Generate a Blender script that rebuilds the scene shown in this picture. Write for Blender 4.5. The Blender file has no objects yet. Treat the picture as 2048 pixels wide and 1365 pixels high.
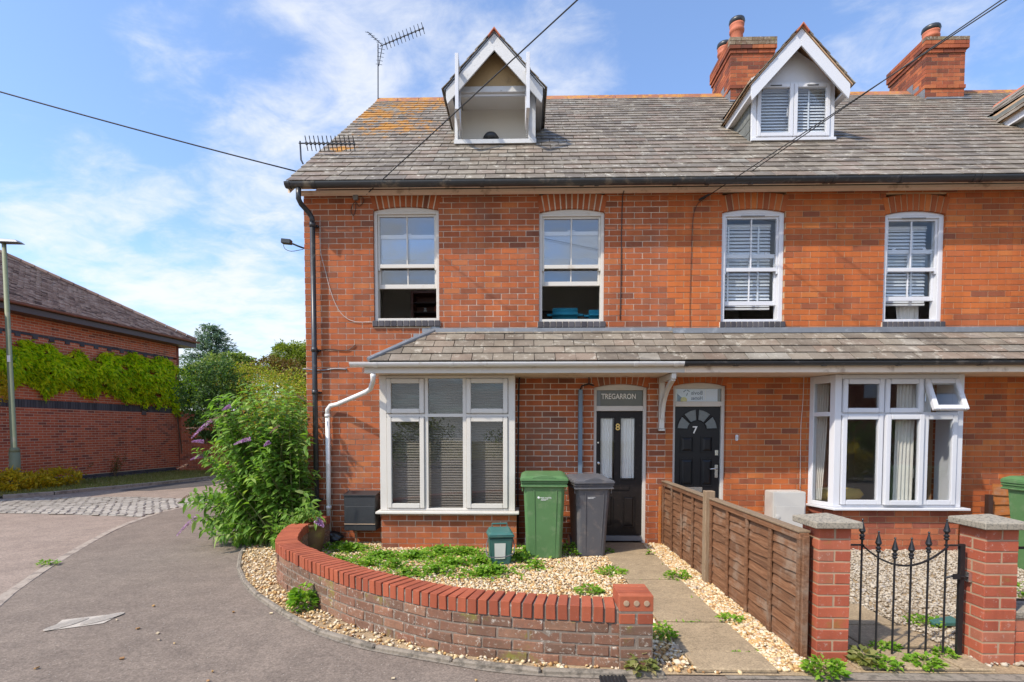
import bpy, bmesh, math, random
import numpy as np
from mathutils import Vector, Matrix
random.seed(7); rng = np.random.default_rng(7)
R = math.radians
sc = bpy.context.scene
C = sc.collection

# ------------------------------------------------------------------ camera
F_PX, CX, HOR = 1050.0, 1024.0, 860.0
YAW, PITCH = R(1.2), R(2.3)
PY = HOR + F_PX * math.tan(PITCH)
CAM = Vector((0, 0, 1.58))
FWD = Vector((-math.sin(YAW) * math.cos(PITCH), math.cos(YAW) * math.cos(PITCH), -math.sin(PITCH)))
RIGHT = Vector((math.cos(YAW), math.sin(YAW), 0))
UP = RIGHT.cross(FWD)
cd = bpy.data.cameras.new('camera'); cam = bpy.data.objects.new('camera', cd); C.objects.link(cam)
cd.sensor_width = 36; cd.lens = 36 * F_PX / 2048; cd.clip_start = .05; cd.clip_end = 2000
cd.shift_y = (PY - 682.5) / 2048
cam.matrix_world = Matrix.Translation(CAM) @ Matrix((RIGHT, UP, -FWD)).transposed().to_4x4()
sc.camera = cam

def ray(px, py):
    return (FWD * F_PX + RIGHT * (px - CX) + UP * (PY - py)).normalized()
def P(px, py, Y):                       # a point of the photograph on the plane Y
    d = ray(px, py); return CAM + d * ((Y - CAM.y) / d.y)
def G(px, py, z=0.0):                   # ... on the level z
    d = ray(px, py); return CAM + d * ((z - CAM.z) / d.z)
def PL(px, py, o, n):                   # ... on any plane
    d = ray(px, py); return CAM + d * ((o - CAM).dot(n) / d.dot(n))
def X(px, py, Y): return P(px, py, Y).x
def Z(px, py, Y): return P(px, py, Y).z

# ------------------------------------------------------------------ world, sun, exposure
SUN_TO = Vector((-.60, -.47, .90)).normalized()
w = bpy.data.worlds.new('World'); sc.world = w; w.use_nodes = True
nt = w.node_tree; nt.nodes.clear()
def N(nt, t, **k):
    n = nt.nodes.new(t)
    for a, b in k.items(): setattr(n, a, b)
    return n
out = N(nt, 'ShaderNodeOutputWorld'); bg = N(nt, 'ShaderNodeBackground')
sky = N(nt, 'ShaderNodeTexSky', sky_type='NISHITA', sun_disc=False)
sky.sun_elevation = math.asin(SUN_TO.z); sky.sun_rotation = math.atan2(SUN_TO.x, SUN_TO.y)
sky.air_density = 1.0; sky.dust_density = 1.2; sky.ozone_density = 2.0
tc = N(nt, 'ShaderNodeTexCoord')
L = nt.links.new
def mathn(nt, op, a, b=None, c=None, clamp=False):
    m = N(nt, 'ShaderNodeMath', operation=op); m.use_clamp = clamp
    for i, v in enumerate((a, b, c)):
        if v is None: continue
        if isinstance(v, (int, float)): m.inputs[i].default_value = v
        else: nt.links.new(v, m.inputs[i])
    return m.outputs[0]
sep = N(nt, 'ShaderNodeSeparateXYZ'); L(tc.outputs['Generated'], sep.inputs[0])
zz = mathn(nt, 'ADD', mathn(nt, 'MAXIMUM', sep.outputs[2], 0.0), .22)
cmb = N(nt, 'ShaderNodeCombineXYZ')
L(mathn(nt, 'DIVIDE', sep.outputs[0], zz), cmb.inputs[0]); L(mathn(nt, 'DIVIDE', sep.outputs[1], zz), cmb.inputs[1])
def noise(nt, vec, scale, detail=6, rough=.55, dist=0.0, dims='3D'):
    n = N(nt, 'ShaderNodeTexNoise'); n.noise_dimensions = dims
    n.inputs['Scale'].default_value = scale; n.inputs['Detail'].default_value = detail
    n.inputs['Roughness'].default_value = rough; n.inputs['Distortion'].default_value = dist
    nt.links.new(vec, n.inputs['Vector']); return n.outputs['Fac']
mp = N(nt, 'ShaderNodeMapping'); L(cmb.outputs[0], mp.inputs[0]); mp.inputs['Rotation'].default_value = (0, 0, R(25)); mp.inputs['Scale'].default_value = (1, 1.25, 1)
n1 = noise(nt, mp.outputs[0], 2.1, 9, .60, .35)
n2 = noise(nt, mp.outputs[0], 7.5, 7, .62, .5)
cl = mathn(nt, 'ADD', mathn(nt, 'MULTIPLY', n1, .66), mathn(nt, 'MULTIPLY', n2, .34))
blobs = [(180, 375, .13, .19), (400, 320, .20, .09), (560, 300, .10, .12), (470, 400, .12, .1), (540, 45, .26, .15), (700, 30, .2, .05), (760, 180, .20, .14), (690, 215, .10, .10),
         (1150, 150, .20, .18), (1010, 130, .2, .06), (1210, 150, .10, .08), (1760, 130, .22, .10), (2010, 180, .2, .08), (60, 110, .12, .03), (200, 130, .12, .05), (900, 20, .12, .08),
         (300, 680, .45, .08), (560, 640, .2, .10)]
clear = [(240, 215, .24, .12), (1330, 40, .25, .16), (1400, 130, .15, .08), (1000, 10, .05, .03), (180, 30, .22, .08), (600, 160, .12, .05)]
acc = None
dirs = [(ray(bx, by), r, wgt) for bx, by, r, wgt in blobs] + [(ray(bx, by), r, -wgt) for bx, by, r, wgt in clear]
dirs += [(Vector(v).normalized(), r, wgt) for v, r, wgt in (((-.25, -1, .35), .75, .16), ((.6, -1, .45), .7, .12), ((-1, -.3, .4), .6, .10), ((1, .1, .5), .6, .08))]   # unseen clouds added behind and beside the camera for pane reflections and fill
for (dv, r, wgt) in dirs:
    dn = N(nt, 'ShaderNodeVectorMath', operation='DISTANCE'); L(tc.outputs['Generated'], dn.inputs[0]); dn.inputs[1].default_value = dv
    g = mathn(nt, 'MULTIPLY', mathn(nt, 'SUBTRACT', 1.0, mathn(nt, 'DIVIDE', dn.outputs['Value'], r), clamp=True), wgt)
    acc = g if acc is None else mathn(nt, 'ADD', acc, g)
low = mathn(nt, 'MULTIPLY', mathn(nt, 'SUBTRACT', 1.0, mathn(nt, 'DIVIDE', sep.outputs[2], .42), clamp=True), .20)
cl = mathn(nt, 'ADD', mathn(nt, 'ADD', cl, acc), low)
mr = N(nt, 'ShaderNodeMapRange', interpolation_type='SMOOTHSTEP'); L(cl, mr.inputs[0])
mr.inputs[1].default_value = .54; mr.inputs[2].default_value = .84; mr.inputs[3].default_value = .04; mr.inputs[4].default_value = .9
CLOUD = N(nt, 'ShaderNodeRGB'); CLOUD.outputs[0].default_value = (3.75, 3.82, 3.95, 1)
mx = N(nt, 'ShaderNodeMix', data_type='RGBA'); L(mr.outputs[0], mx.inputs[0])
gain = N(nt, 'ShaderNodeMix', data_type='RGBA', blend_type='MULTIPLY'); gain.inputs[0].default_value = 1
L(sky.outputs[0], gain.inputs[6]); gain.inputs[7].default_value = (.86, .98, 1.12, 1)
L(gain.outputs[2], mx.inputs[6]); L(CLOUD.outputs[0], mx.inputs[7])
L(mx.outputs[2], bg.inputs[0]); bg.inputs[1].default_value = .15; L(bg.outputs[0], out.inputs[0])
sl = bpy.data.lights.new('sun', 'SUN'); so = bpy.data.objects.new('sun', sl); C.objects.link(so)
sl.energy = 2.7; sl.angle = R(1.2); sl.color = (1, .92, .79); so.rotation_euler = SUN_TO.to_track_quat('Z', 'Y').to_euler(); so.location = (-8, 0, 14)
sc.view_settings.view_transform = 'Standard'; sc.view_settings.look = 'None'; sc.view_settings.gamma = 1; sc.view_settings.exposure = .86
sc.view_settings.use_curve_mapping = False
sc.render.engine = 'CYCLES'
sc.cycles.max_bounces = 6; sc.cycles.diffuse_bounces = 3; sc.cycles.glossy_bounces = 3; sc.cycles.transparent_max_bounces = 10
sc.cycles.caustics_reflective = False; sc.cycles.caustics_refractive = False

# ------------------------------------------------------------------ materials
MATS = {}
def rgb(h):                                  # sRGB 0..255 -> linear
    return tuple(((c / 255) / 12.92 if c / 255 <= .04045 else ((c / 255 + .055) / 1.055) ** 2.4) for c in h) + (1,)
def ramp(nt, fac, stops, interp='LINEAR'):
    r = N(nt, 'ShaderNodeValToRGB'); r.color_ramp.interpolation = interp
    while len(r.color_ramp.elements) < len(stops): r.color_ramp.elements.new(.5)
    for e, (p, c) in zip(r.color_ramp.elements, stops): e.position = p; e.color = c if len(c) == 4 else tuple(c) + (1,)
    nt.links.new(fac, r.inputs[0]); return r.outputs[0]
def mixc(nt, fac, a, b, mode='MIX'):
    m = N(nt, 'ShaderNodeMix', data_type='RGBA', blend_type=mode)
    for i, v in ((0, fac), (6, a), (7, b)):
        if isinstance(v, (int, float)): m.inputs[i].default_value = v
        elif isinstance(v, tuple): m.inputs[i].default_value = v if len(v) == 4 else v + (1,)
        else: nt.links.new(v, m.inputs[i])
    return m.outputs[2]
def newmat(name):
    m = bpy.data.materials.new(name); m.use_nodes = True; nt = m.node_tree; nt.nodes.clear()
    o = N(nt, 'ShaderNodeOutputMaterial'); b = N(nt, 'ShaderNodeBsdfPrincipled'); nt.links.new(b.outputs[0], o.inputs[0])
    MATS[name] = m
    return m, nt, b
def pos(nt): return N(nt, 'ShaderNodeNewGeometry').outputs['Position']
def rnd(nt):                                # one value per piece, whether the piece is an object or an island of a joined mesh
    g = N(nt, 'ShaderNodeNewGeometry').outputs['Random Per Island']; o = N(nt, 'ShaderNodeObjectInfo').outputs['Random']
    return mathn(nt, 'FRACT', mathn(nt, 'ADD', g, o))
def bump(nt, b, h, strength=.3, dist=.01):
    n = N(nt, 'ShaderNodeBump'); n.inputs['Strength'].default_value = strength; n.inputs['Distance'].default_value = dist
    nt.links.new(h, n.inputs['Height']); nt.links.new(n.outputs[0], b.inputs['Normal'])
def mask(nt, fac, lo, hi):
    m = N(nt, 'ShaderNodeMapRange', interpolation_type='SMOOTHSTEP'); nt.links.new(fac, m.inputs[0])
    m.inputs[1].default_value = lo; m.inputs[2].default_value = hi; return m.outputs[0]
def simple(name, col, rough=.6, var=.12, scale=8, metal=0, bmp=0, bscale=60, dirt=None, dscale=5, dlo=.55, dhi=.7, spec=.5, coat=0):
    m, nt, b = newmat(name)
    p = pos(nt); n = noise(nt, p, scale, 5, .6)
    c = mixc(nt, n, tuple(x * (1 - var) for x in col[:3]), tuple(min(1, x * (1 + var)) for x in col[:3]))
    if dirt: c = mixc(nt, mathn(nt, 'MULTIPLY', mask(nt, noise(nt, p, dscale, 8, .65), dlo, dhi), .8), c, tuple(dirt))
    nt.links.new(c, b.inputs['Base Color']); b.inputs['Roughness'].default_value = rough; b.inputs['Metallic'].default_value = metal
    b.inputs['Specular IOR Level'].default_value = spec; b.inputs['Coat Weight'].default_value = coat
    if bmp: bump(nt, b, noise(nt, p, bscale, 4, .6), bmp, .004)
    return m
def brickmat(name, stops, moss=0, white=0, blotch=.22, soot=None, wlo=.60, whi=.68):
    m, nt, b = newmat(name)
    p = pos(nt); r = rnd(nt)
    c = ramp(nt, r, stops)
    c = mixc(nt, mathn(nt, 'MULTIPLY', noise(nt, p, 38, 5, .7), blotch * 2), c, (.15, .10, .075), 'MIX')
    c = mixc(nt, .55, c, mixc(nt, noise(nt, p, 2.2, 4, .6), (.62, .6, .6), (1.25, 1.22, 1.2)), 'MULTIPLY')
    mpz = N(nt, 'ShaderNodeMapping'); nt.links.new(p, mpz.inputs[0]); mpz.inputs['Scale'].default_value = (3.2, 3.2, .45)
    c = mixc(nt, .6, c, mixc(nt, mask(nt, noise(nt, mpz.outputs[0], 1.0, 7, .7), .32, .68), (.70, .66, .64), (1.18, 1.17, 1.15)), 'MULTIPLY')
    if soot: c = mixc(nt, mathn(nt, 'MULTIPLY', mask(nt, noise(nt, p, 1.3, 6, .7), .48, .68), .6), c, soot)
    if white: c = mixc(nt, mathn(nt, 'MULTIPLY', mask(nt, noise(nt, p, 27, 8, .8), wlo, whi), white), c, (.55, .5, .42))
    if moss:
        c = mixc(nt, mathn(nt, 'MULTIPLY', mask(nt, noise(nt, p, 4.5, 6, .7), .56, .7), moss), c, (.20, .19, .035))
    nt.links.new(c, b.inputs['Base Color']); b.inputs['Roughness'].default_value = .88; b.inputs['Specular IOR Level'].default_value = .25
    bump(nt, b, noise(nt, p, 120, 5, .7), .5, .004)
    return m
H8 = brickmat('brick_red_orange', [(0, (.22, .068, .034)), (.10, (.36, .095, .032)), (.4, (.46, .112, .032)), (.8, (.53, .140, .037)), (.94, (.38, .122, .055)), (1, (.60, .185, .05))], white=.25, soot=(.20, .10, .07))
H7 = brickmat('brick_orange', [(0, (.26, .08, .04)), (.06, (.36, .10, .038)), (.25, (.48, .118, .031)), (.7, (.56, .150, .034)), (.9, (.46, .125, .042)), (1, (.61, .19, .045))], blotch=.12)
BCH = brickmat('brick_chimney', [(0, (.14, .04, .028)), (.4, (.36, .085, .035)), (.8, (.48, .12, .045)), (1, (.55, .17, .06))], white=.3, soot=(.09, .045, .03))
BOLD = brickmat('brick_weathered', [(0, (.20, .105, .065)), (.4, (.30, .135, .08)), (.75, (.37, .15, .085)), (1, (.40, .22, .13))], moss=.85, white=.75, blotch=.5, soot=(.14, .10, .065), wlo=.55, whi=.63)
BLICH = brickmat('brick_lichened', [(0, (.17, .11, .07)), (.5, (.25, .19, .12)), (1, (.33, .27, .18))], moss=.9, white=.5, blotch=.4, wlo=.52, whi=.6)
BPIL = brickmat('brick_pillar', [(0, (.34, .075, .04)), (.4, (.44, .10, .05)), (.8, (.50, .125, .06)), (1, (.42, .15, .09))], moss=.4, white=.5, blotch=.16, wlo=.57, whi=.66)
BNEW = brickmat('brick_coping_red', [(0, (.33, .078, .038)), (.5, (.42, .10, .045)), (1, (.46, .12, .055))], white=.3, blotch=.16)
BLEFT = brickmat('brick_modern_red', [(0, (.24, .07, .05)), (.2, (.46, .105, .055)), (.7, (.60, .145, .065)), (1, (.52, .14, .08))], blotch=.08)
BBLUE = brickmat('brick_blue', [(0, (.055, .058, .072)), (1, (.10, .10, .115))], blotch=.1)
MORT8 = simple('mortar_pale', (.66, .57, .46), .95, .25, 5, bmp=.4, dirt=(.42, .31, .23), dscale=1.6, dlo=.45, dhi=.65)
MORT7 = simple('mortar_buff', (.50, .32, .19), .95, .2, 5, bmp=.3)
MORTP = simple('mortar_sand', (.38, .26, .165), .95, .2, 9, bmp=.4)
MORTD = simple('mortar_dark', (.20, .155, .12), .95, .3, 14, bmp=.6, dirt=(.42, .38, .32), dscale=30, dlo=.56, dhi=.66)
MORTL = simple('mortar_left', (.52, .38, .27), .95, .1, 5)
UPVC = simple('upvc_white', (.64, .64, .665), .32, .03, 3, dirt=(.68, .67, .66), dscale=2.2, dlo=.5, dhi=.75)
PAINT = simple('paint_cream_white', (.60, .565, .51), .5, .06, 6, dirt=(.50, .43, .35), dscale=7, dlo=.58, dhi=.75, bmp=.1)
PAINTW = simple('paint_weathered', (.58, .575, .57), .55, .1, 12, dirt=(.32, .29, .26), dscale=22, dlo=.60, dhi=.70, bmp=.3, bscale=40)
FASCIA = simple('paint_fascia', (.80, .66, .53), .6, .08, 4, dirt=(.42, .30, .21), dscale=5)
RENDER_T = simple('render_tan', (.42, .29, .15), .9, .12, 7, bmp=.3, dirt=(.27, .19, .11), dscale=6)
BLACKPL = simple('plastic_black', (.028, .030, .034), .38, .2, 6, dirt=(.12, .11, .10), dscale=9)
GUTOLD = simple('gutter_old_black', (.035, .036, .038), .42, .25, 6, dirt=(.21, .17, .12), dscale=3.5, dlo=.53, dhi=.66)
IRON = simple('iron_black', (.018, .018, .02), .4, .2, 30, metal=.2, dirt=(.07, .045, .03), dscale=40, dlo=.6, dhi=.7)
LEAD = simple('lead_grey', (.235, .243, .258), .5, .2, 9, metal=.35, dirt=(.40, .41, .42), dscale=6, bmp=.3, bscale=25)
DOORB = simple('door_black', (.008, .008, .010), .35, .2, 20, spec=.35)
DOORB8 = simple('door_black_worn', (.012, .009, .008), .5, .4, 16, spec=.3, dirt=(.06, .04, .034), dscale=18, dlo=.58, dhi=.7)
CHROME = simple('metal_chrome', (.62, .62, .62), .22, .03, 5, metal=.9)
BRASS = simple('metal_brass', (.62, .42, .14), .3, .05, 5, metal=.6)
WHITEP = simple('white_print', (.82, .82, .80), .5, .02, 5)
TERRA = simple('terracotta', (.45, .13, .065), .75, .2, 9, dirt=(.20, .09, .06), dscale=12)
CAPST = simple('concrete_cap', (.30, .26, .20), .92, .3, 28, bmp=.7, bscale=90, dirt=(.13, .12, .10), dscale=60, dlo=.48, dhi=.62)
EDGE = simple('concrete_edging', (.24, .20, .155), .93, .35, 40, bmp=.9, bscale=60, dirt=(.10, .085, .065), dscale=16, dlo=.46, dhi=.62)
KERB = simple('kerb_stone_pale', (.35, .285, .225), .92, .35, 35, bmp=.8, bscale=60, dirt=(.19, .15, .12), dscale=7, dlo=.48, dhi=.62)
INT_W = simple('room_wall', (.72, .66, .58), .9, .05, 2)
INT_F = simple('room_floor', (.20, .15, .12), .8, .2, 4)
ATTIC = simple('attic_plaster', (.84, .81, .76), .9, .04, 2)
SOFA = simple('fabric_teal', (.02, .23, .34), .9, .15, 40)
WOODD = simple('wood_dark', (.05, .022, .014), .5, .3, 9)
CLOTH = simple('cushion_mustard', (.45, .30, .06), .9, .12, 14)
GREENB = simple('bin_green', (.085, .185, .068), .48, .14, 5, dirt=(.15, .23, .11), dscale=9, dlo=.5, dhi=.7)
GREYB = simple('bin_grey', (.095, .095, .103), .5, .18, 5, dirt=(.16, .14, .13), dscale=9, dlo=.5, dhi=.68)
CADDYM = simple('caddy_green', (.045, .135, .115), .4, .1, 5, dirt=(.09, .15, .13), dscale=9)
LABELM = simple('label_faded', (.62, .63, .56), .6, .1, 12)
METERW = simple('box_white', (.54, .515, .47), .5, .05, 3, dirt=(.48, .46, .42), dscale=4)
METERB = simple('box_black', (.03, .032, .035), .45, .2, 4, dirt=(.085, .08, .075), dscale=5)
CABLEW = simple('cable_white', (.62, .58, .54), .6, .05)
CABLEB = simple('cable_black', (.02, .02, .022), .6, .1)
PIPEG = simple('pipe_blue_grey', (.13, .18, .23), .45, .15, 8, dirt=(.06, .07, .09), dscale=8)
PIPEW = simple('pipe_white', (.70, .69, .67), .4, .05, 4, dirt=(.5, .46, .4), dscale=6)
LAMPG = simple('lamp_post_green', (.19, .21, .12), .6, .12, 5, dirt=(.27, .25, .19), dscale=3)
BARK = simple('bark', (.10, .07, .045), .95, .3, 12, bmp=.6)
STEM = simple('stem_green', (.14, .15, .05), .8, .2, 12)
BAGM = simple('bag_black', (.012, .012, .014), .28, .2, 8)
POTM = simple('pot_mottled', (.16, .095, .045), .55, .5, 14, dirt=(.24, .19, .05), dscale=9, bmp=.5, bscale=25)
FASBR = simple('fascia_brown', (.075, .045, .042), .5, .15, 4)
GUTBR = simple('gutter_brown', (.22, .075, .055), .5, .15, 6)
MANH = simple('manhole_metal', (.46, .40, .33), .8, .15, 30, dirt=(.18, .16, .14), dscale=40)
FLOWER = simple('flower_purple', (.58, .33, .55), .8, .3, 90)
FLOWERD = simple('flower_faded', (.36, .22, .16), .9, .3, 90)
YELLOWP = simple('print_yellow', (.62, .52, .03), .5, .02)
NAVYP = simple('print_navy', (.012, .02, .07), .5, .02)
GREYP = simple('print_pale_grey', (.70, .75, .84), .5, .05)
FROST = simple('pane_frosted', (.15, .165, .165), .25, .25, 40)
LETTER = simple('letter_white', (.78, .76, .70), .5, .05)

def leafmat(name, stops, trans=.45, spec=.3, rough=.5):
    m = bpy.data.materials.new(name); m.use_nodes = True; nt = m.node_tree; nt.nodes.clear()
    o = N(nt, 'ShaderNodeOutputMaterial'); b = N(nt, 'ShaderNodeBsdfPrincipled'); t = N(nt, 'ShaderNodeBsdfTranslucent'); ms = N(nt, 'ShaderNodeMixShader')
    c = ramp(nt, rnd(nt), stops)
    c = mixc(nt, .6, c, mixc(nt, noise(nt, pos(nt), 2.6, 3, .6), (.6, .65, .6), (1.3, 1.25, 1.2)), 'MULTIPLY')
    nt.links.new(c, b.inputs['Base Color']); b.inputs['Roughness'].default_value = rough; b.inputs['Specular IOR Level'].default_value = spec
    tcx = mixc(nt, 1.0, c, (1.25, 1.35, .6), 'MULTIPLY'); nt.links.new(tcx, t.inputs[0])
    ms.inputs[0].default_value = trans; nt.links.new(b.outputs[0], ms.inputs[1]); nt.links.new(t.outputs[0], ms.inputs[2]); nt.links.new(ms.outputs[0], o.inputs[0])
    MATS[name] = m; return m
LBUD = leafmat('leaf_buddleia', [(0, (.10, .20, .03)), (.5, (.17, .32, .045)), (.85, (.27, .42, .08)), (1, (.40, .48, .17))])
LWIS = leafmat('leaf_wisteria', [(0, (.14, .30, .012)), (.25, (.42, .60, .018)), (.6, (.72, .80, .025)), (1, (.88, .80, .03))], .55)
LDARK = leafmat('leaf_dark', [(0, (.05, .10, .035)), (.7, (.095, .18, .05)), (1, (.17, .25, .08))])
LHEDGE = leafmat('leaf_hedge', [(0, (.09, .14, .015)), (.4, (.27, .33, .03)), (.8, (.46, .44, .05)), (.95, (.42, .22, .06)), (1, (.5, .3, .15))])
LSPR = leafmat('leaf_spruce', [(0, (.10, .16, .13)), (.6, (.19, .28, .23)), (1, (.32, .40, .34))], .2)
LTREE = leafmat('leaf_tree', [(0, (.10, .15, .03)), (.6, (.20, .27, .06)), (1, (.34, .38, .12))])
LWIL = leafmat('leaf_willow', [(0, (.11, .16, .02)), (.6, (.22, .28, .03)), (1, (.36, .38, .06))])
LRED = leafmat('leaf_copper', [(0, (.12, .05, .02)), (.5, (.20, .12, .03)), (1, (.16, .18, .03))])
LYEL = leafmat('leaf_yellow_shrub', [(0, (.34, .28, .02)), (.5, (.65, .48, .025)), (1, (.75, .50, .03))])
LWEED = leafmat('leaf_weed', [(0, (.10, .22, .015)), (.6, (.20, .38, .03)), (1, (.34, .48, .06))])
LGRASS = leafmat('leaf_dry_grass', [(0, (.16, .20, .05)), (.6, (.28, .28, .09)), (1, (.46, .38, .2))])

def glassmat(name, tint, refl):
    m = bpy.data.materials.new(name); m.use_nodes = True; nt = m.node_tree; nt.nodes.clear()
    o = N(nt, 'ShaderNodeOutputMaterial'); t = N(nt, 'ShaderNodeBsdfTransparent'); g = N(nt, 'ShaderNodeBsdfGlossy'); ms = N(nt, 'ShaderNodeMixShader')
    t.inputs[0].default_value = tint; g.inputs['Roughness'].default_value = .0; g.inputs[0].default_value = (.92, .96, 1, 1)
    f = N(nt, 'ShaderNodeFresnel'); bf = N(nt, 'ShaderNodeNewGeometry').outputs['Backfacing']
    nt.links.new(mathn(nt, 'ADD', refl, mathn(nt, 'MULTIPLY', bf, 1 / refl - refl)), f.inputs[0])    # the same reflectance on both faces of the thin pane
    nt.links.new(f.outputs[0], ms.inputs[0]); nt.links.new(t.outputs[0], ms.inputs[1]); nt.links.new(g.outputs[0], ms.inputs[2]); nt.links.new(ms.outputs[0], o.inputs[0])
    MATS[name] = m; return m
GLASS = glassmat('glass', (.96, .97, .98, 1), 2.0)
GLASSW = glassmat('glass_clear', (.97, .98, .98, 1), 1.45)
GLASSB = glassmat('glass_bay_clear', (.95, .96, .96, 1), 1.6)
GLASSD = glassmat('glass_bay', (.95, .96, .96, 1), 1.5)

def slatemat(name, lich, white, base=(.5, .5, .5), wscale=9.0):
    m, nt, b = newmat(name)
    p = pos(nt); r = rnd(nt)
    c = ramp(nt, r, [(0, (.15, .128, .105)), (.3, (.20, .172, .14)), (.6, (.235, .205, .165)), (.9, (.215, .165, .13)), (1, (.25, .235, .205))])
    c = mixc(nt, .8, c, mixc(nt, mask(nt, noise(nt, p, 2.3, 8, .7), .32, .68), (.66, .60, .54), (1.22, 1.2, 1.15)), 'MULTIPLY')
    c = mixc(nt, .9, c, mixc(nt, noise(nt, p, 45, 4, .7), (.7, .7, .7), (1.25, 1.25, 1.25)), 'MULTIPLY')
    wm = mathn(nt, 'MULTIPLY', mask(nt, noise(nt, p, wscale, 10, .8), .54, .63), white)
    c = mixc(nt, wm, c, (.50, .46, .38))
    c = mixc(nt, mathn(nt, 'MULTIPLY', mask(nt, noise(nt, p, 60, 6, .8), .64, .70), .8), c, (.55, .5, .40))
    if lich:
        s = N(nt, 'ShaderNodeSeparateXYZ'); nt.links.new(p, s.inputs[0])
        acc = None
        for (cx, cy, cz, rad) in lich:
            dn = N(nt, 'ShaderNodeVectorMath', operation='DISTANCE'); nt.links.new(p, dn.inputs[0]); dn.inputs[1].default_value = (cx, cy, cz)
            g = mathn(nt, 'SUBTRACT', 1.0, mathn(nt, 'DIVIDE', dn.outputs['Value'], rad), clamp=True)
            acc = g if acc is None else mathn(nt, 'MAXIMUM', acc, g)
        lm = mask(nt, mathn(nt, 'ADD', noise(nt, p, 5.5, 9, .72), mathn(nt, 'MULTIPLY', acc, .26)), .66, .72)
        c = mixc(nt, mathn(nt, 'MULTIPLY', lm, mathn(nt, 'ADD', .25, mathn(nt, 'MULTIPLY', acc, 2.0, clamp=True), clamp=True)), c, mixc(nt, noise(nt, p, 14, 3), (.38, .14, .03), (.46, .25, .03)))
    nt.links.new(c, b.inputs['Base Color']); b.inputs['Roughness'].default_value = .62; b.inputs['Specular IOR Level'].default_value = .35
    bump(nt, b, noise(nt, p, 55, 6, .7), .5, .005)
    return m

def groundmat(name, c1, c2, fine=170, patch=.6, speck=None):
    m, nt, b = newmat(name)
    p = pos(nt)
    c = mixc(nt, noise(nt, p, patch, 6, .65), c1, c2)
    c = mixc(nt, .9, c, mixc(nt, noise(nt, p, fine, 3, .8), (.0, .0, .0), (2.05, 2.0, 1.95)), 'MULTIPLY')
    c = mixc(nt, .8, c, mixc(nt, noise(nt, p, fine * .33, 3, .8), (.5, .5, .5), (1.5, 1.48, 1.45)), 'MULTIPLY')
    c = mixc(nt, .6, c, mixc(nt, mask(nt, noise(nt, p, 3, 7, .7), .3, .7), (.78, .77, .77), (1.2, 1.19, 1.17)), 'MULTIPLY')
    if speck:
        v = N(nt, 'ShaderNodeTexVoronoi'); v.inputs['Scale'].default_value = speck; nt.links.new(p, v.inputs['Vector'])
        dots = mathn(nt, 'MULTIPLY', mathn(nt, 'LESS_THAN', v.outputs['Distance'], .16), mathn(nt, 'GREATER_THAN', N_sep(nt, v.outputs['Color']), .86))
        c = mixc(nt, mathn(nt, 'MULTIPLY', dots, .75), c, (.42, .38, .32))
    nt.links.new(c, b.inputs['Base Color']); b.inputs['Roughness'].default_value = .93; b.inputs['Specular IOR Level'].default_value = .25
    bump(nt, b, noise(nt, p, fine, 3, .8), .7, .006)
    return m
def N_sep(nt, col):
    s = N(nt, 'ShaderNodeSeparateColor'); nt.links.new(col, s.inputs[0]); return s.outputs[0]
SLAB = groundmat('concrete_slab', (.24, .185, .12), (.40, .31, .20), 70, 1.6)
ASPH = groundmat('asphalt_footway', (.15, .12, .098), (.24, .197, .162), 62, .6, 42)
ROADM = groundmat('asphalt_road', (.23, .178, .145), (.31, .25, .208), 62, .6, 38)
ASPHD = groundmat('asphalt_dark', (.085, .075, .075), (.11, .10, .095), 120, .8)
GRASSG = groundmat('verge_soil', (.20, .19, .08), (.32, .27, .13), 60, 1.2)
SOIL = groundmat('garden_soil', (.26, .19, .115), (.42, .32, .20), 70, 2.0)
def gravelmat(name, stops):
    m, nt, b = newmat(name)
    c = ramp(nt, rnd(nt), stops)
    c = mixc(nt, .6, c, mixc(nt, noise(nt, pos(nt), 90, 3, .6), (.7, .68, .66), (1.2, 1.2, 1.2)), 'MULTIPLY')
    nt.links.new(c, b.inputs['Base Color']); b.inputs['Roughness'].default_value = .75; return m
GRAV = gravelmat('gravel_golden', [(0, (.26, .13, .05)), (.15, (.50, .29, .10)), (.35, (.60, .42, .20)), (.6, (.68, .54, .34)), (.8, (.72, .62, .46)), (.92, (.40, .31, .22)), (1, (.56, .27, .08))])
GRAV7 = gravelmat('gravel_buff', [(0, (.26, .21, .15)), (.4, (.42, .35, .26)), (.8, (.52, .45, .35)), (1, (.34, .30, .26))])
SETTM = gravelmat('sett_stone', [(0, (.25, .22, .185)), (.5, (.31, .275, .235)), (1, (.36, .32, .275))])

def woodmat(name, a, b_, c_, axis='x', rough=.8):
    m, nt, b = newmat(name)
    p = pos(nt); mp = N(nt, 'ShaderNodeMapping'); nt.links.new(p, mp.inputs[0])
    mp.inputs['Scale'].default_value = {'x': (1.2, 14, 14), 'y': (14, 1.2, 22), 'z': (22, 22, 1.6)}[axis]
    n = noise(nt, mp.outputs[0], 3.0, 8, .7, .4)
    c = ramp(nt, n, [(.25, a), (.5, b_), (.75, c_)])
    c = mixc(nt, .55, c, mixc(nt, rnd(nt), (.7, .7, .7), (1.25, 1.2, 1.15)), 'MULTIPLY')
    c = mixc(nt, mathn(nt, 'MULTIPLY', mask(nt, noise(nt, p, 3.3, 5, .7), .5, .7), .5), c, (.30, .24, .18))
    nt.links.new(c, b.inputs['Base Color']); b.inputs['Roughness'].default_value = rough
    bump(nt, b, n, .6, .006)
    return m
FWOOD = woodmat('fence_wood', (.075, .030, .013), (.18, .078, .034), (.30, .16, .085), 'y')
FPOST = woodmat('fence_post_wood', (.15, .095, .055), (.24, .165, .10), (.34, .25, .165), 'z')
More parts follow.
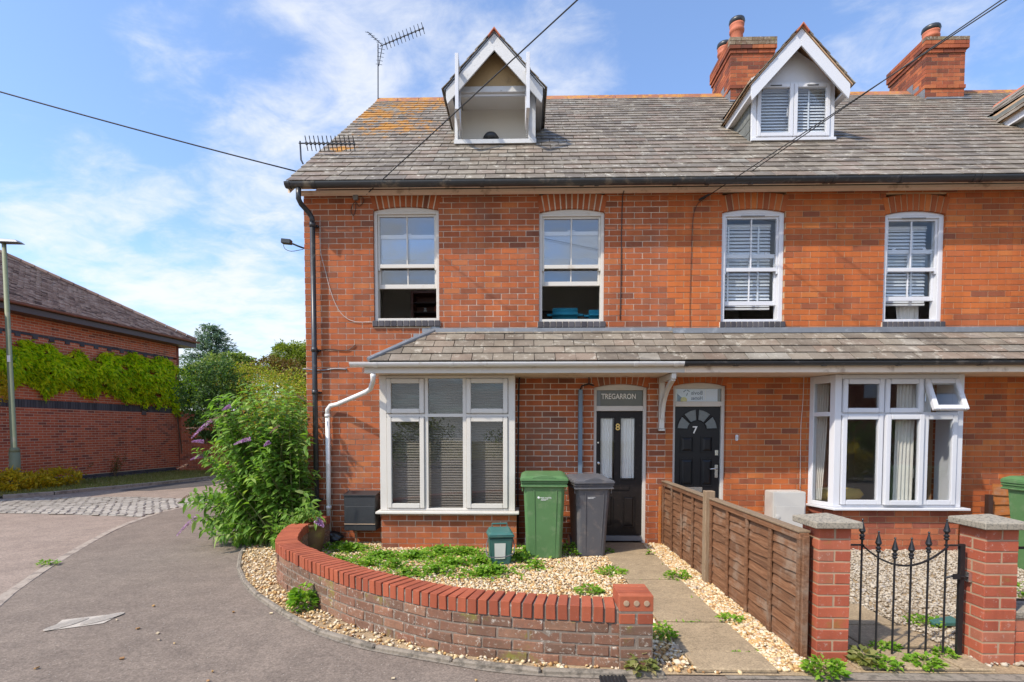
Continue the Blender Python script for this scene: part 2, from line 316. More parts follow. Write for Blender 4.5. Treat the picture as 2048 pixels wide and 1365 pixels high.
FPANEL = woodmat('fence_orange_wood', (.22, .06, .012), (.38, .12, .02), (.48, .18, .035), 'x')

def clothmat(name, col, scale=60):
    m, nt, b = newmat(name)
    p = pos(nt)
    c = mixc(nt, noise(nt, p, scale, 4, .7), tuple(x * .78 for x in col), col)
    nt.links.new(c, b.inputs['Base Color']); b.inputs['Roughness'].default_value = .9
    return m
LACE = clothmat('curtain_lace', (.92, .88, .82), 110)
CURT = clothmat('curtain_grey', (.80, .75, .67), 20)
CURTW = clothmat('curtain_white', (.85, .83, .79), 20)
BLINDW = simple('blind_white', (.70, .72, .76), .5, .03)
BLINDG = simple('blind_taupe', (.165, .135, .105), .6, .08)

# ------------------------------------------------------------------ objects
WM = {}                                        # world matrix of each parent
def put(o, parent=None, world=None):
    C.objects.link(o)
    M = world if world is not None else Matrix.Identity(4)
    o.matrix_basis = M
    WM[o.name] = M
    if parent is not None:
        o.parent = parent; o.matrix_parent_inverse = WM[parent.name].inverted()
    return o
def tag(o, label=None, cat=None, group=None, kind=None):
    for k, v in (('label', label), ('category', cat), ('group', group), ('kind', kind)):
        if v: o[k] = v
    return o
def thing(name, label, cat, loc=(0, 0, 0), group=None):
    o = bpy.data.objects.new(name, None); o.empty_display_size = .2
    put(o, None, Matrix.Translation(Vector(loc)))
    return tag(o, label, cat, group)
def smooth_mesh(me): me.polygons.foreach_set('use_smooth', [True] * len(me.polygons))
class MB:
    def __init__(s): s.v = []; s.f = []
    def add(s, vs, fs):
        b = len(s.v); s.v += [tuple(x) for x in vs]; s.f += [tuple(i + b for i in f) for f in fs]; return s
    def box(s, x0, x1, y0, y1, z0, z1, M=None):
        vs = [Vector((x, y, z)) for z in (z0, z1) for x, y in ((x0, y0), (x1, y0), (x1, y1), (x0, y1))]
        if M is not None: vs = [M @ v for v in vs]
        return s.add(vs, [(0, 3, 2, 1), (4, 5, 6, 7), (0, 1, 5, 4), (1, 2, 6, 5), (2, 3, 7, 6), (3, 0, 4, 7)])
    def prism(s, poly, d0, d1, M=None):        # polygon in (x,z), extruded along y
        n = len(poly); vs = [Vector((a, d0, b)) for a, b in poly] + [Vector((a, d1, b)) for a, b in poly]
        if M is not None: vs = [M @ v for v in vs]
        return s.add(vs, [tuple(range(n)), tuple(range(2 * n - 1, n - 1, -1))] + [(i, (i + 1) % n + 0, (i + 1) % n + n, i + n)[::-1] for i in range(n)])
    def tube(s, pts, r, n=8, cap=True):
        pts = [Vector(p) for p in pts]; rr = r if isinstance(r, (list, tuple)) else [r] * len(pts)
        b = len(s.v); up = None
        for i, p in enumerate(pts):
            t = (pts[min(i + 1, len(pts) - 1)] - pts[max(i - 1, 0)]).normalized()
            if up is None: up = t.orthogonal().normalized()
            up = (up - t * up.dot(t)).normalized(); sd = t.cross(up)
            for k in range(n):
                a = 2 * math.pi * k / n; s.v.append(tuple(p + (up * math.cos(a) + sd * math.sin(a)) * rr[i]))
        for i in range(len(pts) - 1):
            for k in range(n):
                k2 = (k + 1) % n; s.f.append((b + i * n + k, b + i * n + k2, b + (i + 1) * n + k2, b + (i + 1) * n + k))
        if cap:
            s.f.append(tuple(b + k for k in range(n))[::-1]); s.f.append(tuple(b + (len(pts) - 1) * n + k for k in range(n)))
        return s
    def lathe(s, prof, c=(0, 0, 0), n=16, M=None):   # prof: (r,z) list
        b = len(s.v)
        for r, z in prof:
            for k in range(n):
                a = 2 * math.pi * k / n; v = Vector((c[0] + r * math.cos(a), c[1] + r * math.sin(a), c[2] + z))
                s.v.append(tuple(M @ v if M is not None else v))
        for i in range(len(prof) - 1):
            for k in range(n):
                k2 = (k + 1) % n; s.f.append((b + i * n + k, b + i * n + k2, b + (i + 1) * n + k2, b + (i + 1) * n + k))
        s.f.append(tuple(b + k for k in range(n))[::-1]); s.f.append(tuple(b + (len(prof) - 1) * n + k for k in range(n)))
        return s
    def strip(s, A, B):                         # ribbon between two equally long point lists
        n = len(A); return s.add(list(A) + list(B), [(i, i + 1, n + i + 1, n + i) for i in range(n - 1)])
    def mesh(s, name, m, smooth=False, bevel=0, seg=1):
        me = bpy.data.meshes.new(name); me.from_pydata(s.v, [], s.f)
        if bevel:
            bm = bmesh.new(); bm.from_mesh(me); bmesh.ops.bevel(bm, geom=bm.edges[:], offset=bevel, segments=seg, affect='EDGES', clamp_overlap=True); bm.to_mesh(me); bm.free()
        if m: me.materials.append(m)
        if smooth: smooth_mesh(me)
        return me
    def build(s, name, m, parent=None, smooth=False, bevel=0, seg=1, kind=None, label=None):
        o = bpy.data.objects.new(name, s.mesh(name, m, smooth, bevel, seg)); put(o, parent)
        if kind: o['kind'] = kind
        if label: o['label'] = label
        return o
def np_obj(name, V, Fc, m, parent=None, kind=None, smooth=False):
    me = bpy.data.meshes.new(name); nv, nf = len(V), len(Fc); k = Fc.shape[1]
    me.vertices.add(nv); me.vertices.foreach_set('co', np.ascontiguousarray(V, dtype=np.float32).ravel())
    me.loops.add(nf * k); me.loops.foreach_set('vertex_index', np.ascontiguousarray(Fc, dtype=np.int32).ravel())
    me.polygons.add(nf); me.polygons.foreach_set('loop_start', np.arange(0, nf * k, k, dtype=np.int32)); me.polygons.foreach_set('loop_total', np.full(nf, k, dtype=np.int32))
    me.update(calc_edges=True); me.materials.append(m)
    if smooth: smooth_mesh(me)
    o = bpy.data.objects.new(name, me); put(o, parent)
    if kind: o['kind'] = kind
    return o
def text_part(txt, h, M, m, parent, name='lettering', ext=.002, mirror=False, width=None):
    cu = bpy.data.curves.new('lettering', 'FONT'); cu.body = txt; cu.size = h * 1.38; cu.extrude = ext; cu.align_x = 'CENTER'; cu.align_y = 'CENTER'; cu.resolution_u = 3
    if name == 'lettering_bold': cu.offset = h * .02; name = 'lettering'
    t = bpy.data.objects.new('tmp', cu); C.objects.link(t); dg = bpy.context.evaluated_depsgraph_get()
    me = bpy.data.meshes.new_from_object(t.evaluated_get(dg)); bpy.data.objects.remove(t); bpy.data.curves.remove(cu)
    xs = [v.co.x for v in me.vertices]; s = width / (max(xs) - min(xs)) if width else 1
    T = M @ Matrix.Rotation(R(90), 4, 'X') @ Matrix.Diagonal((-s if mirror else s, 1, 1, 1))
    me.transform(T)
    if mirror: me.flip_normals()
    me.materials.clear(); me.materials.append(m)
    o = bpy.data.objects.new(name, me); put(o, parent); return o
def rect_minus(r, holes):
    out = [r]
    for h in holes:
        nx = []
        for (a, b, c, d) in out:
            if h[0] >= b - 1e-4 or h[1] <= a + 1e-4 or h[2] >= d - 1e-4 or h[3] <= c + 1e-4: nx.append((a, b, c, d)); continue
            if h[0] > a: nx.append((a, h[0], c, d))
            if h[1] < b: nx.append((h[1], b, c, d))
            m0, m1 = max(a, h[0]), min(b, h[1])
            if h[2] > c: nx.append((m0, m1, c, h[2]))
            if h[3] < d: nx.append((m0, m1, h[3], d))
        out = nx
    return out
BM_CACHE = {}
def box_mesh(name, sx, sy, sz, m, bev, wob=0, key=0):
    k = (name, round(sx, 4), round(sy, 4), round(sz, 4), m.name, bev, key)
    if k not in BM_CACHE:
        b = MB().box(-sx / 2, sx / 2, -sy / 2, sy / 2, -sz / 2, sz / 2); me = b.mesh(name, m, bevel=bev)
        if wob:
            rr = random.Random(key)
            for v in me.vertices: v.co += Vector([rr.uniform(-wob, wob) for _ in range(3)])
        BM_CACHE[k] = me
    return BM_CACHE[k]
def piece(name, me, M, parent):
    o = bpy.data.objects.new(name, me); return put(o, parent, M)
def wall_frame(o, u):                           # local x along u, y inward, z up
    u = Vector(u).normalized(); z = Vector((0, 0, 1)); y = z.cross(u)
    return Matrix.Translation(Vector(o)) @ Matrix((u, y, z)).transposed().to_4x4()
def brick_wall(parent, M, Lw, Hw, holes, m, mort, depth=.10, budget=0, near=None, bl=.225, ch=.0765, jo=.010, proud=.006, z0=0, back=True, bev=0, name='wall', wallpart=None, phase=0, jit=.0018, u_start=0):
    """mortar body with real bricks set proud of it; the nearest whole bricks are parts, the others one joined part"""
    if wallpart is None:
        b = MB()
        for (a, c, e, f) in rect_minus((u_start, Lw, z0, Hw), [(h[0] - .004, h[1] + .004, h[2], h[3]) for h in holes]):
            b.box(a, c, proud, depth + .12, e, f, M)
        wallpart = b.build(name, mort, parent)
    cand = []; rest = []
    r = 0; z = z0
    while z < Hw - .01:
        zt = min(z + ch - jo, Hw); u = -(bl / 2 if (r + phase) % 2 else 0) + u_start
        while u < Lw:
            a, c = max(u + jo / 2, u_start), min(u + bl - jo / 2, Lw)
            if c - a > .02:
                ps = rect_minus((a, c, z, zt), holes)
                full = len(ps) == 1 and abs((ps[0][1] - ps[0][0]) - (bl - jo)) < 1e-4 and abs((ps[0][3] - ps[0][2]) - (ch - jo)) < 1e-4
                for p in ps:
                    if p[1] - p[0] < .012 or p[3] - p[2] < .012: continue
                    (cand if full else rest).append(p)
            u += bl
        z += ch; r += 1
    if near is None: near = lambda c: (c - CAM).length
    cand.sort(key=lambda p: near(M @ Vector(((p[0] + p[1]) / 2, 0, (p[2] + p[3]) / 2))))
    for p in cand[:budget]:
        d = random.uniform(-jit, jit)
        me = box_mesh('brick', bl - jo, depth, ch - jo, m, bev or .0015, .0006 if not bev else bev * .35, random.randrange(6))
        piece('brick', me, M @ Matrix.Translation(Vector(((p[0] + p[1]) / 2, depth / 2 + d, (p[2] + p[3]) / 2))) @ Matrix.Rotation(random.uniform(-.004, .004), 4, 'Y'), wallpart)
    b = MB()
    for p in cand[budget:] + rest:
        d = random.uniform(-jit, jit); b.box(p[0], p[1], d, depth + d, p[2], p[3], M)
    if b.v: b.build('brickwork', m, wallpart, kind='stuff')
    return wallpart
def bez(p0, p1, p2, n=8):
    p0, p1, p2 = map(Vector, (p0, p1, p2)); return [(p0 * (1 - t) ** 2 + p1 * 2 * t * (1 - t) + p2 * t * t) for t in [i / n for i in range(n + 1)]]
def catmull(pts, n=6):
    pts = [Vector(p) for p in pts]; q = [pts[0] * 2 - pts[1]] + pts + [pts[-1] * 2 - pts[-2]]; o = []
    for i in range(1, len(q) - 2):
        for k in range(n):
            t = k / n; a, b, c, d = q[i - 1], q[i], q[i + 1], q[i + 2]
            o.append(.5 * ((2 * b) + (c - a) * t + (2 * a - 5 * b + 4 * c - d) * t * t + (3 * b - a - 3 * c + d) * t ** 3))
    o.append(pts[-1]); return o
# ================================================================== GROUND LEVELS
YF, YB, YG = 7.24, 6.87, 6.60                    # facade, bay fronts, porch gutter
X_W = X(607, 400, YF)                            # gable corner
X_P1, X_P2, X_E = 1.95, 6.52, 11.2               # party walls, end
ZE = Z(1000, 392, YF)                            # top of the visible brick
YE, SL = 6.98, .84                               # eaves line, roof slope
ZEAVE = Z(1000, 361, YE)
YR = YE + 4.5; ZR = ZEAVE + SL * 4.5
def roofz(y): return ZEAVE + SL * (y - YE)
ANG = math.atan(SL)

# ------------------------------------------------------------------ openings (from the photograph, on the facade plane)
def opening(px0, px1, pyt, pyb, Y=YF):
    ym = (pyt + pyb) / 2
    return [X(px0, ym, Y), X(px1, ym, Y), Z((px0 + px1) / 2, pyb, Y), Z((px0 + px1) / 2, pyt, Y)]
W1 = opening(747, 878, 413, 641); W2 = opening(1078, 1209, 417, 643); W3 = opening(1443, 1569, 417, 643); W4 = opening(1768, 1889, 421, 643)
D8 = opening(1187, 1294, 768, 1089); D7 = opening(1345, 1451, 765, 1089)
D8[2] = D7[2] = .03
BAY8 = [X(760, 900, YB), X(1030, 900, YB), Z(900, 1022, YB), Z(900, 747, YB)]
BAY7 = [X(1668, 900, YB), X(1925, 900, YB), Z(1800, 1015, YB), Z(1800, 745, YB)]
B7L = X(1617, 900, YF)                           # where the splayed side meets the facade

def segarc(x0, x1, zc, rise, n=14):
    """points of a segmental arch, crown at zc"""
    hw = (x1 - x0) / 2; Rr = (hw * hw + rise * rise) / (2 * rise); cx = (x0 + x1) / 2; cz = zc - Rr
    a = math.asin(hw / Rr); return [(cx + Rr * math.sin(-a + 2 * a * i / n), cz + Rr * math.cos(-a + 2 * a * i / n)) for i in range(n + 1)], (cx, cz, Rr, a)

def arch_bricks(parent, op, m, rise, ring=.215, y0=YF, top=None, mort=None):
    x0, x1, z0, zc = op; _, (cx, cz, Rr, a) = segarc(x0, x1, zc, rise)
    n = max(8, int(2 * a * (Rr + ring / 2) / .078))
    bk = MB()
    for i in range(n):
        a0 = -a + 2 * a * i / n; a1 = -a + 2 * a * (i + 1) / n; q = []
        for aa, rr in ((a0, Rr + .002), (a1, Rr + .002), (a1, Rr + ring - .004), (a0, Rr + ring - .004)):
            zq = cz + rr * math.cos(aa); q.append((cx + rr * math.sin(aa), min(zq, top - .004) if top else zq))
        bk.prism(q, y0 + .004, y0 + .097)
    bk.build('arch_mortar', mort or MORT8, parent)
    for i in range(n):
        a0 = -a + 2 * a * i / n + .0042; a1 = -a + 2 * a * (i + 1) / n - .0042
        r1 = Rr + ring
        q = []
        for aa, rr in ((a0, Rr), (a1, Rr), (a1, r1), (a0, r1)):
            zq = cz + rr * math.cos(aa)
            q.append((cx + rr * math.sin(aa), min(zq, top) if top else zq))
        MB().prism(q, y0 - .002, y0 + .10).build('arch_brick', m, parent)

def glass(x0, x1, z0, z1, y, m, parent, name='pane'):
    return MB().box(x0, x1, y, y + .006, z0, z1).build(name, m, parent)

def frame_box(b, x0, x1, z0, z1, wd, y0, y1, wt=None, wb=None):
    """four members butted end to end"""
    wt = wt or wd; wb = wb or wd
    b.box(x0, x0 + wd, y0, y1, z0, z1); b.box(x1 - wd, x1, y0, y1, z0, z1)
    b.box(x0 + wd, x1 - wd, y0, y1, z1 - wt, z1); b.box(x0 + wd, x1 - wd, y0, y1, z0, z0 + wb)

def sash_window(house, op, rise, m, opening_h, meet, sillm, nb, horns=True, vent=False, fw=.045):
    gm_ = GLASSW if vent else GLASS
    x0, x1, z0, zc = op
    zs = zc - rise - .012                          # springing: rectangular part ends here
    y = YF + .035
    b = MB(); arc, _ = segarc(x0, x1, zc, rise)
    b.prism([(x1, zs), (x0, zs)] + arc, y, y + .10)                       # arched head board
    frame_box(b, x0, x1, z0, zs, fw, y, y + .13, .03, .035)
    win = b.build('window', m, house, bevel=.004)
    ix0, ix1 = x0 + fw, x1 - fw; it = zs - .03; ib = z0 + .035
    zm = meet; ym = (ix0 + ix1) / 2
    def sash(name, za, zb, yy, st, tr, br, mull=.018):
        s = MB(); frame_box(s, ix0, ix1, za, zb, st, yy, yy + .035, tr, br)
        s.box(ym - mull / 2, ym + mull / 2, yy + .006, yy + .030, za + br, zb - tr)
        o = s.build(name, m, win, bevel=.003)
        for (a, c) in ((ix0 + st, ym - mull / 2), (ym + mull / 2, ix1 - st)):
            glass(a, c, za + br, zb - tr, yy + .016, gm_, win)
    sash('upper_sash', zm - .025, it, y + .025, .028, .026, .05)
    hsash = zm - ib
    sash('lower_sash', ib + opening_h, ib + opening_h + hsash + .02, y + .068, .032, .055, .058)
    if horns:
        h = MB()
        for xx in (ix0, ix1 - .028): h.prism([(xx, zm - .025), (xx + .028, zm - .025), (xx + .022, zm - .06), (xx + .008, zm - .06)], y + .022, y + .058)
        h.build('sash_horn', m, win)
    c = MB()
    for q in (.38, .62) if not vent else (.2, .8):
        xx = ix0 + (ix1 - ix0) * q if vent else ym + (-.03 if q < .5 else .03)
        c.box(xx - .02, xx + .02, y + .066, y + .078, ib + opening_h + hsash + .02, ib + opening_h + hsash + .035)
    c.build('sash_catch', m, win)
    if vent: MB().box(ym - .16, ym + .16, y - .006, y, zs - .032, zs - .024).build('trickle_vent', BLACKPL, win)
    # blue brick sill
    bw = (x1 - x0 + .04) / nb
    for i in range(nb):
        a = x0 - .02 + i * bw
        MB().box(a + .005, a + bw - .005, YF - .035, YF + .12, z0 - .088, z0 - .008).build('sill_brick', BBLUE, win, bevel=.006)
    MB().box(x0 - .018, x1 + .018, YF - .022, YF + .11, z0 - .084, z0 - .014).build('sill_mortar', MORT8, win)
    return win

def lead_strip(parent, x0, x1, z0, z1, y):
    return MB().box(x0, x1, y, y + .012, z0, z1).build('lead_flashing', LEAD, parent)

def slates(parent, M, Lw, Hs, holes, m, budget, w_=.262, g=.216, clip=None, t=.010, name='slate', stuffname='slate_courses', over=.05, phase=0):
    """M: local x along eaves, y up the slope, z out of the roof. clip(u,v)->bool keeps a slate."""
    cand, rest = [], []; r = 0
    while r * g < Hs - .02:
        v0 = r * g; v1 = min(v0 + g + over, Hs + .03); u = -(w_ / 2 if (r + phase) % 2 else 0)
        while u < Lw:
            a, c = max(u + .004, 0), min(u + w_ - .004, Lw)
            if c - a > .015:
                for p in rect_minus((a, c, v0, v0 + g), holes):
                    if p[1] - p[0] < .01 or p[3] - p[2] < .01: continue
                    if clip: 
                        q = clip(p)
                        if q is None: continue
                        if q is not True: rest.append((q, p[2])); continue
                    full = abs(p[1] - p[0] - w_ + .008) < 1e-4 and abs(p[3] - p[2] - g) < 1e-4 and v1 - v0 > g + over - 1e-4
                    if full: cand.append(p)
                    else: rest.append((p, p[2]))
            u += w_
        r += 1
    cand.sort(key=lambda p: ((M @ Vector(((p[0] + p[1]) / 2, p[2], 0))) - CAM).length)
    tilt = math.atan2(t * 1.25, g)
    def mat4(u, v):
        return M @ Matrix.Translation(Vector((u + random.uniform(-.002, .002), v + random.uniform(-.004, .004), t * 1.6 + random.uniform(0, .003)))) @ Matrix.Rotation(-tilt, 4, 'X') @ Matrix.Rotation(random.uniform(-.006, .006), 4, 'Z')
    for p in cand[:budget]:
        me = box_mesh('slate', w_ - .008, g + over, t, m, 0, .0012, random.randrange(6))
        piece('slate', me, mat4((p[0] + p[1]) / 2, p[2] + (g + over) / 2), parent)
    b = MB()
    for p in cand[budget:]:
        h = g + over; b.box(-(w_ - .008) / 2, (w_ - .008) / 2, -h / 2, h / 2, -t / 2, t / 2, mat4((p[0] + p[1]) / 2, p[2] + h / 2))
    for q, v0 in rest:
        if isinstance(q, tuple):
            h = q[3] - q[2] + over * .8; b.box(-(q[1] - q[0]) / 2, (q[1] - q[0]) / 2, -h / 2, h / 2, -t / 2, t / 2, mat4((q[0] + q[1]) / 2, q[2] + h / 2))
        else:                                        # polygon piece
            T = mat4(0, v0 + g / 2); off = v0 + g / 2; n = len(q)
            vs = [T @ Vector((a, bb - off, s)) for s in (t / 2, -t / 2) for a, bb in q]
            b.add(vs, [tuple(range(n)), tuple(range(2 * n - 1, n - 1, -1))] + [(i, i + n, (i + 1) % n + n, (i + 1) % n) for i in range(n)])
    if b.v: b.build(stuffname, m, parent, kind='stuff')

def slope_frame(x, y, z, ang):                       # local y up the slope (towards +Y)
    return Matrix.Translation(Vector((x, y, z))) @ Matrix.Rotation(ang, 4, 'X')

# ------------------------------------------------------------------ dormer numbers
YD = 8.36                                            # dormer fronts
D1 = [X(908, 293, YD), X(1073, 295, YD)]; D2 = [X(1501, 296, YD), X(1666, 296, YD)]
dc1, dc2 = sum(D1) / 2, sum(D2) / 2; dw = (D2[1] - D2[0]) / 2; dc3 = dc2 + (dc2 - dc1) + .03
ZD0 = roofz(YD) + .035; ZD1 = Z(1583, 166, YD)
YDB = YD - .22                                       # bargeboard plane
ZAP = Z(1597, 58, YDB); ZLO = Z(1494, 172, YDB); HWB = (X(1692, 171, YDB) - X(1494, 169, YDB)) / 2
DSL = (ZAP - ZLO) / HWB; DANG = math.atan(DSL)

def dormer(house, roof, cx, kind, slm):
    x0, x1 = cx - dw, cx + dw
    # cheeks and frame body, one part
    b = MB(); yb = YE + (ZD1 - ZEAVE) / SL + .25
    for xs in (x0, x1 - .04):
        b.add([(xs + a, y, z) for a in (0, .04) for (y, z) in ((YD + .02, roofz(YD) - .05), (YD + .02, ZD1 + .1), (yb, ZD1 + .1), (yb, roofz(yb) - .05))],
              [(0, 1, 2, 3), (7, 6, 5, 4), (0, 4, 5, 1), (1, 5, 6, 2), (3, 2, 6, 7), (0, 3, 7, 4)])
    d = b.build('dormer', LEAD if kind == 1 else MORT7, house)
    if kind >= 2:                                    # hung slates on the cheek
        cm = SLATE_CHEEK
        for side in (-1, 1):
            bb = MB(); xs = x0 - .012 if side < 0 else x1 + .002
            ny = int((yb - YD) / .25) + 1
            for k in range(7):
                zc0 = ZD1 - .19 * (k + 1) + .05
                for j in range(ny):
                    ya = YD + .03 + j * .25 - (k % 2) * .12; y2 = ya + .245
                    ya = max(ya, YD + .03)
                    if y2 <= ya: continue
                    q = [(ya, max(zc0, roofz(ya))), (y2, max(zc0, roofz(y2))), (y2, max(zc0 + .2, roofz(y2))), (ya, max(zc0 + .2, roofz(ya)))]
                    if q[3][1] - q[0][1] < .02: continue
                    tx = .008 * (k % 3) * 0 
                    A = [(xs - (.006 if side < 0 else -.006), y, z) for y, z in q[:2]] + [(xs, y, z) for y, z in q[2:]]
                    B = [(p[0] + .01, p[1], p[2]) for p in A]
                    MB().add(A + B, [(0, 1, 2, 3), (7, 6, 5, 4), (0, 4, 5, 1), (1, 5, 6, 2), (2, 6, 7, 3), (3, 7, 4, 0)]).build('cheek_slate', cm, d)
    # gable triangle
    pm = PAINTW if kind == 1 else UPVC
    tz = ZAP - .30
    b = MB(); hw = (tz + .12 - ZD1) / DSL
    MB().prism([(x0, ZD1 - .02), (x1, ZD1 - .02), (x1, ZD1 + .08), (cx, ZAP - .12), (x0, ZD1 + .08)], YD + .01, YD + .06).build('gable_panel', RENDER_T if kind == 1 else UPVC, d)
    # bargeboards and soffits, roof slopes
    bwid = .165
    for s in (-1, 1):
        c, sn = math.cos(DANG), math.sin(DANG)
        top = Vector((cx, 0, ZAP)); lo = Vector((cx + s * HWB, 0, ZLO))
        drop = bwid / c
        poly = [(cx, ZAP - drop), (cx + s * (HWB - .02), ZLO - drop + .035), (cx + s * (HWB - .0), ZLO - drop + .10 + .02), (lo.x, lo.z), (cx, ZAP)]
        if s < 0: poly = poly[::-1]
        MB().prism(poly, YDB - .012, YDB + .015).build('bargeboard', pm, d, bevel=.003)
        # soffit + eaves board running back
        yb2 = YE + (ZLO - .10 - ZEAVE) / SL + .3
        e = MB()
        xe = cx + s * HWB
        e.box(min(xe, xe - s * .02), max(xe, xe - s * .02), YDB + .016, yb2, ZLO - .13, ZLO + .0)
        e.box(min(xe - s * .022, cx + s * (dw + .004)), max(xe - s * .022, cx + s * (dw + .004)), YDB + .016, yb2, ZLO - .125, ZLO - .105)
        e.build('eaves_board', pm, d)
        # slope deck
        ybk = YE + (ZAP - ZEAVE) / SL + .1; ylo = YE + (ZLO - ZEAVE) / SL + .05
        q = [Vector((cx, YDB - .02, ZAP + .012)), Vector((xe + s * .03, YDB - .02, ZLO - .02)), Vector((xe + s * .03, ylo, ZLO - .02)), Vector((cx, ybk, ZAP + .012))]
        up = Vector((0, 0, .022)); fs = [(0, 1, 2, 3), (7, 6, 5, 4), (0, 4, 5, 1), (1, 5, 6, 2), (2, 6, 7, 3), (3, 7, 4, 0)]
        MB().add(q + [v + up for v in q], fs).build('slope_board', LEAD if kind == 1 else MORT7, d)
        # slates of the slope: local x runs back (+Y), y up the slope
        ux = Vector((0, 1, 0)); uy = Vector((-s * math.cos(DANG), 0, math.sin(DANG))); uz = ux.cross(uy)
        if uz.z < 0: ux = -ux; uz = -uz
        Ls = ybk - YDB + .04; Hs = HWB / math.cos(DANG) + .05
        org = Vector((xe + s * .045, (YDB - .04) if ux.y > 0 else ybk, ZLO - .045)) + up * 1.1
        Mx = Matrix.Translation(org) @ Matrix((ux, uy, uz)).transposed().to_4x4()
        def clip(p, Mx=Mx):
            mid = Mx @ Vector(((p[0] + p[1]) / 2, (p[2] + p[3]) / 2, 0))
            return True if mid.z > roofz(mid.y) - .08 else None
        slates(d, Mx, Ls, Hs, [], slm, 0, w_=.25, g=.19, clip=clip, stuffname='dormer_slates')
    ybk = YE + (ZAP - ZEAVE) / SL
    y = YDB - .06; i = 0
    while y < ybk - .05:
        L_ = .3; r = MB(); r.prism([(cx - .10, ZAP - .065), (cx, ZAP + .065), (cx + .10, ZAP - .065), (cx + .085, ZAP - .075), (cx, ZAP + .035), (cx - .085, ZAP - .075)], y, y + L_ - .006)
        r.build('ridge_tile', TERRA, d, bevel=.004); y += L_; i += 1
    # window
    f = MB(); fw = .085
    if kind == 1:
        f.box(x0, x0 + .05, YD - .02, YD + .08, ZD0, ZD1); f.box(x1 - .115, x1, YD - .03, YD + .08, ZD0, ZD1)
        f.box(x0 + .05, x1 - .115, YD - .02, YD + .08, ZD0, ZD0 + .05); f.box(x0 + .05, x1 - .115, YD - .02, YD + .08, ZD1 - .09, ZD1)
        f.box(x0 - .01, x1 + .01, YD - .05, YD - .022, ZD0 - .012, ZD0 + .055)
        fr = f.build('window_frame', PAINTW, d, bevel=.004)
        g = MB(); g.box(x0 + .05, x1 - .115, YD + .02, YD + .05, ZD1 - .125, ZD1 - .092); g.build('frame_rail', UPVC, d)
        # two casements swung open outwards
        cw = (x1 - x0 - .16) / 2; zb, zt = ZD0 + .05, ZD1 - .0
        for s, xh, deg in ((-1, x0 + .075, 87), (1, x1 - .14, 92)):
            T = Matrix.Translation(Vector((xh, YD - .03, 0))) @ Matrix.Rotation(R(-deg if s < 0 else 180 + deg), 4, 'Z')
            c = MB(); zb2 = ZD0 + .20; zt2 = ZD1 + .12
            w2 = cw
            for (a, bq, e, g_) in ((0, .05, zb2, zt2), (w2 - .05, w2, zb2, zt2), (.05, w2 - .05, zb2, zb2 + .05), (.05, w2 - .05, zt2 - .05, zt2)):
                c.box(a, bq, -.025, .025, e, g_, T)
            o = c.build('casement', UPVC, d, bevel=.003)
            MB().box(.05, w2 - .05, -.003, .003, zb2 + .05, zt2 - .05, T).build('casement_pane', GLASS, d)
            MB().tube([T @ Vector((.35, 0, zb2 + .02)), Vector((xh, YD + .0, zb2 - .10))], .006, 5).build('casement_stay', CHROME, d)
    else:
        frame_box(f, x0, x1, ZD0, ZD1, .075, YD - .02, YD + .06, .03, .045)
        f.box(x0 - .015, x1 + .015, YD - .06, YD - .022, ZD0 - .02, ZD0 + .025)
        fr = f.build('window_frame', UPVC, d, bevel=.004)
        mid = (x0 + x1) / 2
        for a, c in ((x0 + .078, mid - .003), (mid + .003, x1 - .078)):
            s_ = MB(); frame_box(s_, a, c, ZD0 + .05, ZD1 - .035, .058, YD - .045, YD + .01)
            s_.build('casement', UPVC, d, bevel=.006, seg=2)
            glass(a + .058, c - .058, ZD0 + .108, ZD1 - .093, YD - .02, GLASSW, d, 'casement_pane')
            MB().box((a + c) / 2 - .085, (a + c) / 2 + .085, YD - .056, YD - .046, ZD1 - .072, ZD1 - .062).build('trickle_vent', BLACKPL, d)
        MB().box(mid - .088, mid - .075, YD - .02, YD + .0, ZD0 + .36, ZD0 + .50).build('handle', UPVC, d)
    # small room behind, a closed box inside dormer and roof
    zf = ZD0 - (.1 if kind == 1 else .5); r = MB(); ya, yb3 = YD + .1, YD + (.62 if kind == 1 else 2.0)
    xa, xb = x0 + .045, x1 - .045
    zt = ZD1 + .02
    r.add([(xa, ya, zf), (xb, ya, zf), (xb, yb3, zf), (xa, yb3, zf)], [(0, 1, 2, 3)])
    rf = r.build('attic_floor', INT_F, d)
    r = MB(); r.add([(xa, ya, zf), (xa, ya, zt), (xa, yb3, zt), (xa, yb3, zf), (xb, ya, zf), (xb, ya, zt), (xb, yb3, zt), (xb, yb3, zf)],
                    [(0, 1, 2, 3), (4, 7, 6, 5), (3, 2, 6, 7), (1, 5, 6, 2), (0, 4, 5, 1)][:4])
    r.build('attic_lining', ATTIC if kind == 1 else INT_W, d)
    return d

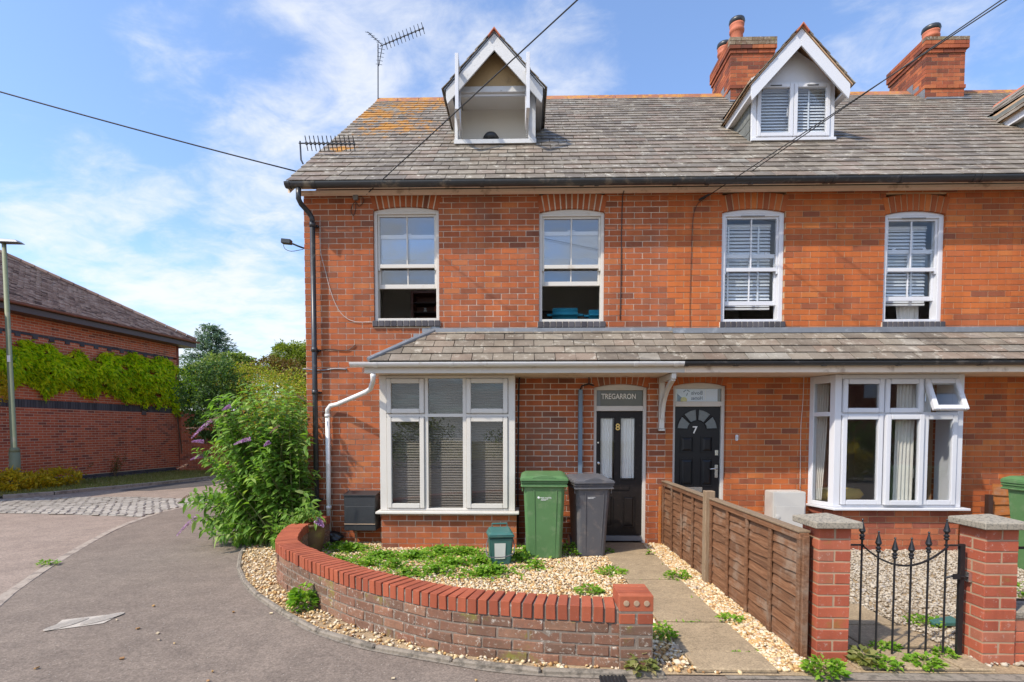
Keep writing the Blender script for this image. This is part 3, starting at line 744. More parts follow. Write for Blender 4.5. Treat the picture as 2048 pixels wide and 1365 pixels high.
def roof_part(house, xa, xb, dorm, slm, budget, lo_holes=()):
    """deck with a hole under each dormer + real slates"""
    Ls = (YR - YE) / math.cos(ANG); M = slope_frame(xa, YE, ZEAVE, ANG)
    holes = []
    for c in dorm:
        v0 = (YD - YE + .015) / math.cos(ANG); v1 = (YE + (ZLO - ZEAVE) / SL - YE) / math.cos(ANG) - .02
        holes.append((c - dw + .01 - xa, c + dw - .01 - xa, v0, v1))
    b = MB()
    for (a, c, e, f) in rect_minus((0, xb - xa, 0, Ls), holes): b.box(a, c, e, f, -.06, -.002, M)
    back = slope_frame(xa, YR + .001, ZR, -ANG); b.box(0, xb - xa, 0, Ls, -.06, -.002, back)
    roof = b.build('roof', DECK, house)
    shol = []
    for c in dorm:
        v0 = (YD - YE - .0) / math.cos(ANG)
        shol.append((c - dw - xa - .002, c + dw - xa + .002, v0, (ZLO - ZEAVE) / SL / math.cos(ANG)))
        # steps of the valley above the eaves of the dormer
        k = 0
        while k < 12:
            va = (ZLO + k * .08 - ZEAVE) / SL / math.cos(ANG); vb = (ZLO + (k + 1) * .08 - ZEAVE) / SL / math.cos(ANG)
            h = HWB - (k + 1) * .08 / DSL
            if h <= .05: break
            shol.append((c - h - xa, c + h - xa, va, vb)); k += 1
    slates(roof, M, xb - xa, Ls, shol + list(lo_holes), slm, budget)
    # ridge tiles
    x = xa
    while x < xb - .02:
        x1 = min(x + .45, xb); T = Matrix.Rotation(R(90), 4, 'Z')
        r = MB(); r.prism([(-.13, ZR - .075), (-.02, ZR + .06), (.02, ZR + .06), (.13, ZR - .075), (.11, ZR - .09), (0, ZR + .03), (-.11, ZR - .09)], -x1 + .006, -x, Matrix.Translation((0, YR, 0)) @ Matrix.Rotation(R(-90), 4, 'Z') @ Matrix.Scale(-1, 4, (0, 1, 0)))
        r.build('ridge_tile', RIDGE, roof, bevel=.005); x += .45
    return roof

def gutter(parent, xa, xb, y, z, r, m, fit=(), name='gutter', rad=None):
    b = MB(); n = 10; prof = [(math.cos(math.pi * k / n), -math.sin(math.pi * k / n)) for k in range(n + 1)]
    pts = []
    for (cx_, cz_) in [(a * r, c * r) for a, c in prof] + [(a * (r - .006), c * (r - .006)) for a, c in prof[::-1]]: pts.append((cx_, cz_))
    b.prism([(p[0], p[1]) for p in pts], xa, xb, Matrix.Translation((0, y, z)) @ Matrix.Rotation(R(90), 4, 'Z') @ Matrix.Scale(-1, 4, (0, 1, 0)))
    g = b.build(name, m, parent)
    for fx in fit:
        q = [(a * (r + .007), c * (r + .007)) for a, c in prof] + [(a * (r + .001), c * (r + .001)) for a, c in prof[::-1]]
        MB().prism(q, fx, fx + .05, Matrix.Translation((0, y, z)) @ Matrix.Rotation(R(90), 4, 'Z') @ Matrix.Scale(-1, 4, (0, 1, 0))).build('gutter_clip', m, g)
    return g

DECK = simple('roof_underlay', (.035, .03, .027), .95)
lich = [(*P(820, 215, YR - .6), 1.4), (*P(740, 235, YR - 1.2), 1.6), (*P(800, 270, YR - 2), 1.3), (*P(880, 205, YR - .3), 1.0), (*P(760, 190, YR), .9), (*P(680, 300, 8.2), .5)]
SLATE8 = slatemat('slate_lichen', [(a, b, c, d) for a, b, c, d in lich], .9)
SLATE7 = slatemat('slate_grey', [], .75, wscale=6)
SLATEP = slatemat('slate_porch', [], .62, wscale=7)
SLATE_CHEEK = simple('slate_cheek', (.16, .165, .15), .7, .2, 9, dirt=(.24, .24, .2), dscale=11)
m, nt_, b_ = newmat('ridge_clay')
p_ = pos(nt_); cc = mixc(nt_, rnd(nt_), (.26, .10, .055), (.36, .15, .08))
cc = mixc(nt_, mathn(nt_, 'MULTIPLY', mask(nt_, noise(nt_, p_, 7, 8, .7), .48, .58), .85), cc, (.45, .21, .03)); nt_.links.new(cc, b_.inputs['Base Color']); b_.inputs['Roughness'].default_value = .85
RIDGE = m

def chimney(roof_or_house, px_l, px_r, py_t, yf, yb, m):
    x0, x1 = X(px_l, 150, yf), X(px_r, 150, yf); zt = Z((px_l + px_r) / 2, py_t, yf); x0 += .04; x1 -= .04; yf += .04
    zb = roofz(yf) - .1
    b = MB(); b.box(x0 + .004, x1 - .004, yf + .004, yb - .004, zb, zt - .03)
    ch = b.build('chimney', MORTP, roof_or_house)
    n = int((zt - zb) / .0765)
    for k in range(n):
        zc = zt - (k + 1) * .0765
        cor = .045 if k in (0, 1, 2) else (.022 if k in (3,) else (.018 if k == n - 5 else 0))
        a, c, e, f = x0 - cor, x1 + cor, yf - cor, yb + cor
        h = .0665; off = .11 * (k % 2)
        def run(p0, p1, front):
            L_ = p1 - p0; u = -off
            while u < L_ - .005:
                s0, s1 = max(u, 0) + .004, min(u + .225, L_) - .004
                if s1 - s0 > .02:
                    if front == 'f': MB().box(p0 + s0 - (.004 if s0 < .005 else 0), p0 + s1, e, e + .107, zc, zc + h).build('brick', BLICH if k < (2 if px_l < 1600 else 1) else m, ch)
                    else:
                        xq = (a, a + .1) if front == 'l' else (c - .1, c)
                        stuff.box(xq[0], xq[1], p0 + s0, p0 + s1, zc, zc + h)
                u += .225
        global stuff
        if k == 0: stuff = MB()
        run(a, c, 'f'); run(e + .104, f, 'l'); run(e + .104, f, 'r')
        u = a
        stuff.box(a + .102, c - .102, f - .1, f, zc, zc + h)
    stuff.build('brickwork', m, ch, kind='stuff')
    MB().add([(x0 - .04, yf - .04, zt - .008), (x1 + .04, yf - .04, zt - .008), (x1 + .04, yb + .04, zt - .008), (x0 - .04, yb + .04, zt - .008), (x0 + .15, yf + .2, zt + .06), (x1 - .15, yf + .2, zt + .06), (x1 - .15, yb - .2, zt + .06), (x0 + .15, yb - .2, zt + .06)],
             [(0, 1, 5, 4), (1, 2, 6, 5), (2, 3, 7, 6), (3, 0, 4, 7), (4, 5, 6, 7)]).build('flaunching', CAPLICH, ch)
    # stepped lead where the stack meets the slates
    f = MB(); y = yf
    while y < min(yb, YR):
        f.box(x0 - .015, x0 - .003, y, y + .16, roofz(y) - .02, roofz(y + .16) + .10); y += .165
    f.box(x0 - .05, x1 + .05, yf - .12, yf - .004, roofz(yf - .06) - .0, roofz(yf - .06) + .03)
    f.build('lead_flashing', LEAD, ch)
    return ch, x0, x1, zt
CAPLICH = simple('flaunching_lichen', (.22, .20, .14), .9, .3, 20, dirt=(.42, .27, .04), dscale=6, dlo=.45, dhi=.6, bmp=.5)
def pot(ch, x, y, z, h=.42, r=.13, cap='bowl'):
    MB().lathe([(r * 1.12, 0), (r, .06), (r * .92, h * .6), (r * .98, h * .62), (r * 1.12, h * .68), (r * 1.12, h * .78), (r * .98, h * .82), (r * 1.1, h * .93), (r * 1.12, h), (r * .85, h)], (x, y, z), 18).build('chimney_pot', TERRA, ch, smooth=True)
    MB().lathe([(r * .5, h - .02), (r * 1.02, h), (r * 1.22, h + .05), (r * 1.15, h + .10), (r * .6, h + .12), (r * .5, h + .06)], (x, y, z), 18).build('chimney_cowl', BLACKPL, ch, smooth=True)

# ================================================================== TERRACE HOUSES
FAS = lambda h, xa, xb: (MB().box(xa, xb, YF - .10, YF - .012, ZE + .012, Z(1000, 378, YF - .1)).build('fascia', FASCIA, h),
                         MB().box(xa, xb, YF - .26, YF - .105, Z(1000, 376, YF - .1), Z(1000, 376, YF - .1) + .015).build('soffit', FASCIA, h))
def house_shell(h, xa, xb, holes, m, mort, budget, phase=0):
    M = wall_frame((0, YF, 0), (1, 0, 0))
    wp = brick_wall(h, M, xb, ZE + .02, holes, m, mort, budget=budget, u_start=xa, phase=phase)
    return wp

rise = Z(812, 413, YF) - Z(750, 421, YF)
def arch_hole(o, ring=.215): return (o[0], o[1], o[2] - .088, min(o[3] + ring - .0, ZE + .03))
def room(h, xa, xb, z0, z1, yb=10.2):
    r = MB(); ya = YF + .24
    v = [(xa, ya, z0), (xb, ya, z0), (xb, yb, z0), (xa, yb, z0), (xa, ya, z1), (xb, ya, z1), (xb, yb, z1), (xa, yb, z1)]
    MB().add(v, [(0, 1, 2, 3)]).build('room_floor', INT_F, h)
    MB().add(v, [(4, 7, 6, 5), (1, 5, 6, 2), (2, 6, 7, 3), (3, 7, 4, 0)]).build('room_lining', INT_W, h)

# ---- number 8
h8 = thing('terrace_house', 'end of terrace red brick house with half glazed black door and open dormer window', 'house', ((X_W + X_P1) / 2, YF, 0), 'brick houses of the terrace')
hol8 = [arch_hole(W1), arch_hole(W2), arch_hole(D8, .215), (BAY8[0] + .05, BAY8[1] - .05, BAY8[2] - .02, BAY8[3] + .05)]
near8 = None
w8 = house_shell(h8, X_W, X_P1, hol8, H8, MORT8, 300)
for o in (W1, W2): arch_bricks(w8, o, H8, rise, top=ZE + .02)
arch_bricks(w8, D8, H8, .05)
# gable wall to the left
Mg = wall_frame((X_W, YF + 9.0 + .1, 0), (0, -1, 0))
gw = MB(); gw.add([(X_W + .01, YF + .1, ZE), (X_W + .01, YF + 9, ZE), (X_W + .01, YR, ZR - .1), (X_W + .2, YF + .1, ZE), (X_W + .2, YF + 9, ZE), (X_W + .2, YR, ZR - .1)], [(0, 2, 1), (3, 4, 5), (0, 3, 5, 2), (2, 5, 4, 1), (0, 1, 4, 3)])
gwall = gw.build('gable_peak', H8, h8)
brick_wall(h8, Mg, 9.0, ZE, [], H8, MORT8, name='gable_wall')
MB().box(X_W + .3, X_E, YF + 8.8, YF + 9.0, 0, ZE).build('rear_wall', H8, h8)
FAS(h8, X_W - .02, X_P1)
gx = X(570, 370, YE - .08)
g8 = gutter(h8, gx, X_P1 + .35, YE - .06, Z(1000, 363, YE - .06), .062, GUTOLD, [gx + .02, gx + .35, X(890, 370, 6.9), X(960, 370, 6.9), X(1160, 370, 6.9), X(1190, 370, 6.9)])
r8 = roof_part(h8, X_W - .12, X_P1, [dc1], SLATE8, 300)
vb = MB(); vb.add([(X_W - .10, YE, ZEAVE - .14), (X_W - .10, YR, ZR - .14), (X_W - .10, YR, ZR - .0), (X_W - .10, YE, ZEAVE - .0), (X_W - .07, YE, ZEAVE - .14), (X_W - .07, YR, ZR - .14), (X_W - .07, YR, ZR), (X_W - .07, YE, ZEAVE)],
              [(0, 1, 2, 3), (7, 6, 5, 4), (0, 4, 5, 1), (2, 6, 7, 3), (0, 3, 7, 4)]); vb.build('verge_board', FASCIA, h8)
dormer(h8, r8, dc1, 1, SLATE8)
win1 = sash_window(h8, W1, rise, PAINT, .42, Z(812, 530, YF), None, 11)
win2 = sash_window(h8, W2, rise, PAINT, .47, Z(1144, 531, YF), None, 11)
room(h8, X_W + .3, W1[1] + .5, 2.5, ZE + .1); room(h8, W1[1] + .6, X_P1 - .1, 2.5, ZE + .1)

# ---- number 7
h7 = thing('terrace_house', 'orange brick mid terrace house with glossy black panelled door and white plastic windows', 'house', ((X_P1 + X_P2) / 2, YF, 0), 'brick houses of the terrace')
hol7 = [arch_hole(W3), arch_hole(W4), arch_hole(D7), (B7L + .05, BAY7[1] - .02, BAY7[2] - .02, BAY7[3] + .05)]
w7 = house_shell(h7, X_P1, X_P2, hol7, H7, MORT7, 300)
for o in (W3, W4): arch_bricks(w7, o, H7, rise, top=ZE + .02, mort=MORT7)
arch_bricks(w7, D7, H7, .05, mort=MORT7)
FAS(h7, X_P1, X_P2)
g7 = gutter(h7, X_P1 + .351, X_P2 + .3, YE - .06, Z(1000, 363, YE - .06), .062, BLACKPL, [X(q, 370, 6.9) for q in (1347, 1412, 1500, 1650, 1665, 1800, 1945, 1960)])
hs7 = []
YC1, YC2 = 10.95, 12.05
roof7x = X_P1
r7 = roof_part(h7, X_P1, X_P2, [dc2], SLATE7, 300)
dormer(h7, r7, dc2, 2, SLATE7)
c1, cx0, cx1, cz = chimney(h7, 1459, 1553, 73, YC1, YC2, BCH)
pot(c1, (cx0 + .22), YC1 + .33, cz, .46); pot(c1, cx0 + .2, YC1 + .95, cz, .42)
win3 = sash_window(h7, W3, rise, UPVC, .20, Z(1506, 537, YF), None, 12, vent=True, fw=.06)
win4 = sash_window(h7, W4, rise, UPVC, .26, Z(1829, 537, YF), None, 12, vent=True, fw=.06)
room(h7, X_P1 + .1, W3[1] + .6, 2.5, ZE + .1); room(h7, W3[1] + .7, X_P2 - .1, 2.5, ZE + .1)

# ---- the next house, only its left edge in view
h6 = thing('terrace_house', 'brick house cut off at the right edge, below the right hand chimney', 'house', ((X_P2 + X_E) / 2, YF, 0), 'brick houses of the terrace')
w6 = house_shell(h6, X_P2, X_E, [], H7, MORT7, 60)
FAS(h6, X_P2, X_E)
gutter(h6, X_P2 + .301, X_E, YE - .06, Z(1000, 363, YE - .06), .062, GUTOLD, [X_P2 + .32])
r6 = roof_part(h6, X_P2, X_E, [dc3], SLATE7, 120)
dormer(h6, r6, dc3, 3, SLATE7)
c2, ax0, ax1, az = chimney(h6, 1850, 1937, 72, YC1, YC2, BCH)
pot(c2, (ax0 + ax1) / 2, YC1 + .45, az, .38, .14)

# ------------------------------------------------------------------ porch roof
ZP0 = Z(1040, 724, YG); ZP1 = Z(1000, 664, YF - .02)
YPe = YG + .02
PANG = math.atan2(ZP1 - ZP0, YF - YPe); PL_ = math.hypot(ZP1 - ZP0, YF - YPe)
xl = X(736, 722, YPe); xh = X(872, 663, YF)
def porch(h, xa, xb, hip, m, budget, phase=0):
    M = slope_frame(xa, YPe, ZP0, PANG); b = MB()
    def clip(p):
        if not hip: return True
        e = lambda v: (xh - xa) * v / PL_                      # left limit at height v
        a, c, v0, v1 = p
        if c <= e(v0): return None
        if a >= e(v1): return True
        q = [(max(a, e(v0)), v0), (c, v0), (c, min(v1, v1 if c > e(v1) else c * PL_ / (xh - xa)))]
        if c > e(v1): q.append((max(a, e(v1)), v1))
        if a > e(v0): q.append((a, a * PL_ / (xh - xa)))
        return [(x_ , y_) for x_, y_ in q]
    v = [M @ Vector(p) for p in ([(0, 0, 0), (xb - xa, 0, 0), (xb - xa, PL_, 0)] + ([(xh - xa, PL_, 0)] if hip else [(0, PL_, 0)]))]
    d = Vector((0, 0, -.03)); b.add(v + [q + d for q in v], [(0, 1, 2, 3), (7, 6, 5, 4), (0, 4, 5, 1), (1, 5, 6, 2), (2, 6, 7, 3), (3, 7, 4, 0)])
    pr = b.build('porch_roof', DECK, h)
    slates(pr, M, xb - xa, PL_, [], m, budget, w_=.262, g=.1745, clip=clip, t=.011, stuffname='slate_courses')
    return pr
pr8 = porch(h8, xl, X_P1 + .06, True, SLATEP, 80)
pr7 = porch(h7, X_P1 + .06, X_P2, False, SLATEP, 80, 1)
pr6 = porch(h6, X_P2, X_E, False, SLATEP, 10)
# left hip face and the lead hip
A = Vector((xl, YPe, ZP0)); B = Vector((xh, YF, ZP1)); D_ = Vector((xl, YF, ZP0))
MB().add([A, B, D_, A - Vector((0, 0, .03)), B - Vector((0, 0, .03)), D_ - Vector((0, 0, .03))], [(0, 1, 2), (5, 4, 3), (0, 3, 4, 1), (1, 4, 5, 2), (2, 5, 3, 0)]).build('hip_slope', SLATEP, pr8)
MB().tube([A + Vector((0, 0, .035)), (A + B) / 2 + Vector((0, 0, .04)), B + Vector((0, 0, .03))], .032, 8).build('lead_hip', LEAD, pr8)
fl = MB(); xx = xh - .55
for k in range(5):
    z0_ = ZP0 + (xx - xl) / (xh - xl) * (ZP1 - ZP0) + .02
    fl.box(xx, xx + .125, YF - .014, YF - .003, z0_ - .02, z0_ + .155); xx += .12
fl.box(xh, X_P1 + .06, YF - .05, YF - .003, ZP1 - .03, ZP1 + .045)
fl.build('lead_flashing', LEAD, pr8)
MB().box(X_P1 + .061, X_E, YF - .10, YF - .003, ZP1 - .04, ZP1 + .03).build('lead_flashing', LEAD, pr7)
zg = ZP0 - .012
g_w = gutter(h8, X(703, 735, YG), X(1365, 735, YG), YG - .045, zg, .055, PIPEW, [X(q, 735, YG) for q in (750, 900, 1266, 1345)])
g_b = gutter(h7, X(1365, 735, YG) + .002, X_E, YG - .045, zg, .05, BLACKPL, [X(q, 735, YG) for q in (1366, 1465, 1640, 1788, 1950)])
for h, a, c in ((h8, BAY8[0] - .12, X_P1 + .06), (h7, X_P1 + .061, X_P2), (h6, X_P2 + .001, X_E)):
    MB().box(a, c, YG + .01, YG + .035, zg - .125, zg + .01).build('porch_fascia', PAINT if h is h8 else FASCIA, h)
    MB().box(a, c, YG + .036, YF - .002, zg - .12, zg - .10).build('porch_soffit', FASCIA, h)

# ------------------------------------------------------------------ bay of number 8
def bay8():
    x0, x1, z0, z1 = BAY8; y = YB
    z1 = zg - .125
    b = MB(); fwp = .07
    b.box(x0, x0 + .09, y, y + .10, z0, z1); b.box(x1 - .09, x1, y, y + .10, z0, z1); b.box(x0 + .09, x1 - .09, y, y + .1, z1 - .04, z1); b.box(x0 + .09, x1 - .09, y, y + .1, z0, z0 + .03)
    for xs in (x0, x1 - .06): b.box(xs, xs + .06, y + .101, YF - .002, z0, z1)
    win = b.build('bay_window', PAINT, h8, bevel=.004)
    xm1, xm2 = X(853, 900, y), X(929, 900, y); zt = Z(900, 831, y)
    fr = MB()
    for xx in (xm1, xm2): fr.box(xx - .022, xx + .022, y + .005, y + .07, z0 + .03, z1 - .04)
    for (a, c) in ((x0 + .09, xm1 - .022), (xm1 + .022, xm2 - .022), (xm2 + .022, x1 - .09)): fr.box(a, c, y + .005, y + .07, zt - .02, zt + .02)
    fr.build('mullion', PAINT, win)
    cells = [(x0 + .09, xm1 - .022, True), (xm1 + .022, xm2 - .022, False), (xm2 + .022, x1 - .09, True)]
    for a, c, case in cells:
        for (e, f) in ((z0 + .03, zt - .02), (zt + .02, z1 - .04)):
            if case:
                s = MB(); frame_box(s, a + .004, c - .004, e + .004, f - .004, .062, y - .018, y + .035); s.build('casement', PAINT, win, bevel=.007, seg=2)
                glass(a + .066, c - .066, e + .066, f - .066, y + .012, GLASSD, win)
            else: glass(a, c, e, f, y + .03, GLASSD, win)
    MB().box(x0 - .045, x1 + .055, y - .09, YF - .002, z0 - .035, z0 - .002).build('sill', PAINT, win, bevel=.006)
    # brick base
    T = wall_frame((x0 + .01, y, 0), (1, 0, 0))
    bp = brick_wall(h8, T, x1 - x0 + .01, z0 - .037, [], H8, MORT8, depth=.10, name='bay_base', phase=0)
    MB().box(x1 - .1 + .02, x1 + .018, y + .101, YF - .002, 0, z0 - .037).build('brickwork', H8, bp)
    MB().box(x0 + .012, x0 + .11, y + .101, YF - .002, 0, z0 - .037).build('brickwork', H8, bp)
    return win
bay8()
room(h8, X_W + .3, D8[0] - .3, .1, 2.42, 10.3)

# ------------------------------------------------------------------ bay of number 7
def bay7():
    x0, x1, z0, z1 = BAY7; y = YB; z1 = zg - .125
    b = MB(); b.box(x0, x0 + .085, y, y + .09, z0, z1); b.box(x1 - .075, x1, y, y + .09, z0, z1); b.box(x0 + .085, x1 - .075, y, y + .09, z1 - .06, z1); b.box(x0 + .085, x1 - .075, y, y + .09, z0, z0 + .03)
    b.box(x1 - .07, x1, y + .091, YF - .002, z0, z1)
    win = b.build('bay_window', UPVC, h7, bevel=.005)
    # splayed side
    p0 = Vector((B7L, YF, 0)); p1 = Vector((x0 + .0, y + .01, 0)); u = (p1 - p0).normalized(); L_ = (p1 - p0).length; M = wall_frame(p0, u)
    s = MB()
    zt = Z(1800, 828, y)
    for (a, c, e, f) in ((0, .07, z0, z1), (L_ - .07, L_, z0, z1), (.07, L_ - .07, z0, z0 + .05), (.07, L_ - .07, z1 - .10, z1), (.07, L_ - .07, zt - .03, zt + .03)): s.box(a, c, 0, .06, e, f, M)
    s.build('bay_side', UPVC, win, bevel=.004)
    for e, f in ((z0 + .05, zt - .03), (zt + .03, z1 - .10)): MB().box(.07, L_ - .07, .02, .026, e, f, M).build('pane', GLASSB, win)
    xm = [x0 + .085, X(1765, 900, y), X(1843, 900, y), x1 - .075]
    fr = MB()
    for xx in xm[1:3]: fr.box(xx - .02, xx + .02, y + .005, y + .06, z0 + .03, z1 - .06)
    for a, c in zip(xm, xm[1:]): fr.box(a + (.02 if a != xm[0] else 0), c - (.02 if c != xm[3] else 0), y + .005, y + .06, zt - .02, zt + .02)
    fr.build('mullion', UPVC, win)
    for i in range(3):
        a, c = xm[i] + .008, xm[i + 1] - .008
        for lev, (e, f) in enumerate(((z0 + .032, zt - .012), (zt + .012, z1 - .062))):
            T = Matrix.Identity(4)
            if lev == 1 and i == 2: T = Matrix.Translation((0, y - .012, f)) @ Matrix.Rotation(R(-24), 4, 'X') @ Matrix.Translation((0, -y + .012, -f))
            if lev == 0 and i == 1: T = Matrix.Translation((a, y, 0)) @ Matrix.Rotation(R(0), 4, 'Z') @ Matrix.Translation((-a, -y - .035, 0))
            if lev == 1 and i == 2 or lev == 0 and i == 1 or True:
                s = MB(); fw = .062
                for (p, q, r_, t_) in ((a, a + fw, e, f), (c - fw, c, e, f), (a + fw, c - fw, f - fw, f), (a + fw, c - fw, e, e + fw)): s.box(p, q, y - .022, y + .035, r_, t_, T)
                s.build('casement', UPVC, win, bevel=.007, seg=2)
                MB().box(a + fw, c - fw, y + .008, y + .014, e + fw, f - fw, T).build('pane', GLASSB, win)
    h = MB()
    for xx, zz_ in ((xm[2] - .06, z0 + .38), (xm[3] - .38, z1 - .35)):
        h.tube([(xx, y + .05, zz_), (xx + .01, y + .06, zz_ + .06), (xx + .012, y + .06, zz_ + .12)], .007, 6)
    h.build('handle', CHROME, win)
    MB().add([(B7L - .02, YF - .004, z0 - .032), (x0 - .03, y - .09, z0 - .032), (x1 + .06, y - .09, z0 - .032), (x1 + .06, YF - .004, z0 - .032), (B7L - .02, YF - .004, z0 - .002), (x0 - .03, y - .09, z0 - .002), (x1 + .06, y - .09, z0 - .002), (x1 + .06, YF - .004, z0 - .002)],
             [(3, 2, 1, 0), (4, 5, 6, 7), (0, 1, 5, 4), (1, 2, 6, 5), (2, 3, 7, 6)]).build('sill', UPVC, win, bevel=.004)
    T = wall_frame((x0 + .02, y + .01, 0), (1, 0, 0)); bp = brick_wall(h7, T, x1 - x0 - .03, z0 - .034, [], BAYM7, MORT7, name='bay_base', phase=1)
    T = wall_frame((B7L + .02, YF, 0), (p1 - p0)); brick_wall(h7, T, L_ + .0, z0 - .034, [], BAYM7, MORT7, depth=.09, wallpart=bp)
BAYM7 = brickmat('brick_bay_base', [(0, (.30, .09, .06)), (.5, (.47, .12, .05)), (1, (.55, .18, .08))], white=.45, blotch=.15)
bay7()
room(h7, D7[1] + .3, X_P2 - .1, .1, 2.42, 10.3)

# ------------------------------------------------------------------ doors
def raised_panel(b, x0, x1, z0, z1, y, t=.012, e=.03):
    b.add([(x0, y, z0), (x1, y, z0), (x1, y, z1), (x0, y, z1), (x0 + e, y - t, z0 + e), (x1 - e, y - t, z0 + e), (x1 - e, y - t, z1 - e), (x0 + e, y - t, z1 - e)],
          [(0, 1, 5, 4), (1, 2, 6, 5), (2, 3, 7, 6), (3, 0, 4, 7), (4, 5, 6, 7)])
def door_frame(h, op, ztr, zb):
    x0, x1, z0, zc = op; y = YF + .06; arc, _ = segarc(x0, x1, zc, .05); zs = zc - .062
    b = MB(); b.prism([(x1, zs), (x0, zs)] + arc, y, y + .09); fw = .045
    b.box(x0, x0 + fw, y, y + .09, 0, zs); b.box(x1 - fw, x1, y, y + .09, 0, zs); b.box(x0 + fw, x1 - fw, y, y + .09, ztr - .035, ztr + .035); b.box(x0 + fw, x1 - fw, y, y + .09, zs - .02, zs)
    return b.build('door_frame', PAINT, h, bevel=.004), x0 + fw, x1 - fw, zs - .02
zt8 = Z(1240, 817, YF); fr8, a8, b8, top8 = door_frame(h8, D8, zt8, 0)
yd = YF + .10
# door 8: half glazed, two tall lights, two lower panels
def door8():
    z1 = zt8 - .037; z0 = .10; xm = (a8 + b8) / 2; gl = (X(1203, 900, YF), X(1231, 900, YF), X(1244, 900, YF), X(1273, 900, YF)); zg0, zg1 = Z(1240, 960, YF), Z(1240, 836, YF)
    b = MB()
    for (p, q, r_, t_) in rect_minus((a8 + .003, b8 - .003, z0, z1), [(gl[0], gl[1], zg0, zg1), (gl[2], gl[3], zg0, zg1)]): b.box(p, q, yd, yd + .045, r_, t_)
    d = b.build('door', DOORB8, h8)
    for i in (0, 2): glass(gl[i], gl[i + 1], zg0, zg1, yd + .02, GLASSD, d)
    for i in (0, 2): m_ = MB(); frame_box(m_, gl[i] - .012, gl[i + 1] + .012, zg0 - .012, zg1 + .012, .012, yd - .008, yd - .0005); m_.build('glazing_bead', DOORB8, d)
    m_ = MB()
    for (p, q) in ((X(1206, 1000, YF), X(1228, 1000, YF)), (X(1248, 1000, YF), X(1272, 1000, YF))):
        r0, r1 = Z(1240, 1057, YF), Z(1240, 994, YF); frame_box(m_, p, q, r0, r1, .012, yd - .012, yd - .0005); raised_panel(m_, p + .02, q - .02, r0 + .02, r1 - .02, yd - .001, .006, .015); m_.build('door_panel', DOORB8, d); m_ = MB()
    MB().box(xm - .10, xm + .14, yd - .012, yd - .001, Z(1240, 982, YF), Z(1240, 973, YF)).build('letterbox', DOORB8, d, bevel=.003)
    MB().box(a8 + .003, b8 - .003, yd - .03, yd + .04, .03, .098).build('door_sill', LEAD, fr8)
    MB().lathe([(.02, 0), (.02, .006), (.009, .012)], (0, 0, 0), 14, Matrix.Translation((a8 + .035, yd - .001, Z(1194, 928, YF))) @ Matrix.Rotation(R(90), 4, 'X')).build('lock', CHROME, d)
    MB().lathe([(.012, 0), (.012, .006)], (0, 0, 0), 12, Matrix.Translation((a8 + .03, yd - .001, Z(1194, 886, YF))) @ Matrix.Rotation(R(90), 4, 'X')).build('lock', CHROME, d)
    text_part('8', .095, Matrix.Translation((X(1238, 855, YF), yd - .006, Z(1238, 855, YF))), BRASS, d, 'lettering_bold', .004)
    # transom light
    t0, t1 = zt8 + .035, top8; tx = X(1203, 790, YF)
    MB().box(a8, b8, YF + .105, YF + .111, t0, t1).build('transom_pane', DARKGL, fr8)
    MB().box(a8, tx, YF + .100, YF + .104, t0, t1).build('transom_strip', FROST, fr8)
    text_part('TREGARRON', .075, Matrix.Translation((X(1240, 793, YF), YF + .097, Z(1240, 793, YF))), LETTER, fr8, 'lettering_bold', .002, width=X(1275, 793, YF) - X(1205, 793, YF))
    return gl, zg0, zg1
DARKGL = simple('glass_olive', (.085, .082, .06), .12, .25, 4)
gl8, gz0, gz1 = door8()
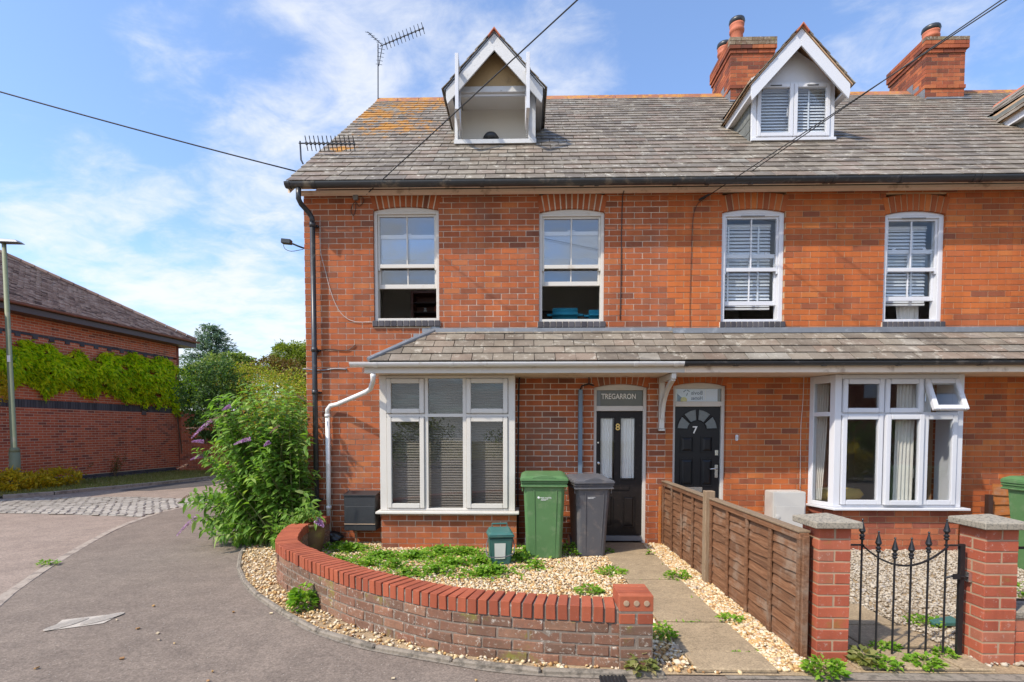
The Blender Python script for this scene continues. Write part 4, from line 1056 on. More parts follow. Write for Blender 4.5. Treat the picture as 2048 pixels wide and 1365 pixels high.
# door 7: panelled, sunburst fanlight
zt7 = Z(1397, 808, YF); fr7, a7, b7, top7 = door_frame(h7, D7, zt7, 0)
def door7():
    z1 = zt7 - .037; z0 = .06; cx = (a7 + b7) / 2 ; W = b7 - a7
    b = MB(); b.box(a7 + .003, b7 - .003, yd, yd + .045, z0, z1); d = b.build('door', DOORB, h7)
    zf = Z(1395, 860, YF); r0, r1 = .105, .275
    for k in range(4):
        t0, t1 = math.pi * (k + .06) / 4 + .02, math.pi * (k + 1 - .06) / 4 - .02
        q = [(cx + r0 * 1.25 * math.cos(t), zf + r0 * 1.25 * math.sin(t)) for t in (t0, (t0 + t1) / 2, t1)][::-1] + [(cx + r1 * math.cos(t), zf + r1 * math.sin(t) * 1.02) for t in [t0 + (t1 - t0) * i / 6 for i in range(7)]]
        q = [(x_, max(z_, zf + .012)) for x_, z_ in q]
        MB().prism(q, yd - .004, yd - .0005).build('fanlight_pane', FROST, d)
        q2 = [(cx + (x_ - cx) * 1.0, z_) for x_, z_ in q]
        e = MB(); pts = [(x_, yd - .007, z_) for x_, z_ in q] + [(q[0][0], yd - .007, q[0][1])]; e.tube(pts, .006, 5); e.build('fanlight_bead', DOORB, d)
    m_ = MB()
    for (za, zb) in ((Z(1395, 906, YF), Z(1395, 873, YF)), (Z(1395, 974, YF), Z(1395, 918, YF)), (.18, .5)):
        for (p, q) in ((a7 + .085, cx - .045), (cx + .055, b7 - .095)):
            frame_box(m_, p, q, za, zb, .014, yd - .012, yd - .0005); raised_panel(m_, p + .02, q - .02, za + .02, zb - .02, yd - .001, .014, .03); m_.build('door_panel', DOORB, d); m_ = MB()
    MB().box(X(1375, 980, YF), X(1409, 980, YF), yd - .016, yd - .001, Z(1392, 986, YF), Z(1392, 976, YF)).build('letterbox', CHROME, d, bevel=.003)
    xx = b7 - .045
    MB().box(xx - .022, xx + .022, yd - .012, yd - .001, Z(1437, 957, YF), Z(1437, 931, YF)).build('handle_plate', CHROME, d, bevel=.003)
    MB().tube([(xx, yd - .012, Z(1437, 939, YF)), (xx, yd - .045, Z(1437, 939, YF)), (xx - .05, yd - .05, Z(1437, 938.5, YF)), (xx - .10, yd - .045, Z(1437, 939.5, YF))], .009, 8).build('handle', CHROME, d, smooth=True)
    MB().box(xx - .022, xx + .022, yd - .014, yd - .001, Z(1437, 912, YF), Z(1437, 901, YF)).build('lock', CHROME, d, bevel=.003)
    text_part('7', .10, Matrix.Translation((X(1394, 860, YF), yd - .008, Z(1394, 861, YF))), LETTER, d, 'lettering_bold', .003)
    t0, t1 = zt7 + .035, top7
    x1_, x2_, x3_ = X(1359, 790, YF), X(1416, 790, YF), X(1441, 790, YF)
    MB().box(a7, x1_, YF + .108, YF + .112, t0, t1).build('curtain', CURTW, fr7)
    sg = MB().box(x1_, x3_, YF + .108, YF + .112, t0, t1).build('window_sign', GREYP, fr7)
    MB().prism([(x1_, t0), (x1_ + .13, t0), (x1_, t0 + .11)], YF + .104, YF + .1075).build('sign_print', NAVYP, sg)
    MB().lathe([(.045, 0), (.045, .002)], (0, 0, 0), 20, Matrix.Translation((x1_ + .09, YF + .1035, t0 + .02)) @ Matrix.Rotation(R(90), 4, 'X')).build('sign_print', YELLOWP, sg)
    for i, (dx, dz, an) in enumerate(((.10, .145, -.7), (.15, .15, .5), (.135, .10, -1.2))):
        T = Matrix.Translation((x1_ + dx, YF + .104, t0 + dz)) @ Matrix.Rotation(an, 4, 'Y'); MB().box(-.022, .022, 0, .002, -.005, .005, T).build('sign_print', NAVYP, sg)
    for txt, pyy in (('Bovis', 785.5), ('Homes', 796)): text_part(txt, .052, Matrix.Translation((X(1399, pyy, YF), YF + .105, Z(1399, pyy, YF))), NAVYP, sg, 'lettering_bold', .001, mirror=True, width=.155)
    MB().box(x2_, x2_ + .006, YF + .1055, YF + .1075, t0, t1).build('sign_fold', WHITEP, sg)
    glass(a7, b7, t0, t1, YF + .085, GLASSD, fr7, 'transom_pane')
    MB().box(a7, b7, YF + .15, YF + .16, 0, top7).build('hall_back', INT_F, fr7)
    MB().box(a7 + .003, b7 - .003, yd - .03, yd + .04, .01, .058).build('door_sill', LEAD, fr7)
door7()
MB().box(a8, b8, YF + .30, YF + .31, 0, top8).build('hall_back', INT_F, fr8)
# ================================================================== foliage and gravel builders
def unit(a): return a / np.maximum(np.linalg.norm(a, axis=-1, keepdims=True), 1e-9)
def leaves(name, pts, axis, nrm, Ln, Wd, m, parent=None, kind=None, fold=.25, droop=0.0, seg=1):
    """folded lance-shaped leaves: base at pts, growing along axis"""
    n = len(pts); axis = unit(axis); side = unit(np.cross(axis, nrm)); nn = np.cross(side, axis)
    Ln = np.broadcast_to(Ln, (n,))[:, None]; Wd = np.broadcast_to(Wd, (n,))[:, None]
    if seg == 1:
        mid = pts + axis * Ln * .42
        V = np.stack([pts, mid + side * Wd * .5 + nn * Wd * fold, pts + axis * Ln - nn * Ln * droop, mid - side * Wd * .5 + nn * Wd * fold], 1).reshape(-1, 3)
        b = (np.arange(n) * 4)[:, None]; Fc = np.concatenate([b + np.array([[0, 1, 2]]), b + np.array([[0, 2, 3]])], 0)
        return np_obj(name, V, Fc, m, parent, kind)
    rows = []
    for t, wf in ((0, .05), (.3, .9), (.6, .85), (1, .04)):
        c = pts + axis * Ln * t + np.array([0, 0, -1]) * Ln * droop * t * t
        rows += [c - side * Wd * .5 * wf + nn * Wd * fold * wf, c, c + side * Wd * .5 * wf + nn * Wd * fold * wf]
    V = np.stack(rows, 1).reshape(-1, 3); b = (np.arange(n) * 12)[:, None]; q = []
    for r in range(3):
        for k in range(2): q.append(b + np.array([[r * 3 + k, r * 3 + k + 1, r * 3 + k + 4, r * 3 + k + 3]]))
    return np_obj(name, V, np.concatenate(q, 0), m, parent, kind)
ICO_V = None
def pebbles(name, poly, n, size, m, z, parent=None, keep=None, flat=.62, relief=.0):
    global ICO_V, ICO_F
    if ICO_V is None:
        bm = bmesh.new(); bmesh.ops.create_icosphere(bm, subdivisions=1, radius=1); ICO_V = np.array([v.co[:] for v in bm.verts]); ICO_F = np.array([[v.index for v in f.verts] for f in bm.faces]); bm.free()
    poly = np.array([(p[0], p[1]) for p in poly]); lo, hi = poly.min(0), poly.max(0)
    P_ = rng.uniform(lo, hi, (n * 3, 2)); inside = inpoly(P_, poly)
    P_ = P_[inside][:n]
    if keep is not None: P_ = P_[keep(P_)]
    n = len(P_); s = size * rng.lognormal(0, .28, (n, 1, 1)); asp = np.stack([rng.uniform(.8, 1.35, n), rng.uniform(.6, 1, n), rng.uniform(.4, .8, n) * flat / .62], -1)[:, None, :]
    V = ICO_V[None] * (1 + rng.uniform(-.22, .22, (n, 12, 1))) * asp * s
    a = rng.uniform(0, 6.28, n); t = rng.uniform(-.6, .6, n); ca, sa, ct, st = np.cos(a), np.sin(a), np.cos(t), np.sin(t)
    x = V[..., 0] * ct[:, None] - V[..., 2] * st[:, None]; zz_ = V[..., 0] * st[:, None] + V[..., 2] * ct[:, None]; y = V[..., 1]
    X_ = x * ca[:, None] - y * sa[:, None]; Y_ = x * sa[:, None] + y * ca[:, None]
    zb = z + relief * np.sin(P_[:, 0] * 5 + 1) * np.sin(P_[:, 1] * 6)
    V = np.stack([X_ + P_[:, :1], Y_ + P_[:, 1:], zz_ + zb[:, None] + rng.uniform(.0, .012, n)[:, None]], -1).reshape(-1, 3)
    Fc = (ICO_F[None] + (np.arange(n) * 12)[:, None, None]).reshape(-1, 3)
    return np_obj(name, V, Fc, m, parent, 'stuff')
def inpoly(P_, poly):
    x, y = P_[:, 0], P_[:, 1]; c = np.zeros(len(P_), bool); j = len(poly) - 1
    for i in range(len(poly)):
        xi, yi = poly[i]; xj, yj = poly[j]
        with np.errstate(divide='ignore', invalid='ignore'):
            c ^= ((yi > y) != (yj > y)) & (x < (xj - xi) * (y - yi) / (yj - yi + 1e-12) + xi)
        j = i
    return c
def sheet(name, pts, z, m, kind='structure', parent=None):
    b = MB().add([(p[0], p[1], z) for p in pts], [tuple(range(len(pts)))]); o = b.build(name, m, parent)
    if kind: o['kind'] = kind
    return o

# ================================================================== GROUND
kerb_px = [(-260, 1400), (-140, 1300), (0, 1199), (53, 1162), (90, 1137), (158, 1096), (227, 1059), (280, 1038), (343, 1018.5), (390, 1011), (440, 1004), (500, 996), (600, 985)]
kerb = [G(*p) for p in kerb_px]; kerb = [Vector((-3.2, -2.5, 0)), Vector((-3.35, .5, 0))] + kerb[1:]
kerb_s = catmull(kerb, 5)
sheet('ground', [(-90, -60), (110, -60), (110, 140), (-90, 140)], -.016, GRASSG)
road = [(p.x, p.y) for p in kerb_s]
far_px = [(0, 997), (110, 989.5), (200, 980), (300, 971), (380, 962), (450, 953), (560, 940)]
far = [G(*p) for p in far_px]
sheet('road', [(-30, -14), (-3.2, -14)] + road + [(far[-1].x + 6, far[-1].y + 2.5)] + [(p.x, p.y) for p in far[::-1]] + [(-16, far[0].y - 2.0), (-30, far[0].y - 6)], -.010, ROADM)
# footway on the near side
sheet('footway', [(-3.2, -14), (30, -14), (30, 5), (30, 9.0), (12, 9.0), (-.5, 9), (-3.0, 12)] + [(p.x, p.y) for p in kerb_s[::-1]], -.005, ASPH)
# dark patched road and the far footway
dp = [G(0, 986), G(100, 984), G(0, 995)]
sheet('dark_footway', [G(-80, 990), G(-80, 1003), G(0, 996.5), G(110, 989), G(112, 986)], -.004, ASPHD)
sheet('road_patch', [G(238, 981), G(330, 968.5), G(400, 961), G(470, 957), G(420, 971), G(300, 981.5)], -.005, ASPHD)
verge_pts = [(-40, far[0].y - 7.3), (-22, far[0].y - 4)] + [(p.x, p.y + .13) for p in far] + [(far[-1].x, 30), (-40, 30)]
sheet('verge', verge_pts, .03, GRASSG)
# kerbs laid stone by stone
def run_stones(pts, length, wd, h, z, name, m, parent, bev=.006, gap=.006, inset=0):
    pts = [Vector((p[0], p[1], 0)) for p in pts]; acc = [0]
    for a, b in zip(pts, pts[1:]): acc.append(acc[-1] + (b - a).length)
    def at(d):
        d = min(max(d, 0), acc[-1] - 1e-5)
        for i in range(len(acc) - 1):
            if acc[i + 1] >= d: return pts[i].lerp(pts[i + 1], (d - acc[i]) / max(1e-9, acc[i + 1] - acc[i]))
    d = 0; n = 0
    while d < acc[-1] - .05 and n < 290:
        a, b = at(d + gap / 2), at(min(d + length, acc[-1]) - gap / 2); u = (b - a).normalized(); L_ = (b - a).length
        c = (a + b) / 2; M = Matrix.Translation((c.x, c.y, z - h / 2 + random.uniform(-.002, .002))) @ Matrix.Rotation(math.atan2(u.y, u.x) + random.uniform(-.01, .01), 4, 'Z')
        piece(name, box_mesh(name, round(L_, 2), wd, h, m, bev, .002, random.randrange(5)), M, parent)
        d += length; n += 1
kb = MB().strip([(p.x, p.y, -.006) for p in kerb_s], [(p.x + .02, p.y + .10, -.006) for p in kerb_s]).build('kerb', KERB); kb['kind'] = 'structure'
run_stones(kerb_s, .60, .105, .1, .000, 'kerb_stone', KERB, kb)
kb2 = MB().strip([(p.x, p.y, .02) for p in far], [(p.x, p.y + .12, .02) for p in far]).build('kerb', ASPHD); kb2['kind'] = 'structure'
run_stones([(p.x, p.y + .06, 0) for p in far], .9, .125, .14, .07, 'kerb_stone', KERB, kb2)
# table of stone setts across the road
cob_t = [(-200, 1004), (0, 999.5), (105, 996), (264, 996), (356, 999), (430, 994)]; cob_b = [(-200, 1026), (0, 1026), (132, 1029), (264, 1033), (285, 1035), (343, 1017), (385, 1010.5), (430, 1003)]
cpoly = [G(*p) for p in cob_t] + [G(*p) for p in cob_b[::-1]]
ct = sheet('sett_table', [(p.x, p.y) for p in cpoly], -.006, simple('sett_joint', (.29, .25, .21), .95, .2, 12))
cp = np.array([(p.x, p.y) for p in cpoly]); nst = []; yy = cp[:, 1].min(); r_ = 0
while yy < cp[:, 1].max():
    xx = cp[:, 0].min() + (.08 if r_ % 2 else 0)
    while xx < cp[:, 0].max(): nst.append((xx, yy)); xx += .165
    yy += .115; r_ += 1
nst = np.array(nst); nst = nst[inpoly(nst, cp)]; nst = nst[np.argsort(nst[:, 0] ** 2 + nst[:, 1] ** 2)]
def sett_m(x, y): return Matrix.Translation((x + random.uniform(-.01, .01), y + random.uniform(-.008, .008), random.uniform(-.004, .010))) @ Matrix.Rotation(random.uniform(-.08, .08), 4, 'Z') @ Matrix.Rotation(random.uniform(-.05, .05), 4, 'X')
for x_, y_ in nst[:220]: piece('sett', box_mesh('sett', .15, .10, .03, SETTM, .012, .004, random.randrange(8)), sett_m(x_, y_), ct)
sb = MB()
for x_, y_ in nst[220:]: sb.box(-.075, .075, -.05, .05, -.015, .013, sett_m(x_, y_))
sb.build('sett_paving', SETTM, ct, kind='stuff')

# gardens
edge_px = [(520, 1060), (497, 1082), (482, 1110), (478, 1137), (491, 1167), (517, 1194), (557, 1220), (614, 1255), (680, 1279), (741, 1295), (811, 1308), (899, 1323), (987, 1337), (1097, 1346), (1220, 1350), (1330, 1350.5)]
edge = catmull([G(*p) for p in edge_px], 4)
YFR = edge[-1].y
g8poly = [(p.x, p.y) for p in edge] + [(X_P1 + .05, YFR), (X_P1 + .05, YF + .1), (-3.0, YF + .1), (-3.1, 7.2)]
gs = sheet('garden_ground', g8poly, .004, SOIL)
ke = MB().strip([(p.x, p.y, .0) for p in edge], [(p.x, p.y - .05, .0) for p in edge]).build('edging', EDGE); ke['kind'] = 'structure'
run_stones(edge, .62, .05, .12, .028, 'edging_stone', EDGE, ke, bev=.012, gap=.008)
# path of concrete slabs
pj = [7.20, 6.62, 6.02, 5.44, 4.84, 4.23, 3.66, 3.37]
pxl = [G(1198, 1095), G(1395, 1352)]; pxr = [G(1292, 1098), G(1563, 1352)]
def lerpx(a, b, y): return a.x + (b.x - a.x) * (y - a.y) / (b.y - a.y)
JOINT = simple('joint_dark', (.06, .045, .03), .95, .3, 20)
path = MB().add([(lerpx(*pxl, 7.2), 7.2, .006), (lerpx(*pxr, 7.2), 7.2, .006), (lerpx(*pxr, 3.37), 3.37, .006), (lerpx(*pxl, 3.37), 3.37, .006)], [(0, 3, 2, 1)]).build('path', JOINT); path['kind'] = 'structure'
for i, (ya, yb) in enumerate(zip(pj, pj[1:])):
    g = .009; M = []
    for y in (ya - g, yb + g): M.append((lerpx(*pxl, y) + random.uniform(-.01, .015), lerpx(*pxr, y) + random.uniform(-.015, .012), y))
    b = MB(); h = random.uniform(.022, .032)
    b.add([(M[0][0], M[0][2], -.01), (M[0][1], M[0][2], -.01), (M[1][1], M[1][2], -.01), (M[1][0], M[1][2], -.01), (M[0][0], M[0][2], h), (M[0][1], M[0][2], h), (M[1][1], M[1][2], h), (M[1][0], M[1][2], h)],
          [(0, 1, 2, 3), (7, 6, 5, 4), (1, 0, 4, 5), (2, 1, 5, 6), (3, 2, 6, 7), (0, 3, 7, 4)])
    b.build('paving_slab', SLAB, path, bevel=.006, label='concrete slab at the doorstep' if i == 0 else None)
# house 7 garden
xg0, xg1 = X_P1 + .06, 7.5
sheet('gravel_garden_ground', [(xg0, 3.40), (xg1 + 3, 3.40), (xg1 + 3, YF + .1), (xg0, YF + .1)], .004, SOIL)
p7 = MB().add([(2.24, 3.42, .006), (3.05, 3.42, .006), (3.05, 5.3, .006), (2.24, 6.9, .006)], [(0, 1, 2, 3)]).build('path', JOINT); p7['kind'] = 'structure'
def slab(q, z, parent):
    b = MB(); b.add([(x, y, z - .03) for x, y in q] + [(x, y, z) for x, y in q], [(3, 2, 1, 0), (4, 5, 6, 7), (0, 1, 5, 4), (1, 2, 6, 5), (2, 3, 7, 6), (3, 0, 4, 7)]); b.build('paving_slab', SLAB, parent, bevel=.006)
for q in ([(2.23, 3.78), (2.46, 3.78), (2.44, 4.2), (2.23, 4.2)], [(2.475, 3.78), (3.02, 3.80), (3.03, 4.19), (2.455, 4.2)], [(2.23, 4.23), (3.0, 4.22), (3.02, 4.72), (2.23, 4.74)], [(2.23, 4.76), (2.82, 4.75), (2.66, 5.33), (2.23, 5.35)], [(2.23, 5.38), (2.55, 5.37), (2.36, 5.95), (2.23, 5.97)],
          [(2.20, 3.44), (2.50, 3.44), (2.50, 3.74), (2.20, 3.745)], [(2.52, 3.43), (2.86, 3.43), (2.85, 3.73), (2.52, 3.74)], [(2.88, 3.43), (3.08, 3.42), (3.07, 3.75), (2.87, 3.74)]): slab(q, .022, p7)
sheet('threshold', [(1.3, 3.30), (4.2, 3.30), (4.2, 3.43), (1.3, 3.43)], .0005, EDGE)

# ================================================================== GARDEN WALL (curved)
wp_px = [(590, 1088), (566, 1108), (554, 1133), (554, 1156), (565, 1176), (592, 1194), (627, 1216), (666, 1235), (706, 1253), (768, 1273), (833, 1293), (899, 1308), (965, 1317), (1075, 1328), (1160, 1334), (1240, 1338.5)]
wl = [Vector((-2.82, 7.05, 0)), Vector((-2.86, 6.6, 0)), Vector((-2.83, 6.15, 0))] + [G(*p) for p in wp_px[3:]]
wls = catmull(wl, 8); acc = [0]
for a, b in zip(wls, wls[1:]): acc.append(acc[-1] + (b - a).length)
def walong(d):
    d = min(max(d, 0), acc[-1] - 1e-6); i = 0
    while acc[i + 1] < d: i += 1
    p = wls[i].lerp(wls[i + 1], (d - acc[i]) / (acc[i + 1] - acc[i])); u = (wls[i + 1] - wls[i]).normalized(); return p, u
gwt = thing('garden_wall', 'low curved brick wall with a bright red brick on edge coping round the golden gravel', 'garden wall', tuple(wls[len(wls) // 2]))
TH = .20; ZT = .312
core = MB(); ou, inn = [], []
for i in range(61):
    p, u = walong(acc[-1] * i / 60); n = Vector((-u.y, u.x, 0)); ou.append(p + n * .005); inn.append(p + n * (TH - .006))
nn = len(ou); vs = [(*p.xy, 0) for p in ou] + [(*p.xy, ZT) for p in ou] + [(*p.xy, ZT) for p in inn] + [(*p.xy, 0) for p in inn]; fs = []
for i in range(nn - 1):
    for k in range(3): fs.append((k * nn + i, k * nn + i + 1, (k + 1) * nn + i + 1, (k + 1) * nn + i))
core.add(vs, fs); core.build('mortar', MORTD, gwt)
def lay(d0, ln, z, h, dep, m, name, off=0.0, bev=.008, wob=.003, jz=.0):
    p, u = walong(d0 + ln / 2); n = Vector((-u.y, u.x, 0)); c = p + n * (dep / 2 + off)
    M = Matrix.Translation((c.x, c.y, z + h / 2)) @ Matrix.Rotation(math.atan2(u.y, u.x), 4, 'Z') @ Matrix.Rotation(random.uniform(-jz, jz), 4, 'Y')
    piece(name, box_mesh(name, round(ln, 3), round(dep, 3), round(h, 3), m, bev, wob, random.randrange(9)), M, gwt)
for r in range(4):
    d = -(.11 if r % 2 else 0)
    while d < acc[-1] - .04:
        a = max(d, 0); e = min(d + .218, acc[-1]); ln = e - a - .012
        if ln > .04: lay(a + .006, ln, .002 + r * .0775, .0665, .10, BOLD, 'brick', off=random.uniform(-.003, .003), bev=.006, wob=.003)
        d += .218
inner = MB(); d = 0
while d < acc[-1] - .05:
    p, u = walong(d + .105); n = Vector((-u.y, u.x, 0)); c = p + n * (TH - .05)
    for r in range(4): inner.box(-.1, .1, -.05, .05, .002 + r * .0775, .069 + r * .0775, Matrix.Translation((c.x, c.y, 0)) @ Matrix.Rotation(math.atan2(u.y, u.x), 4, 'Z'))
    d += .218
inner.build('inner_brickwork', BOLD, gwt, kind='stuff')
d = .01
while d < acc[-1] - .05:
    lay(d, .0625, ZT - .001, .104, .218, BNEW, 'coping_brick', off=random.uniform(-.012, -.002), bev=.003, wob=.001, jz=.03); d += .0765 + random.uniform(-.002, .004)
cop = MB(); ou = []; inn = []
for i in range(61):
    p, u = walong(acc[-1] * i / 60); n = Vector((-u.y, u.x, 0)); ou.append(p + n * .004); inn.append(p + n * .20)
cop.add([(*p.xy, ZT) for p in ou] + [(*p.xy, ZT + .088) for p in ou] + [(*p.xy, ZT + .088) for p in inn] + [(*p.xy, ZT) for p in inn], fs); cop.build('coping_mortar', MORTD, gwt)
# end pier
px0 = G(1238, 1343).x; py0_ = G(1280, 1343).y; PW = .222
pb = MB().box(px0 + .004, px0 + PW - .004, py0_ + .004, py0_ + .26, 0, ZT + .09).build('pier', MORTD, gwt)
for r in range(5):
    z = .002 + r * .0775; m = BOLD if r < 4 else BNEW; bv = .009 if r < 4 else .003; wb = .003 if r < 4 else .001
    fr = [(0, .106), (.116, .222)] if r % 2 == 0 else ([(0, .222)] if r < 4 else [(0, .106), (.116, .222)])
    if r == 4: fr = [(0, .105), (.118, .222)]
    for a, c in fr: piece('brick', box_mesh('brick_pier', round(c - a - .004, 3), .1, .0665, m, bv, wb, random.randrange(5)), Matrix.Translation((px0 + (a + c) / 2, py0_ + .05, z + .033)), pb)
    for a, c in ([(.104, .25)] if r % 2 == 0 else [(.104, .17), (.18, .25)]): 
        for xs in (px0 + .05, px0 + PW - .05): piece('brick', box_mesh('brick_pier', .1, round(c - a, 3), .0665, m, bv, wb, random.randrange(5)), Matrix.Translation((xs, py0_ + (a + c) / 2, z + .033)), pb)
for k in range(4):
    o = piece('coping_brick', box_mesh('coping_brick', .222, .060, .104, BNEW, .003, .001, k), Matrix.Translation((px0 + .111, py0_ + .032 + k * .068, ZT + .082 + .052 + (0 if k == 0 else .002))), pb)
for k in range(3):
    MB().lathe([(.019, 0), (.019, .003), (.013, .004)], (0, 0, 0), 14, Matrix.Translation((px0 + .045 + k * .066, py0_ + .0005, ZT + .137)) @ Matrix.Rotation(R(90), 4, 'X')).build('mortar_plug', MORTP, pb)

# gravel
inner_line = [(walong(acc[-1] * i / 40)[0] + Vector((-walong(acc[-1] * i / 40)[1].y, walong(acc[-1] * i / 40)[1].x, 0)) * .20) for i in range(41)]
outer_line = [walong(acc[-1] * i / 40)[0] for i in range(41)]
strip_poly = [(p.x, p.y + .02) for p in edge] + [(px0 + .9, YFR + .02), (px0 + .3, py0_ + .0)] + [(p.x, p.y) for p in outer_line[::-1]]
pebbles('gravel', strip_poly, 7500, .0135, GRAV, .008)
gp = [(p.x, p.y) for p in inner_line] + [(px0 + .1, py0_ + .25), (px0 + .26, py0_ + .25), (px0 + .26, py0_ - .02), (lerpx(*pxl, 3.4), 3.4), (lerpx(*pxl, 7.2), 7.2), (-2.8, YF)]
pebbles('gravel', gp, 26000, .0135, GRAV, .008)
fp = [(lerpx(*pxr, 3.4), 3.4), (X_P1 - .02, 3.4), (X_P1 - .02, 7.2), (lerpx(*pxr, 7.2), 7.2)]
pebbles('gravel', fp, 6500, .0135, GRAV, .008)
kp = lambda q: (q[:, 0] > np.interp(q[:, 1], [3.4, 4.2, 4.75, 5.35, 5.97, 7.2], [3.06, 3.06, 2.95, 2.62, 2.4, 2.2]))
pebbles('gravel', [(2.1, 3.5), (7.5, 3.5), (7.5, YF), (2.1, YF)], 34000, .0125, GRAV7, .010, keep=kp)

# ================================================================== PILLARS, GATE, FENCE
def pillar(px_front, Yf, label, zt, rows=12):
    x0 = X(px_front, 1200, Yf); W = .215; t = thing('gate_pillar', label, 'pillar', (x0 + W / 2, Yf + W / 2, 0), 'brick gate pillars')
    MB().box(x0 + .003, x0 + W - .003, Yf + .003, Yf + W - .003, 0, zt).build('mortar', MORTP, t)
    ch = zt / rows
    for r in range(rows):
        z = r * ch + ch / 2 - .002
        for side in range(4):
            if (r + side) % 2 == 0: segs = [(0, W)]          # stretcher shows, corners owned by this face
            else: segs = [(.0525 * 2, W - .105)] if False else [(.0, 0)]
            if (r + side) % 2: continue
            if side % 2 == 0:
                yc = Yf + .051 if side == 0 else Yf + W - .051
                piece('brick', box_mesh('brick_pillar', W, .102, ch - .010, BPIL, .0035, .0014, random.randrange(9)), Matrix.Translation((x0 + W / 2, yc, z)), t)
            else:
                xc = x0 + .051 if side == 3 else x0 + W - .051
                piece('brick', box_mesh('brick_pillar2', .102, W, ch - .010, BPIL, .0035, .0014, random.randrange(9)), Matrix.Translation((xc, Yf + W / 2, z)), t)
    zc = zt; o = .048; a, c, e, f = x0 - o, x0 + W + o, Yf - o, Yf + W + o
    MB().add([(a, e, zc), (c, e, zc), (c, f, zc), (a, f, zc), (a, e, zc + .045), (c, e, zc + .045), (c, f, zc + .045), (a, f, zc + .045), (x0 + W / 2, Yf + W / 2, zc + .085)],
             [(3, 2, 1, 0), (0, 1, 5, 4), (1, 2, 6, 5), (2, 3, 7, 6), (3, 0, 4, 7), (4, 5, 8), (5, 6, 8), (6, 7, 8), (7, 4, 8)]).build('capstone', CAPST, t, bevel=.005)
    return t, x0
zpt = Z(1670, 1056, 3.55)
pil1, xp1 = pillar(1635, 3.55, 'brick gate pillar with stone cap at the front end of the brown fence', zpt)
pil2, xp2 = pillar(1968, 3.53, 'brick gate pillar with stone cap on the latch side of the black iron gate', zpt)
# low wall right of the second pillar
lw = thing('garden_wall', 'low brick wall running off the right edge from the latch side pillar', 'garden wall', (xp2 + .8, 3.6, 0))
Ml = wall_frame((xp2 + .217, 3.55, 0), (1, 0, 0)); brick_wall(lw, Ml, 2.4, .31, [], BPIL, MORTP, bev=.006, budget=60, name='wall_body')
for k in range(6): piece('coping_stone', box_mesh('coping_stone', .40, .24, .05, CAPST, .006, .003, k), Matrix.Translation((xp2 + .22 + .2 + k * .405, 3.66, .338)), lw)
rl = thing('railing', 'black iron railing standing on the low wall at the right edge', 'railing', (xp2 + 1.2, 3.66, .36))
b = MB(); b.box(xp2 + .217, xp2 + 2.4, 3.65, 3.67, .76, .775); b.box(xp2 + .217, xp2 + 2.4, 3.65, 3.67, .40, .412); b.build('rail', IRON, rl)
for k in range(18): MB().tube([(xp2 + .30 + .12 * k, 3.66, .362), (xp2 + .30 + .12 * k, 3.66, .93)], .007, 6).build('bar', IRON, rl)
# gate
gy = 3.645
gt = thing('iron_gate', 'black wrought iron garden gate with spear tops and a dipped scroll rail', 'gate', ((xp1 + xp2) / 2 + .1, gy, 0))
gx0, gx1 = xp1 + .215 + .012, X(1922, 1200, gy)
zr = Z(1740, 1090, gy); zbr = Z(1740, 1313, gy)
bars = [X(q, 1200, gy) for q in (1721, 1754, 1787, 1820, 1854, 1889)]
MB().box(gx0, gx1 - .02, gy - .008, gy + .008, zbr - .012, zbr + .012).build('bottom_rail', IRON, gt)
MB().box(gx1 - .02, gx1 + .012, gy - .008, gy + .014, zbr - .02, zr + .008).build('stile', IRON, gt)
MB().box(gx0 - .015, bars[0] + .01, gy - .009, gy + .009, zr - .006, zr + .004).build('top_rail', IRON, gt)
MB().box(bars[5] - .008, gx1 - .021, gy - .009, gy + .009, zr - .006, zr + .004).build('top_rail', IRON, gt)
MB().box(gx0 - .014, gx0 + .004, gy - .006, gy + .006, zbr + .0125, zr - .007).build('stile', IRON, gt)
dip = .135; xm = (bars[0] + bars[5]) / 2; hw = (bars[5] - bars[0]) / 2
sc_pts = [(bars[0] + (bars[5] - bars[0]) * i / 20) for i in range(21)]
zz_f = lambda x: zr - dip * (1 - abs((x - xm) / hw) ** 2.0)
s = MB()
for xa, xb in zip(sc_pts, sc_pts[1:]):
    za, zb = zz_f(xa), zz_f(xb); s.add([(xa, gy - .020, za), (xb, gy - .020, zb), (xb, gy - .009, zb), (xa, gy - .009, za), (xa, gy - .020, za - .012), (xb, gy - .020, zb - .012), (xb, gy - .009, zb - .012), (xa, gy - .009, za - .012)], [(0, 1, 2, 3), (7, 6, 5, 4), (0, 4, 5, 1), (3, 2, 6, 7)])
s.build('scroll_rail', IRON, gt)
for i, bx in enumerate(bars):
    top = zz_f(bx) + .02
    MB().tube([(bx, gy, zbr + .0125), (bx, gy, top + .03)], .0068, 8).build('bar', IRON, gt)
    MB().lathe([(.008, 0), (.016, .008), (.016, .014), (.010, .02), (.017, .028), (.017, .036), (.008, .044), (.021, .066), (.018, .075), (.006, .125), (.004, .135), (.008, .142), (.004, .150)], (bx, gy, top + .012), 10).build('spearhead', IRON, gt, smooth=False)
lt = MB(); zl = Z(1900, 1153, gy)
lt.tube([(bars[5], gy, zl - .01), (bars[5] + .03, gy - .01, zl + .002), (bars[5] + .07, gy - .012, zl + .012), (gx1 - .02, gy - .012, zl + .0), (gx1 + .05, gy - .012, zl)], .008, 6)
lt.box(gx1 - .075, gx1 - .03, gy - .026, gy - .0165, zl - .014, zl + .022)
lt.build('latch', IRON, gt); MB().box(gx1 + .03, xp2 - .002, gy - .02, gy + .02, zl - .035, zl + .03).build('latch_keep', CHROME, gt)
